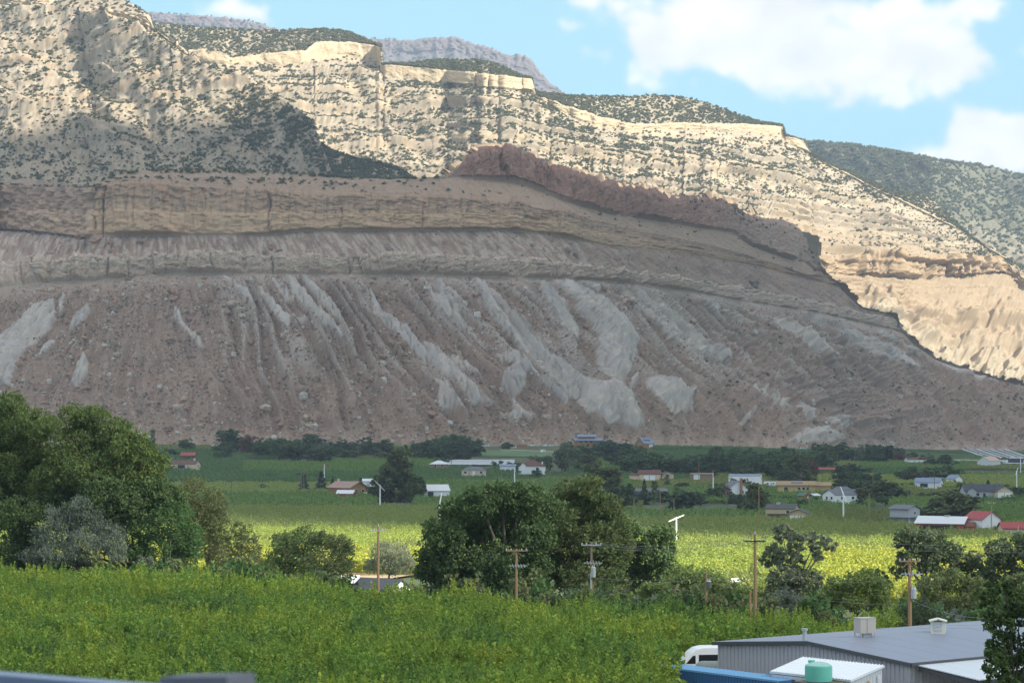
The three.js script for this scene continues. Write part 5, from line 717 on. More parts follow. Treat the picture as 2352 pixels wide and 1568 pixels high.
// ---- white nets and crop covers
const netMat = mat(0.30, 0.35, 0.37, 0.8), netMat2 = mat(0.42, 0.46, 0.50, 0.8);
function netRows(label, x0, x1, y0, y1, n, skew, hgt) {
  const a = onGround((x0 + x1) / 2, y1), b = onGround((x0 + x1) / 2, y0), D0 = -a.z, D1 = -b.z, X0 = side(x0, 1050), X1 = side(x1, 1050), cx = (X0 + X1) / 2 * (D0 + D1) / 2, cz = -(D0 + D1) / 2, t = thing('crop_net', label, 'net', [cx, groundY(cx, cz), cz]); keepOut.push([cx, cz, (X1 - X0) * (D0 + D1) / 4 + 4]);
  for (let k = 0; k < n; k++) {
    const pos = [], idx = [], m = 26;
    for (let i = 0; i <= m; i++) for (let j = 0; j <= 4; j++) { const f = i / m, D = skew ? lerp(D0, D1, f) : lerp(D0, D1, (k + j / 4 * 0.82) / n), X = skew ? lerp(X0 + (X1 - X0) * (k / n) + 0.014 * (1 - f), X0 + (X1 - X0) * (k / n), f) * D + (X1 - X0) / n * D * 0.62 * j / 4 : lerp(X0, X1, f) * D, z = -D; pos.push(X - cx, groundY(X, z) - groundY(cx, cz) + hgt * (0.55 + 0.45 * Math.sin(Math.PI * j / 4)) + 0.12 * n2(i * 0.9 + k, j), z - cz); }
    for (let i = 0; i < m; i++) for (let j = 0; j < 4; j++) { const p = i * 5 + j; idx.push(p, p + 1, p + 6, p, p + 6, p + 5); }
    const g = new THREE.BufferGeometry(); g.setAttribute('position', new THREE.Float32BufferAttribute(pos, 3)); g.setIndex(idx); g.computeVertexNormals(); mesh('net_strip', g, k % 2 ? netMat : netMat2, t);
  }
  return t;
}
netRows('white hail nets stretched over vines in the middle distance', 1006, 1182, 1060, 1070, 6, false, 2.2);
netRows('striped white net tunnels running down towards the pink shed', 2190, 2310, 1030, 1053, 7, true, 2.0);
netRows('low white covers spread below the striped nets at the right edge', 2190, 2400, 1057, 1066, 4, false, 1.4);

// ---------------------------------------------------------------- yard in the lower right: warehouse and its neighbours
const yardY = (h) => CAM_Y - h;
function ribbed(pts, n, th, material, parent, name, up = V(0, 1, 0)) {      // a sheet-metal face as separate ribbed panels between four corners a b (bottom) c d (top)
  const [a, b, c, d] = pts;
  const out = V(0, 0, 0).crossVectors(b.clone().sub(a), d.clone().sub(a)).normalize();
  for (let k = 0; k < n; k++) {
    const g = [], u0 = k / n, u1 = (k + 1) / n, at = (u, v) => a.clone().lerp(b, u).lerp(d.clone().lerp(c, u), v), pos = [], idx = [];
    const prof = [[0, 0], [0.40, 0], [0.46, 1], [0.54, 1], [0.60, 0], [1, 0]];
    prof.forEach(([f, h]) => { for (const v of [0, 1]) { const p = at(lerp(u0, u1, f), v).addScaledVector(out, h * th); pos.push(p.x, p.y, p.z); } });
    for (let i = 0; i < prof.length - 1; i++) { const q = i * 2; idx.push(q, q + 2, q + 3, q, q + 3, q + 1); }
    const ge = new THREE.BufferGeometry(); ge.setAttribute('position', new THREE.Float32BufferAttribute(pos, 3)); ge.setIndex(idx); const gf = ge.toNonIndexed(); gf.computeVertexNormals(); mesh(name, gf, material, parent);
  }
}
const quad = (a, b, c, d) => { const g = new THREE.BufferGeometry(); g.setAttribute('position', new THREE.Float32BufferAttribute([a, b, c, a, c, d].flatMap((v) => [v.x, v.y, v.z]), 3)); g.computeVertexNormals(); return g; };
function slab(a, b, c, d, th) { // a b c d: top corners, counter-clockwise from above
  const n = V(0, 0, 0).crossVectors(b.clone().sub(a), d.clone().sub(a)).normalize().multiplyScalar(-th), P = [a, b, c, d], Q2 = P.map((p) => p.clone().add(n)), g = [quad(a, b, c, d), quad(Q2[3], Q2[2], Q2[1], Q2[0])]; for (let i = 0; i < 4; i++) { const j = (i + 1) % 4; g.push(quad(P[j], P[i], Q2[i], Q2[j])); } return mergeGeometries(g);
}
{
  const wallGrey = mat(0.42, 0.42, 0.46, 0.55, { metalness: 0.1 }), roofGrey = mat(0.225, 0.25, 0.325, 0.5), trim = mat(0.06, 0.065, 0.075, 0.6), soil = groundY(24, -172);
  const P = (x, D, h) => V(x, yardY(h), -D), Lc = [16.2, 182.6], Rc = [28.6, 166.7], r = [0.789, 0.615], len = 46, eave = 17.0, top = 16.25, org = V(22.4, soil, -174.6);
  const T = thing('warehouse', 'grey metal warehouse with a low blue-grey roof at lower right', 'warehouse', org.toArray()), loc = (v) => v.clone().sub(org), off = (c, t) => [c[0] + r[0] * t, c[1] + r[1] * t];
  const mid = [(Lc[0] + Rc[0]) / 2, (Lc[1] + Rc[1]) / 2], G = 22.2;
  const wallHalf = (c0, c1, h0, h1, n) => ribbed([loc(P(...c0, G)), loc(P(...c1, G)), loc(P(...c1, h1)), loc(P(...c0, h0))], n, 0.07, wallGrey, T, 'wall_panel');
  wallHalf(Lc, mid, eave, top, 24); wallHalf(mid, Rc, top, eave, 24); ribbed([loc(P(...Rc, G)), loc(P(...off(Rc, len), G)), loc(P(...off(Rc, len), eave)), loc(P(...Rc, eave))], 60, 0.06, wallGrey, T, 'wall_panel');
  mesh('back_wall', mergeGeometries([quad(loc(P(...off(Lc, len), G)), loc(P(...Lc, G)), loc(P(...Lc, eave)), loc(P(...off(Lc, len), eave))), quad(loc(P(...off(Rc, len), G)), loc(P(...off(Lc, len), G)), loc(P(...off(Lc, len), eave)), loc(P(...off(Rc, len), eave)))]), wallGrey, T);
  const ov = (c, s) => [c[0] + 0.615 * s, c[1] - 0.789 * s], Le = ov(off(Lc, -0.25), -0.3), Re = ov(off(Rc, -0.25), 0.3), Me = off(mid, -0.25);
  const seams = 18;
  for (let k = 0; k < seams; k++) { const a = k / seams * (len + 0.5), b = (k + 1) / seams * (len + 0.5) - 0.03, j = 0.012 * (hash(k, 4) - 0.5); mesh('roof_panel', slab(loc(P(...off(Re, a), eave - 0.02 + j)), loc(P(...off(Re, b), eave - 0.02 + j)), loc(P(...off(Me, b), top - 0.08 + j)), loc(P(...off(Me, a), top - 0.08 + j)), 0.09), roofGrey, T); mesh('roof_panel', slab(loc(P(...off(Me, a), top - 0.08 + j)), loc(P(...off(Me, b), top - 0.08 + j)), loc(P(...off(Le, b), eave - 0.02 + j)), loc(P(...off(Le, a), eave - 0.02 + j)), 0.09), roofGrey, T); }
  const edge = (a, h0, b, h1) => { const g = new THREE.BoxGeometry(Math.hypot(b[0] - a[0], b[1] - a[1], h1 - h0), 0.26, 0.12), p0 = loc(P(...a, h0)), p1 = loc(P(...b, h1)), m = mesh('trim', g, trim, T); m.position.copy(p0).lerp(p1, 0.5); m.quaternion.setFromUnitVectors(V(1, 0, 0), p1.clone().sub(p0).normalize()); };
  edge(off(Le, -0.08), eave + 0.12, off(Me, -0.08), top + 0.06); edge(off(Me, -0.08), top + 0.06, off(Re, -0.08), eave + 0.12); edge(ov(Re, 0.06), eave + 0.12, ov(off(Re, len), 0.06), eave + 0.12);
  // on the roof
  const onRoof = (t, s) => { const c = ov(off(mid, t), s), h = lerp(top, eave, Math.abs(s) / 10.1) - 0.09; return P(...c, h); };
  { const p = onRoof(0.7, -1.2), t = thing('vent_pipe', 'galvanised vent pipe with a cap at the left end of the warehouse roof', 'vent', p.toArray()); mesh('pipe', new THREE.CylinderGeometry(0.16, 0.16, 0.75, 14).translate(0, 0.36, 0), paint.metal, t); mesh('cap', new THREE.CylinderGeometry(0.25, 0.25, 0.16, 14).translate(0, 0.8, 0), paint.metal, t); }
  { const p = onRoof(6.0, 0), t = thing('air_conditioner', 'beige box-shaped cooler on legs on the warehouse roof', 'air conditioner', p.toArray(), 0.35), m = mat(0.44, 0.41, 0.38, 0.7); mesh('housing', boxG(1.32, 1.12, 1.1, 0, 0.82, 0), m, t); mesh('lid', boxG(1.38, 0.05, 1.16, 0, 1.405, 0), m, t); for (const [x, z] of [[-0.6, 0.5], [0.6, 0.5], [-0.6, -0.5], [0.6, -0.5]]) mesh('leg', boxG(0.06, 0.28, 0.06, x, 0.12, z), m, t); mesh('seam', boxG(0.02, 1.1, 0.02, -0.1, 0.82, 0.556), trim, t); mesh('duct', boxG(0.7, 0.3, 0.6, 0.1, 0.11, 0), paint.metal, t); }
  { const p = onRoof(13.2, 1.0), t = thing('cupola', 'white louvred vent box with a little gabled lid on the warehouse roof', 'vent', p.toArray(), -0.15), m = mat(0.66, 0.64, 0.56, 0.7); mesh('box', boxG(1.15, 0.95, 1.0, 0, 0.42, 0), m, t); for (const g of roofSlabs(1.3, 0.9, 0.16, 1.2, 0.08, 0.08)) mesh('lid', g.rotateY(Math.PI / 2), m, t); for (let k = 0; k < 6; k++) { mesh('louvre', boxG(0.55, 0.05, 0.06, -0.05, 0.2 + k * 0.11, 0.51).rotateX(0), paint.white, t); mesh('louvre', boxG(0.06, 0.05, 0.5, 0.585, 0.2 + k * 0.11, 0), paint.white, t); } mesh('louvre_back', boxG(0.6, 0.7, 0.02, -0.05, 0.47, 0.505), paint.grey, t); }
  // lean-to canopy
  { const t = thing('canopy', 'open white-roofed canopy along the front of the warehouse', 'canopy', org.toArray()), a = off(Rc, 0.4), b = off(Rc, 22), w = 6.0, hA = 17.15, hB = 17.72, white = mat(0.56, 0.6, 0.66, 0.5), n = 12;
    for (let k = 0; k < n; k++) { const q0 = off(Rc, 0.4 + k * 1.8), q1 = off(Rc, 0.4 + (k + 1) * 1.8 - 0.02); mesh('roof_panel', slab(loc(P(...ov(q0, w), hB)), loc(P(...ov(q1, w), hB)), loc(P(...ov(q1, 0.25), hA)), loc(P(...ov(q0, 0.25), hA)), 0.07), white, t); }
    for (const s of [0.7, 5.5, 11, 16.5, 21]) { const c = ov(off(Rc, s), w - 0.4); mesh('post', boxG(0.16, 4.6, 0.16).translate(...loc(P(...c, 20.1)).toArray()), trim, t); }
    const c0 = ov(off(Rc, 0.5), 0.4), c1 = ov(off(Rc, 0.5), w - 0.3); mesh('beam', slab(loc(P(...c0, 17.3)), loc(P(...c1, 17.85)), loc(P(...off(c1, 0.2), 17.85)), loc(P(...off(c0, 0.2), 17.3)), 0.3), trim, t);
    mesh('inner_wall', quad(loc(P(...ov(off(Rc, 9), 0.3), 22)), loc(P(...ov(off(Rc, 9), w), 22)), loc(P(...ov(off(Rc, 9), w), 17.8)), loc(P(...ov(off(Rc, 9), 0.3), 17.3))), wallGrey, t); }
  // small white building
  { const org2 = V(22, groundY(22, -166), -166), t = thing('shed', 'small white shed with a ribbed white roof in front of the warehouse', 'shed', org2.toArray()), lo = (x, D, h) => P(x, D, h).sub(org2), A = [21.4, 171], B = [26.5, 165], C = [23.5, 160.9], Dd = [18.5, 166.7], white = mat(0.7, 0.74, 0.8, 0.4), wallW = mat(0.5, 0.54, 0.6, 0.6);
    ribbed([lo(...Dd, 17.62), lo(...C, 17.62), lo(...B, 17.02), lo(...A, 17.02)], 26, 0.06, white, t, 'roof_panel'); mesh('roof_base', slab(lo(...Dd, 17.64), lo(...C, 17.64), lo(...B, 17.04), lo(...A, 17.04), 0.12), white, t);
    const ins = (p, q, f) => [lerp(p[0], q[0], f), lerp(p[1], q[1], f)], c2 = ins(C, Dd, 0.03), b2 = ins(B, A, 0.03), d2 = ins(Dd, C, 0.03), a2 = ins(A, B, 0.03);
    ribbed([lo(...c2, 22), lo(...b2, 22), lo(...b2, 17.2), lo(...c2, 17.8)], 12, 0.03, wallW, t, 'wall_panel'); ribbed([lo(...d2, 22), lo(...c2, 22), lo(...c2, 17.8), lo(...d2, 17.8)], 16, 0.03, wallW, t, 'wall_panel'); mesh('back_wall', mergeGeometries([quad(lo(...b2, 22), lo(...a2, 22), lo(...a2, 17.2), lo(...b2, 17.2)), quad(lo(...a2, 22), lo(...d2, 22), lo(...d2, 17.8), lo(...a2, 17.2))]), wallW, t);
    const along = [b2[0] - c2[0], b2[1] - c2[1]], w3 = (f, h, o) => lo(c2[0] + along[0] * f + 0.08 * o, c2[1] + along[1] * f - 0.06 * o, h);
    for (let k = 0; k < 6; k++) { const a = w3(0.82, 17.75 + k * 0.1, 1), b = w3(0.93, 17.75 + k * 0.1, 1); mesh('vent_slat', mergeGeometries([quad(a, b, b.clone().add(V(0, 0.07, 0)), a.clone().add(V(0, 0.07, 0)))]), white, t); }
    const lamp = w3(0.52, 18.0, 2.2); mesh('wall_lamp', new THREE.SphereGeometry(0.12, 10, 8).scale(1, 1.2, 1).translate(...lamp.toArray()), paint.tan, t); }
  // blue container
  { const u = [0.62, -0.785], w = [-0.785, -0.62], o = [12.3, 176], H0 = 20.75, H1 = 18.0, L0 = 13.6, W0 = 2.44, org3 = V(16, groundY(16, -170), -170), t = thing('shipping_container', 'long blue corrugated shipping container at the lower right', 'container', org3.toArray()), lo = (a, b, h) => P(o[0] + u[0] * a + w[0] * b, o[1] + u[1] * a + w[1] * b, h).sub(org3), blue = mat(0.035, 0.12, 0.28, 0.55), blueTop = mat(0.12, 0.30, 0.52, 0.45);
    ribbed([lo(0, W0, H0), lo(L0, W0, H0), lo(L0, W0, H1), lo(0, W0, H1)], 44, -0.05, blue, t, 'side_panel'); ribbed([lo(0, W0, H1), lo(L0, W0, H1), lo(L0, 0, H1), lo(0, 0, H1)], 30, 0.03, blueTop, t, 'top_panel');
    mesh('end_wall', mergeGeometries([quad(lo(L0, W0, H0), lo(L0, 0, H0), lo(L0, 0, H1), lo(L0, W0, H1)), quad(lo(0, 0, H0), lo(0, W0, H0), lo(0, W0, H1), lo(0, 0, H1))]), blue, t); mesh('rear_wall', quad(lo(L0, 0, H0), lo(0, 0, H0), lo(0, 0, H1), lo(L0, 0, H1)), blue, t);
    const rail = slab(lo(0, W0 + 0.06, H1 - 0.03), lo(L0, W0 + 0.06, H1 - 0.03), lo(L0, W0 - 0.08, H1 - 0.03), lo(0, W0 - 0.08, H1 - 0.03), 0.14); mesh('top_rail', rail, blueTop, t); }
  // tank on its stand
  { const p = P(21.35, 161.6, 17.78), g = groundY(21.35, -161.6), ts = thing('tank_stand', 'rusty wooden platform under the teal water tank', 'stand', [p.x, g, p.z], 0.66); const hh = p.y - g; for (const [x, z] of [[-1.1, -1], [1.1, -1], [-1.1, 1], [1.1, 1]]) mesh('leg', boxG(0.16, hh + 0.4, 0.16, x, hh / 2 - 0.3, z), paint.rust, ts); for (let k = 0; k < 9; k++) mesh('plank', boxG(0.27, 0.1, 2.7, -1.22 + k * 0.305, hh - 0.06 - 0.02 * hash(k, 2), rr(-.08, .08)), k % 3 ? paint.rough : barkDark, ts); mesh('edge_beam', boxG(2.8, 0.18, 0.12, 0, hh - 0.22, 1.2), barkDark, ts);
    const t = thing('water_tank', 'teal plastic water tank with a domed lid beside the white shed', 'tank', p.toArray()), teal = mat(0.13, 0.48, 0.40, 0.45), tealTop = mat(0.30, 0.52, 0.47, 0.6); const pr = [[0, 0], [0.92, 0], [0.95, 0.06], [0.95, 1.02], [0.9, 1.14]].map(([x, y]) => new THREE.Vector2(x, y)); mesh('body', new THREE.LatheGeometry(pr, 40), teal, t); mesh('dome', new THREE.LatheGeometry([[0.9, 1.14], [0.7, 1.26], [0.4, 1.34], [0, 1.37]].map(([x, y]) => new THREE.Vector2(x, y)), 40), tealTop, t); mesh('filler_lid', new THREE.CylinderGeometry(0.24, 0.24, 0.16, 20).translate(-0.45, 1.36, -0.3), teal, t); }
}
// ---- vehicles
function wheel(r, w, x, z, parent) { const t = mesh('wheel', new THREE.CylinderGeometry(r, r, w, 18).rotateX(Math.PI / 2), paint.tyre, parent); t.position.set(x, r, z); mesh('rim', new THREE.CylinderGeometry(r * 0.58, r * 0.58, w + 0.03, 12).rotateX(Math.PI / 2), paint.chrome, t); }
function extr(profile, w, bevel = 0.06) { const s = new THREE.Shape(profile.map(([x, y]) => new THREE.Vector2(x, y))); return new THREE.ExtrudeGeometry(s, { depth: w - 2 * bevel, bevelThickness: bevel, bevelSize: bevel, bevelSegments: 3 }).translate(0, 0, -(w - 2 * bevel) / 2); }
{
  const p = put(1540, 1500, 196), y = groundY(p.x, p.z), t = thing('van', 'white high-roofed van parked left of the warehouse', 'van', [p.x, y, p.z], 0.12), w = mat(0.78, 0.79, 0.82, 0.3);
  const pr = [[0, 0.45], [-0.02, 0.9], [0.1, 1.12], [0.85, 1.36], [1.65, 2.25], [2.1, 2.56], [2.7, 2.68], [6.3, 2.7], [6.45, 2.55], [6.5, 0.45]];
  mesh('body', extr(pr, 1.98, 0.12), w, t); const gl = mat(0.015, 0.018, 0.02, 0.12);
  mesh('side_window', extr([[1.15, 1.42], [1.95, 1.42], [1.95, 2.1], [1.72, 2.05]], 2.03, 0.01), gl, t); mesh('side_window', extr([[2.25, 1.4], [4.1, 1.4], [4.1, 2.15], [2.25, 2.15]], 2.03, 0.01), gl, t); mesh('side_window', extr([[4.3, 1.4], [6.1, 1.4], [6.1, 2.15], [4.3, 2.15]], 2.03, 0.01), gl, t);
  mesh('windscreen', extr([[0.82, 1.40], [1.60, 2.27], [1.56, 2.30], [0.78, 1.43]], 1.7, 0.01), gl, t); for (const x of [1.1, 5.1]) for (const z of [-0.85, 0.85]) wheel(0.36, 0.24, x, z, t); mesh('headlight', boxG(0.1, 0.25, 0.3, 0.0, 0.95, 0.78), paint.chrome, t); mesh('headlight', boxG(0.1, 0.25, 0.3, 0.0, 0.95, -0.78), paint.chrome, t);
}
{ const p = put(1660, 1500, 190), y = groundY(p.x, p.z), t = thing('fuel_tank', 'rounded grey-green fuel tank between the van and the warehouse', 'tank', [p.x, y, p.z], -0.1), m = mat(0.16, 0.2, 0.19, 0.4); mesh('shell', new THREE.CapsuleGeometry(0.72, 2.4, 8, 24).rotateZ(Math.PI / 2).translate(-0.4, 1.3, 0), m, t); for (const x of [-1.4, 0.6]) mesh('leg', boxG(0.2, 0.9, 1.0, x, 0.3, 0), paint.grey, t); mesh('valve', new THREE.CylinderGeometry(0.12, 0.12, 0.2, 12).translate(-0.3, 2.08, 0), paint.metal, t); }
function pickup(label, xd, yb, m, turn = 0) {
  const p = onGround(xd, yb); p.y = groundY(p.x, p.z); keepOut.push([p.x, p.z, 6]); const t = thing('pickup_truck', label, 'pickup truck', p.toArray(), turn);
  mesh('body', extr([[-2.6, 0.45], [-2.65, 0.95], [-1.5, 1.05], [-1.0, 1.65], [0.3, 1.7], [0.6, 1.1], [2.6, 1.1], [2.65, 0.5]], 1.85), m, t); mesh('side_window', extr([[-1.2, 1.1], [-0.9, 1.55], [0.2, 1.55], [0.4, 1.1]], 1.89, 0.01), paint.glass, t); for (const x of [-1.7, 1.7]) for (const z of [-0.8, 0.8]) wheel(0.38, 0.26, x, z, t);
}
pickup('white pickup truck parked in front of the maroon-roofed house', 410, 1083, paint.white); pickup('grey pickup truck parked right of the white one by the maroon-roofed house', 433, 1083, paint.grey);
pickup('dark pickup truck parked under the big dark tree beside the barn', 918, 1152, paint.roofDark); pickup('silver pickup truck near the white barn', 936, 1152, paint.metal, 0.4); pickup('white pickup truck by the dark grey house at the right', 2330, 1153, paint.white, 0.3);
function caravan(label, xd, yb, len, turn = 0) {
  const p = onGround(xd, yb); p.y = groundY(p.x, p.z); keepOut.push([p.x, p.z, 8]); const t = thing('travel_trailer', label, 'trailer', p.toArray(), turn), a = len / 2;
  mesh('body', extr([[-a, 0.7], [-a - 0.3, 1.3], [-a, 2.9], [-a + 0.4, 3.1], [a, 3.1], [a, 0.7]], 2.3), paint.white, t); for (const x of [-a * 0.5, a * 0.4]) mesh('window', boxG(0.9, 0.6, 0.06, x, 2.1, 1.16), paint.glass, t); mesh('door', boxG(0.7, 1.8, 0.05, a * 0.05, 1.6, 1.165), paint.grey, t); mesh('stripe', boxG(len * 0.9, 0.16, 0.03, 0, 1.3, 1.16), paint.roofBlue, t); for (const x of [-0.5, 0.4]) for (const z of [-0.95, 0.95]) wheel(0.36, 0.24, x, z, t); mesh('hitch', boxG(1.2, 0.12, 0.12, -a - 0.7, 0.6, 0), paint.dark, t);
}
caravan('white camper trailer beside the brown wooden house', 849, 1146, 5.2, 0.3); caravan('white camper trailer right of the long white metal building', 1770, 1118, 7); caravan('white camper behind the yellow tan house', 1852, 1119, 7, 0.1);
{ const p = onGround(1247, 1039); p.y = groundY(p.x, p.z); const t = thing('cargo_trailer', 'small white cargo trailer on the field road below the mesa', 'trailer', p.toArray(), 0.2); mesh('box', boxG(3.8, 2.2, 2.2, 0, 1.6, 0), paint.white, t); mesh('door', boxG(0.9, 1.7, 0.05, 0.8, 1.5, 1.13), paint.grey, t); for (const z of [-1.1, 1.1]) wheel(0.38, 0.25, 0.2, z, t); mesh('hitch', boxG(1.4, 0.12, 0.12, -2.5, 0.6, 0), paint.dark, t); }
{ const p = onGround(1186, 1027); p.y = groundY(p.x, p.z); const t = thing('hoop_house', 'white rounded hoop house at the foot of the mesa', 'greenhouse', p.toArray()); mesh('cover', new THREE.CylinderGeometry(3, 3, 6, 20, 1, false, -Math.PI / 2, Math.PI).rotateX(-Math.PI / 2).translate(-3, 0, 0), paint.white, t); mesh('side_shed', boxG(9, 2.4, 5, 5, 1.2, 0), paint.wood, t); mesh('shed_roof', boxG(9.6, 0.2, 5.8, 5, 2.55, 0), paint.roofBlue, t); }
{ // banner wall with a red end
  const p = onGround(492, 1087); p.y = groundY(p.x, p.z); keepOut.push([p.x, p.z, 15]); const t = thing('flatbed_trailer', 'long low trailer wrapped in a white and blue banner', 'trailer', p.toArray()), s = perD(-p.z); const W = 52 * s; mesh('bed', boxG(W, 0.5, 2.2, 0, 0.75, 0), paint.white, t); for (let k = 0; k < 9; k++) mesh('banner', boxG(W / 9 - 0.05, 1.1, 0.06, -W / 2 + (k + 0.5) * W / 9, 1.25, 1.12), [paint.white, paint.blue, netMat2, paint.roofBlue, paint.white, mat(0.4, 0.3, 0.5), netMat, paint.roofBlue, paint.white][k], t); mesh('red_end', boxG(2.4, 1.5, 2.2, W / 2 + 1.2, 0.9, 0), mat(0.6, 0.07, 0.05), t); for (const x of [-W / 3, W / 3]) wheel(0.45, 0.3, x, 1, t); }
{ const p = put(1452, 1290, 330); p.y = groundY(p.x, p.z); const t = thing('tractor', 'red tractor glimpsed through the central trees', 'tractor', p.toArray(), 0.4), m = mat(0.62, 0.07, 0.05, 0.5); mesh('body', boxG(2.2, 0.8, 0.8, 0, 1.2, 0), m, t); mesh('cab', boxG(1.1, 1.3, 1.2, 0.7, 2.2, 0), paint.glass, t); mesh('cab_roof', boxG(1.3, 0.14, 1.35, 0.7, 2.92, 0), m, t); for (const z of [-0.75, 0.75]) { wheel(0.8, 0.4, 0.8, z, t); wheel(0.45, 0.3, -0.9, z, t); } }
{ const p = put(1704, 1309, 318); p.y = groundY(p.x, p.z); const t = thing('tarp_stack', 'bright white and orange tarpaulins on a low stack at the edge of the sunlit field', 'tarp', p.toArray()); const s = perD(318); mesh('white_tarp', new THREE.CapsuleGeometry(0.5, 52 * s * 0.72, 6, 16).rotateZ(Math.PI / 2).scale(1, 1.1, 1.6).translate(-0.3, 2.4, 0), mat(0.8, 0.84, 0.86), t); mesh('orange_tarp', new THREE.CapsuleGeometry(0.45, 0.8, 6, 16).rotateZ(Math.PI / 2).scale(1, 1.1, 1.6).translate(1.1, 2.42, 0.12), mat(0.75, 0.32, 0.08), t); mesh('pallet', boxG(3.2, 2.0, 1.6, 0, 0.95, 0), paint.wood, t); }

// ---------------------------------------------------------------- trees across the valley
reseed(733);
function valleyCrown(shape, col, n, leaf) {                                 // unit height 10 m
  const l = new Leaves();
  if (shape === 'cone') { for (let k = 0; k < n; k++) { const y = 10 * Math.pow(rnd(), 1.25), q = (1 - y / 10.4) * 2.6 * (0.75 + 0.25 * Math.sin(y * 3.1)) * Math.sqrt(rr(0.35, 1)), a = rr(0, 6.28); l.add(Math.cos(a) * q, y + 0.2, Math.sin(a) * q, leaf, col, V(Math.cos(a), -0.3, Math.sin(a)), 0.5); } return l.geo(); }
  const lobes = shape === 'column' ? [[0, 3, 1.3], [0.2, 5, 1.4], [-0.1, 7, 1.2], [0.1, 8.8, 0.9], [0, 1.5, 1.2]] : shape === 'feather' ? Array.from({ length: 11 }, () => [rr(-2.6, 2.6), rr(2, 8.4), rr(1.1, 1.7)]) : Array.from({ length: 17 }, () => { const a = rr(0, 6.28), q = rr(0.4, 3.1), y = rr(0.9, 8.2 - q * 0.6); return [Math.cos(a) * q, y, rr(1.2, 2.1), Math.sin(a) * q]; });
  for (const [x, y, r, z] of lobes) for (let c = 0; c < n / lobes.length / 16; c++) { const u = rr(-1, 1), a = rr(0, 6.28), q = Math.sqrt(1 - u * u), f = r * rr(0.6, 1.05), k = rr(0.8, 1.15); l.clump(x + q * Math.cos(a) * f, Math.max(0.4, y + u * f), (z || 0) + q * Math.sin(a) * f, 0.6, 16, leaf, [col[0] * k, col[1] * k, col[2] * k], shape === 'feather' ? { sweep: [0.2, 0.8], slim: 0.45 } : {}); }
  return l.geo();
}
const vTrunk = limb([V(0, -0.5, 0), V(0.1, 2, 0), V(0, 4.5, 0.1)], 0.34, 0.16);
const VT = { dark: [0.08, 0.135, 0.06], deep: [0.062, 0.11, 0.058], olive: [0.125, 0.155, 0.065], mid: [0.105, 0.175, 0.07], blue: [0.10, 0.14, 0.135], grey: [0.18, 0.22, 0.145], rust: [0.2, 0.125, 0.09], light: [0.165, 0.225, 0.095] };
const vGeo = {};
for (const c in VT) vGeo['round_' + c] = [valleyCrown('round', VT[c], 2600, 0.62), valleyCrown('round', VT[c], 2600, 0.62)];
vGeo.cone_blue = [valleyCrown('cone', VT.blue, 1600, 0.6)]; vGeo.cone_deep = [valleyCrown('cone', VT.deep, 1600, 0.6)]; vGeo.column_light = [valleyCrown('column', VT.light, 900, 0.6)]; vGeo.column_dark = [valleyCrown('column', VT.dark, 900, 0.6)]; vGeo.feather_grey = [valleyCrown('feather', VT.grey, 2600, 0.6)]; vGeo.feather_mid = [valleyCrown('feather', VT.mid, 2600, 0.6)];
let vCount = 0;
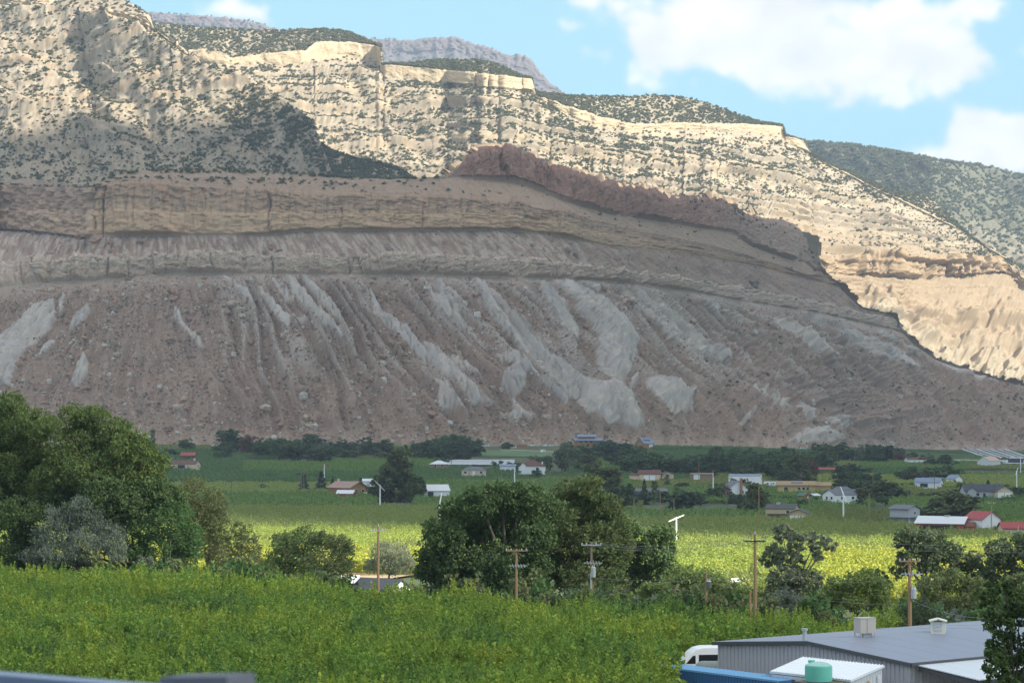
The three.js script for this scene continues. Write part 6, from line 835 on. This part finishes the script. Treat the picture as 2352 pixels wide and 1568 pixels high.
function valleyTree(kind, xd, yTop, yBase, wd, label, group) {
  const p = onGround(xd, yBase), D = -p.z; p.y = groundY(p.x, p.z); const H = CAM_Y + rise(yTop) * D - p.y, W = wd * perD(D), g = vGeo[kind], name = kind.startsWith('cone') ? 'spruce_tree' : kind.startsWith('column') ? 'poplar_tree' : kind.startsWith('feather') ? 'willow_tree' : 'shade_tree';
  const t = thing(name, label, 'tree', [p.x, p.y, p.z], hash(vCount, 3) * 6.28, group); const unit = kind.startsWith('cone') ? 5.2 : kind.startsWith('column') ? 2.9 : 5.6; t.scale.set(W / unit, H / 9.6, W / unit); keepOut.push([p.x, p.z, W * 0.42]);
  mesh('trunk', vTrunk, barkDark, t); mesh('crown', g[vCount++ % g.length], leafMat, t); return t;
}
[
  ['round_dark', 525, 977, 1040, 54, 'tall dark tree standing alone against the left talus'], ['round_mid', 430, 1003, 1036, 32, 'small round tree above the red roof at the left'], ['round_rust', 568, 990, 1042, 34, 'brownish thin tree right of the tall dark tree'], ['column_light', 351, 984, 1034, 12, 'thin poplar above the left cottonwoods'], ['round_dark', 322, 1000, 1036, 50, 'dark tree peeping over the left cottonwood crown'],
  ['round_dark', 610, 1003, 1052, 44, 'dark tree right of the brownish one below the talus'], ['round_deep', 640, 1002, 1050, 40, 'second dark tree right of the brownish one'], ['round_deep', 728, 996, 1048, 56, 'broad dark tree crowning the left tree group'], ['round_dark', 690, 1014, 1056, 60, 'wide dark tree at the front of the left tree group'], ['round_dark', 735, 1022, 1058, 52, 'low dark tree at the front right of the left tree group'], ['feather_grey', 742, 1014, 1054, 34, 'greyish willow in the left tree group'],
  ['round_deep', 790, 1012, 1052, 56, 'dark tree left of the brown pole'], ['round_mid', 800, 1028, 1056, 40, 'small green tree in front of the brown pole'], ['round_dark', 840, 1008, 1050, 60, 'dark tree right of the brown pole'], ['round_deep', 878, 1006, 1048, 56, 'dark tree behind the big dark tree, left'], ['round_olive', 872, 1034, 1056, 40, 'grey-green tree by the flat tan roof'],
  ['round_olive', 920, 1020, 1152, 82, 'big dark tree towering left of the white barn'], ['round_deep', 893, 1082, 1152, 72, 'lower dark tree left of the white barn'], ['round_mid', 946, 1084, 1152, 46, 'lower green tree beside the white barn'],
  ['round_dark', 985, 1000, 1056, 56, 'dark tree left of the green meadow'], ['round_mid', 1010, 998, 1050, 48, 'round tree behind the dark trees by the meadow'], ['round_deep', 1030, 1012, 1060, 56, 'second dark tree left of the green meadow'], ['feather_mid', 1050, 995, 1050, 36, 'pale willow left of the green meadow'], ['round_deep', 1068, 1006, 1058, 52, 'dark tree at the left edge of the green meadow'], ['round_dark', 1082, 1002, 1046, 40, 'dark tree behind the left edge of the green meadow'], ['round_mid', 1164, 1012, 1032, 26, 'small tree above the green meadow'],
  ['cone_blue', 698, 1088, 1136, 44, 'left blue spruce beside the brown wooden house'], ['cone_blue', 738, 1084, 1136, 50, 'right blue spruce beside the brown wooden house'], ['cone_deep', 764, 1096, 1132, 24, 'small dark spruce behind the pink roof'], ['cone_blue', 828, 1096, 1126, 26, 'blue spruce behind the brown wooden house'], ['round_deep', 800, 1100, 1126, 36, 'dark bush behind the pink roof'],
  ['feather_grey', 1298, 1010, 1084, 60, 'tall grey-green willow right of the brown hipped roof'], ['round_mid', 1396, 1006, 1032, 30, 'tree right of the large blue-roofed house'], ['round_mid', 1372, 1014, 1034, 20, 'small tree in front of the large blue-roofed house'], ['round_mid', 1490, 995, 1024, 32, 'round tree behind the solar-roofed barn'], ['round_dark', 1245, 1042, 1062, 40, 'low bushes left of the grey willow'], ['round_olive', 1345, 1040, 1080, 46, 'low tree right of the grey willow'],
  ['round_olive', 1392, 1046, 1168, 92, 'big dark olive tree behind the central cottonwood'], ['round_deep', 1372, 1100, 1172, 76, 'lower dark tree behind the central cottonwood'], ['round_dark', 1425, 1096, 1172, 52, 'right lower dark tree behind the central cottonwood'],
  ['round_dark', 1470, 1042, 1092, 56, 'dark tree above the brown-roofed garage house, left'], ['round_mid', 1520, 1036, 1090, 64, 'broad tree above the brown-roofed garage house'], ['round_dark', 1562, 1044, 1094, 56, 'dark tree above the brown-roofed garage house, right'], ['round_deep', 1600, 1050, 1100, 50, 'dark tree left of the reddish wind machine'], ['round_mid', 1525, 1084, 1108, 26, 'small tree in front of the brown-roofed garage house'],
  ['cone_deep', 1480, 1102, 1150, 30, 'dark conical tree in front of the blue house'], ['round_deep', 1570, 1112, 1180, 88, 'big round dark tree left of the white chimney house'], ['column_light', 1503, 1102, 1152, 18, 'thin pale birch right of the conical tree'], ['round_mid', 1645, 1112, 1152, 40, 'green tree at the foot of the reddish wind machine'], ['round_rust', 1664, 1108, 1150, 24, 'reddish bush left of the brick chimney'],
  ['round_olive', 1733, 1104, 1185, 56, 'tall olive tree around the pole right of the brick chimney'], ['round_dark', 1715, 1142, 1190, 40, 'dark tree below the brick chimney'],
  ['round_dark', 1640, 1032, 1092, 46, 'dark tree behind the white metal building, left'], ['round_mid', 1672, 1028, 1088, 52, 'green tree behind the white metal building'], ['feather_mid', 1700, 1034, 1092, 44, 'pale willow behind the white metal building'], ['round_dark', 1745, 1026, 1090, 58, 'dark tree behind the right end of the white metal building'], ['round_deep', 1720, 1040, 1094, 44, 'second dark tree behind the white metal building'],
  ['round_mid', 1800, 1034, 1102, 66, 'broad green tree above the yellow tan house'], ['round_olive', 1838, 1040, 1112, 56, 'olive tree right of the broad green tree above the yellow tan house'], ['round_rust', 1864, 1048, 1100, 22, 'rust-tinted tree above the yellow tan house'], ['round_dark', 1815, 1072, 1122, 44, 'dark tree directly behind the yellow tan house'], ['round_deep', 1770, 1050, 1100, 44, 'dark tree above the right camper trailer'],
  ['round_dark', 1912, 1020, 1060, 34, 'dark tree at the left end of the right-hand windbreak'], ['round_deep', 1940, 1014, 1062, 44, 'tall dark tree in the right-hand windbreak'], ['feather_grey', 1975, 1018, 1062, 30, 'grey willow in the right-hand windbreak'], ['feather_mid', 1996, 1018, 1062, 30, 'green willow in the right-hand windbreak'], ['round_deep', 2025, 1010, 1060, 44, 'tallest dark tree in the right-hand windbreak'], ['round_dark', 2050, 1024, 1060, 34, 'dark tree at the right end of the right-hand windbreak'], ['round_rust', 2070, 1030, 1062, 20, 'rusty bush right of the right-hand windbreak'], ['round_dark', 2092, 1032, 1062, 40, 'bushes in front of the vineyard rows'],
  ['round_dark', 1925, 1064, 1096, 40, 'dark tree right of the red pavilion'], ['round_deep', 1958, 1062, 1094, 46, 'second dark tree right of the red pavilion'], ['round_deep', 1985, 1068, 1094, 34, 'third dark tree right of the red pavilion'], ['round_dark', 2155, 1036, 1072, 54, 'round dark tree beside the maroon-roofed low house'],
  ['round_deep', 1944, 1090, 1136, 40, 'blue-dark tree behind the white grey-roofed house'], ['round_olive', 1980, 1108, 1160, 38, 'thin olive tree right of the white grey-roofed house'], ['round_dark', 1975, 1098, 1140, 50, 'dark tree behind the thin olive tree'], ['round_olive', 2032, 1094, 1150, 80, 'broad dark tree in the middle of the right-hand fields'], ['round_deep', 2060, 1112, 1152, 44, 'lower dark tree beside the broad one in the right-hand fields'],
  ['round_dark', 2090, 1078, 1112, 46, 'dark tree left of the white house with the pale roof'], ['round_rust', 2112, 1082, 1112, 40, 'purplish bush left of the white house with the pale roof'], ['round_deep', 2146, 1072, 1108, 54, 'dark round tree above the white house with the pale roof'],
  ['round_olive', 2178, 1122, 1210, 118, 'huge dark tree behind the long white-roofed barn'], ['round_deep', 2138, 1150, 1208, 60, 'dark tree at the left of the huge one behind the barn'], ['round_deep', 2222, 1158, 1208, 44, 'dark tree at the right of the huge one behind the barn'], ['cone_deep', 2270, 1104, 1150, 34, 'dark conical tree in front of the dark grey house'], ['round_dark', 2340, 1112, 1150, 40, 'dark tree right of the dark grey house'], ['round_rust', 2300, 1205, 1240, 32, 'brownish bush right of the red-roofed white house'], ['cone_blue', 1815, 1172, 1206, 30, 'blue-grey shrub in front of the two-storey tan house'],
].forEach((r) => valleyTree(...r));
for (const [x0, x1, y0, y1, n, h, label] of [[585, 900, 1036, 1056, 26, 40, 'dark tree in the crowded tree belt at left below the talus'], [955, 1095, 1040, 1058, 14, 44, 'dark tree in the crowded belt left of the green meadow'], [1330, 1470, 1050, 1090, 12, 40, 'dark tree in the crowded belt behind the central cottonwoods'], [1450, 1640, 1070, 1094, 20, 44, 'dark tree in the crowded belt above the garage house'], [1640, 1880, 1070, 1100, 24, 50, 'dark tree in the crowded belt behind the white metal building'], [1890, 2060, 1050, 1064, 14, 38, 'dark tree in the crowded right-hand windbreak'], [1920, 2090, 1110, 1150, 12, 40, 'dark tree in the crowded belt behind the white grey-roofed house'], [2060, 2200, 1085, 1112, 10, 34, 'dark tree in the crowded belt above the pale-roofed white house'], [1440, 1760, 1150, 1180, 12, 30, 'bushy tree in the crowded belt below the blue house'], [380, 560, 1040, 1062, 9, 26, 'bushy tree in the belt around the red-roofed farm'], [1450, 1760, 1118, 1150, 16, 24, 'bushy tree among the houses near the brick chimney'], [1780, 2120, 1120, 1176, 22, 24, 'bushy tree among the houses around the leaning wind machine'], [2100, 2350, 1120, 1168, 14, 26, 'bushy tree among the houses near the right edge'], [600, 980, 1090, 1146, 12, 22, 'bushy tree scattered around the brown wooden house'], [1000, 1280, 1066, 1100, 12, 22, 'bushy tree scattered around the white nets']]) for (let i = 0; i < n; i++) { const x = rr(x0, x1), y = rr(y0, y1), hh = h * rr(0.6, 1.15), kind = ['round_dark', 'round_deep', 'round_mid', 'round_olive', 'round_deep', 'feather_mid', 'round_dark'][Math.floor(rnd() * 7)]; valleyTree(kind, x, y - hh, y, hh * rr(0.8, 1.2), label, label.replace('dark tree', 'trees').replace('bushy tree', 'bushy trees')); }

// ---------------------------------------------------------------- poles, wires and wind machines
const poleWood = mat(0.30, 0.195, 0.11, 0.95), poleGrey = mat(0.20, 0.155, 0.12, 0.95), steel = mat(0.42, 0.45, 0.47, 0.5, { metalness: 0.3 }), porcelain = mat(0.45, 0.47, 0.5, 0.3);
function pole(label, xd, yTop, D, o = {}) {
  const X = side(xd, yTop) * D, y = groundY(X, -D), H = CAM_Y + rise(yTop) * D - y, t = thing('utility_pole', label, 'utility pole', [X, y, -D], o.turn || 0, o.group), m = o.grey ? poleGrey : poleWood;
  mesh('shaft', new THREE.CylinderGeometry(o.r || 0.13, (o.r || 0.13) * 1.5, H + 1, 10).translate(0, (H - 1) / 2, 0), m, t);
  if (o.arm) { const ay = H - (o.armDown ?? 0.45), a = mesh('crossarm', boxG(o.arm, 0.13, 0.11, 0, ay, 0.16), o.armMat || m, t); for (const x of [-0.47, -0.25, 0.25, 0.47]) mesh('insulator', new THREE.CylinderGeometry(0.05, 0.07, 0.2, 8).translate(x * o.arm, ay + 0.16, 0.16), porcelain, a); if (o.brace) for (const s of [-1, 1]) { const b = mesh('brace', boxG(0.9, 0.05, 0.04).rotateZ(-s * 0.75).translate(s * 0.36, ay - 0.33, 0.16), m, a); } }
  if (o.pin) mesh('insulator', new THREE.CylinderGeometry(0.05, 0.08, 0.28, 8).translate(0, H + 0.12, 0), porcelain, t);
  if (o.can) { const c = mesh('transformer', new THREE.CylinderGeometry(0.26, 0.26, o.canH || 0.8, 18).translate(o.can[0], H - o.can[1], 0.22), o.canMat || steel, t); mesh('lid', new THREE.CylinderGeometry(0.2, 0.28, 0.1, 18).translate(o.can[0], H - o.can[1] + (o.canH || 0.8) / 2 + 0.05, 0.22), steel, c); for (const x of [-0.1, 0.1]) mesh('bushing', new THREE.CylinderGeometry(0.035, 0.05, 0.24, 8).translate(o.can[0] + x, H - o.can[1] + (o.canH || 0.8) / 2 + 0.2, 0.22), porcelain, c); mesh('bracket', boxG(0.3, 0.08, 0.2, o.can[0] * 0.5, H - o.can[1], 0.12), steel, c); }
  if (o.gear) for (let k = 0; k < 5; k++) mesh('cutout', boxG(0.07, 0.42, 0.07).rotateZ(0.3).translate((k - 2) * 0.32 + 0.25, H - o.gear, 0.2), porcelain, t);
  if (o.gear) mesh('gear_arm', boxG(2.0, 0.09, 0.09, 0.2, H - o.gear, 0.12), steel, t);
  if (o.pipe) mesh('riser_pipe', new THREE.CylinderGeometry(0.08, 0.08, H - o.pipe, 10).translate(-0.05, (H - o.pipe) / 2, 0.2), steel, t);
  return { x: X, y: y + H, z: -D, H };
}
const p1 = pole('tall wooden pole with a grey crossarm in front of the white-gabled house', 869, 1207, 284, { arm: 1.9, armMat: steel, armDown: 0.55, pin: true });
const pA = pole('wooden pole with braced crossarm in front of the huge dark cottonwood', 1186, 1259, 262, { arm: 2.4, brace: true, armDown: 0.2, gear: 1.9, grey: false });
const pB = pole('grey pole carrying a transformer can and switch gear, centre right', 1358, 1243, 255, { arm: 2.2, armDown: 0.35, gear: 2.3, can: [0.22, 3.35], canH: 1.0, grey: true, pipe: 3.4, armMat: steel });
const pC = pole('short reddish pole with a dark transformer among the bright bushes', 1622, 1312, 246, { can: [0.26, 1.35], canMat: mat(0.1, 0.11, 0.12, 0.5), canH: 0.7, r: 0.1 });
const pD = pole('tall bare wooden pole with a black crossarm right of the centre', 1734, 1225, 232, { arm: 2.1, armMat: paint.dark, armDown: 0.7, pin: true, r: 0.14 });
pole('short stub pole just left of the tall bare pole', 1723, 1355, 231, { r: 0.1 });
const pE = pole('wooden pole with braced crossarm and grey transformer behind the warehouse', 2089, 1281, 212, { arm: 1.95, armMat: poleWood, brace: true, armDown: 0.25, can: [0.32, 3.2], canH: 0.85, gear: 1.4, r: 0.14 });
[
  [532, 1047, 1000, 'pole with a white meter box by the banner trailer'], [551, 1030, 1480, 'pole with crossarm below the tall dark tree at left', 2], [419, 1037, 1500, 'thin pole beside the red-roofed farm building'], [698, 1054, 1120, 'pole standing behind the left blue spruce', 2], [692, 1073, 1080, 'shorter pole behind the left blue spruce'], [823, 1024, 1530, 'brown pole among the far dark trees', 2.4], [896, 1062, 1180, 'stub pole left of the big dark tree'], [1078, 1066, 880, 'tall pole in the orchard left of the central cottonwood'], [1123, 1098, 830, 'pole with a white box left of the central cottonwood'], [1037, 1046, 1350, 'pole by the white hail nets'], [1130, 1042, 1430, 'thin pole in front of the green meadow'],
  [1261, 1047, 1330, 'pole beside the brown hipped roof', 1.8], [1516, 1093, 790, 'tall pole between the conical tree and the big round tree'], [1548, 1142, 760, 'short pole in front of the big round tree'], [1456, 1142, 745, 'short pole beside the blue house'], [1605, 1058, 1270, 'pole above the small brown shed'], [1743, 1112, 680, 'tall pole with a white box in front of the olive tree'], [1668, 1125, 860, 'thin pole beside the brick chimney'], [1840, 1073, 1150, 'pole in front of the green tree above the yellow tan house'], [1858, 1110, 880, 'pole behind the red shed'], [1996, 1130, 665, 'tall brown pole with a white box right of the leaning wind machine'], [2277, 1152, 590, 'dark pole beside the red-roofed white house', 2], [2338, 1205, 540, 'dark pole at the right edge'], [2146, 1080, 1000, 'pole in front of the white house with the pale roof'], [2290, 1087, 1010, 'pole with double crossarm above the dark grey house', 2], [1964, 1036, 1580, 'pale pole in front of the right-hand windbreak'], [2053, 1031, 1560, 'brown pole at the right end of the right-hand windbreak'], [2128, 1032, 1560, 'brown pole in front of the vineyard rows'], [2308, 1038, 1600, 'pole right of the striped net tunnels'], [2005, 1078, 1130, 'thin pole right of the dark pavilion trees', 1.6],
].forEach(([x, y, D, label, arm]) => pole(label, x, y, D, { arm: arm || 0, r: 0.12, armDown: 0.3, grey: hash(x, 1) > 0.5 }));
const wireMat = mat(0.22, 0.23, 0.24, 0.6);
function wire(label, a, b, sag, r = 0.014) { const pts = []; for (let i = 0; i <= 14; i++) { const t = i / 14; pts.push(V(lerp(a.x, b.x, t), lerp(a.y, b.y, t) - sag * 4 * t * (1 - t), lerp(a.z, b.z, t))); } tag(mesh('power_line', new THREE.TubeGeometry(new THREE.CatmullRomCurve3(pts), 28, r, 5), wireMat), label, 'power line', 'power lines between the near poles'); }
const off3 = (p, dx, dy) => V(p.x + dx, p.y + dy, p.z + 0.16), far = put(2700, 1238, 205);
wire('lowest of the three wires from the switch-gear pole to the tall bare pole', off3(pB, -1, -0.25), off3(pD, -1, -0.6), 0.9); wire('middle wire from the switch-gear pole to the tall bare pole', off3(pB, 0.4, -0.2), off3(pD, 0.9, -0.5), 0.8); wire('upper wire from the switch-gear pole to the tall bare pole', off3(pB, 1, -0.22), off3(pD, 0, 0.1), 0.7);
wire('upper wire from the tall bare pole to the right edge', off3(pD, 0, 0.1), V(far.x, far.y, far.z), 0.9); wire('lower wire from the tall bare pole to the right edge', off3(pD, 0.95, -0.5), V(far.x + 1, far.y - 0.6, far.z), 0.9);
wire('slack wire from the transformer can to the short reddish pole', off3(pB, 0.3, -3.9), off3(pC, 0, -0.2), 0.5); wire('low wire from the switch-gear pole to the short reddish pole', off3(pB, 0.3, -6.2), off3(pC, 0, -0.6), -0.3);
wire('wire from the short reddish pole to the pole behind the warehouse', off3(pC, 0, -0.4), off3(pE, 0, -4.2), 0.8); wire('upper wire from the tall bare pole to the pole behind the warehouse', off3(pD, 0.2, -3), off3(pE, -0.2, -1.5), 1.2); wire('wire from the pole behind the warehouse into the near maple', off3(pE, 0.2, -3.8), put(2290, 1420, 150), 0.4);
function windMachine(label, xd, yTop, D, blade, len, o = {}) {              // blade: the propeller's angle as seen, len: share of its full length that shows
  const X = side(xd, yTop) * D, y = groundY(X, -D), H = CAM_Y + rise(yTop) * D - y, t = thing('wind_machine', label, 'wind machine', [X, y, -D], 0, 'orchard wind machines'), w = mat(0.8, 0.81, 0.82, 0.45);
  mesh('tower', new THREE.CylinderGeometry(0.22, 0.34, H + 0.5, 14).translate(0, (H - 0.5) / 2, 0), w, t); mesh('engine_box', boxG(1.3, 1.2, 1.0, 0.9, 0.6, 0), paint.grey, t); const head = mesh('gearbox', new THREE.CylinderGeometry(0.22, 0.26, 0.9, 12).rotateX(Math.PI / 2).translate(0, H + 0.05, 0.15), w, t);
  const yaw = Math.acos(clamp(len));                                        // turned away from the camera so that it looks shorter
  for (const s of [-1, 1]) { const g = new THREE.BoxGeometry(2.9, 0.34, 0.09, 6, 1, 1), p = g.attributes.position; for (let i = 0; i < p.count; i++) { const u = (p.getX(i) + 1.45) / 2.9, a = 0.5 * (1 - u), yy = p.getY(i) * (1 - 0.35 * u), zz = p.getZ(i); p.setY(i, yy * Math.cos(a) - zz * Math.sin(a)); p.setZ(i, yy * Math.sin(a) + zz * Math.cos(a)); } g.computeVertexNormals(); g.translate(1.6, 0, 0); if (s < 0) g.rotateZ(Math.PI); const b = mesh('blade', g, o.blade || w, t); b.rotation.set(0, yaw, 0); b.quaternion.premultiply(new THREE.Quaternion().setFromAxisAngle(V(0, 0, 1), blade)); b.position.set(0, H + 0.05, 0.62); }
  mesh('hub', new THREE.SphereGeometry(0.2, 10, 8).translate(0, H + 0.05, 0.66), w, t); keepOut.push([X, -D, 2.2]);
}
windMachine('white wind machine left of the brown wooden house with level red blades', 745, 1066, 1300, 0.05, 0.75, { blade: mat(0.45, 0.1, 0.08) }); windMachine('white wind machine with a slanting propeller right of the brown wooden house', 873, 1115, 900, -0.82, 0.9); windMachine('sunlit wind machine with an upright propeller left of the central cottonwood', 1011, 1151, 720, 1.4, 0.9); windMachine('wind machine with an upright propeller in front of the brown hipped roof', 1182, 1085, 1150, 1.5, 0.9);
windMachine('wind machine with a reddish propeller left of the white metal building', 1638, 1087, 1100, 1.55, 0.6, { blade: mat(0.4, 0.09, 0.08) }); windMachine('sunlit white wind machine with a level propeller in the bright field', 1553, 1189, 578, 0.34, 0.72); windMachine('wind machine leaning its propeller in front of the white grey-roofed house', 1937, 1134, 790, 1.9, 0.9); windMachine('wind machine at the right edge above the dark grey house', 2335, 1081, 1170, 1.05, 0.7); windMachine('farther wind machine at the right edge', 2344, 1058, 1480, 1.5, 0.9);

// ---- white rail fence beside the bright field
{ const a = put(1531, 1310, 312), b = put(1655, 1318, 296), t = thing('rail_fence', 'white rail fence at the edge of the bright field', 'fence', [a.x, groundY(a.x, a.z), a.z]), n = 9; let prev = null; for (let k = 0; k <= n; k++) { const x = lerp(a.x, b.x, k / n), z = lerp(a.z, b.z, k / n), y = groundY(x, z); mesh('post', boxG(0.1, 3.3, 0.1, x - a.x, y - groundY(a.x, a.z) + 1.4, z - a.z), paint.white, t); if (prev) for (const h of [2.1, 2.9]) { const g = new THREE.CylinderGeometry(0.04, 0.04, Math.hypot(x - prev.x, z - prev.z, y - prev.y), 6), m = mesh('rail', g, paint.white, t); m.position.set((x + prev.x) / 2 - a.x, (y + prev.y) / 2 - groundY(a.x, a.z) + h, (z + prev.z) / 2 - a.z); m.quaternion.setFromUnitVectors(V(0, 1, 0), V(x - prev.x, y - prev.y, z - prev.z).normalize()); } prev = V(x, y, z); } }
// ---- green meadow and field road at the foot of the mesa
function patch(name, label, pts, col, lift, rough = 1) {
  const P = pts.map(([x, y]) => onGround(x, y)), pos = [], cols = [], idx = [], n = 22, m = 10;
  for (let j = 0; j <= m; j++) for (let i = 0; i <= n; i++) { const a = P[0].clone().lerp(P[1], i / n), b = P[3].clone().lerp(P[2], i / n), p = a.lerp(b, j / m), k = 1 + 0.25 * fbm(p.x / 12, p.z / 12, 3); pos.push(p.x, groundY(p.x, p.z) + lift, p.z); cols.push(col[0] * k, col[1] * k, col[2] * k); }
  for (let j = 0; j < m; j++) for (let i = 0; i < n; i++) { const a = j * (n + 1) + i; idx.push(a, a + 1, a + n + 2, a, a + n + 2, a + n + 1); }
  const g = new THREE.BufferGeometry(); g.setAttribute('position', new THREE.Float32BufferAttribute(pos, 3)); g.setAttribute('color', new THREE.Float32BufferAttribute(cols, 3)); g.setIndex(idx); g.computeVertexNormals(); const o = structure(mesh(name, g, vmat(rough))); o.userData.label = label; return o;
}
patch('meadow', 'smooth green meadow below the mesa', [[1090, 1048], [1290, 1050], [1275, 1036], [1100, 1034]], [0.085, 0.16, 0.06], 0.5);
patch('road', 'pale field road along the meadow', [[1150, 1034], [1300, 1040], [1300, 1038], [1150, 1032.6]], [0.33, 0.28, 0.22], 0.7);
patch('yard', 'dusty farmyard in front of the yellow tan house', [[1450, 1118], [1960, 1124], [1960, 1112], [1450, 1108]], [0.25, 0.2, 0.145], 0.5);
patch('yard', 'packed dirt yard by the banner trailer', [[380, 1086], [560, 1087], [560, 1076], [380, 1076]], [0.24, 0.19, 0.15], 0.5);
patch('yard', 'gravel yard around the warehouse', [[1545, 1640], [2600, 1700], [2420, 1450], [1640, 1455]], [0.24, 0.22, 0.19], 0.12);
patch('dirt_track', 'sandy track behind the white-gabled house', [[780, 1330], [900, 1332], [960, 1322], [800, 1318]], [0.42, 0.31, 0.19], 0.4);

// ---------------------------------------------------------------- roadside guard rail right in front of the camera, lower left
{
  const a = V(side(-500, 1543) * 8.6, CAM_Y - 0.85, -8.6), b = V(-0.62, CAM_Y - 0.86, -7.25), len = a.distanceTo(b), t = thing('guard_rail', 'blurred galvanised guard rail at the lower left corner', 'guard rail', [(a.x + b.x) / 2, CAM_Y - 1.6, (a.z + b.z) / 2], Math.atan2(-(b.z - a.z), b.x - a.x)), galv = mat(0.26, 0.34, 0.48, 0.35, { metalness: 0.4 });
  const s = new THREE.Shape(); [[0, 0.42], [0.045, 0.44], [0.085, 0.5], [0.085, 0.54], [0.02, 0.59], [0.02, 0.61], [0.085, 0.66], [0.085, 0.70], [0.045, 0.745], [0, 0.755], [-0.012, 0.745], [0.03, 0.69], [0.03, 0.67], [-0.03, 0.61], [-0.03, 0.59], [0.03, 0.53], [0.03, 0.51], [-0.012, 0.43]].forEach(([x, y], i) => (i ? s.lineTo(x, y) : s.moveTo(x, y)));
  mesh('beam', new THREE.ExtrudeGeometry(s, { depth: len, bevelEnabled: false }).rotateY(Math.PI / 2).scale(1, 1, 1).translate(-len / 2, 0, 0), galv, t);
  for (const x of [-len / 2 + 0.5, len / 2 - 0.42]) { const p = mesh('post', boxG(0.15, 1.1, 0.2, x - 0.1, 0.1, -0.26), mat(0.2, 0.2, 0.22, 0.7), t); mesh('block', new THREE.BoxGeometry(0.29, 0.2, 0.14).rotateZ(0.07).translate(x - 0.11, 0.68, -0.12), mat(0.085, 0.095, 0.125, 0.6), p); }
}
plantOrchards();

renderer.render(scene, camera);
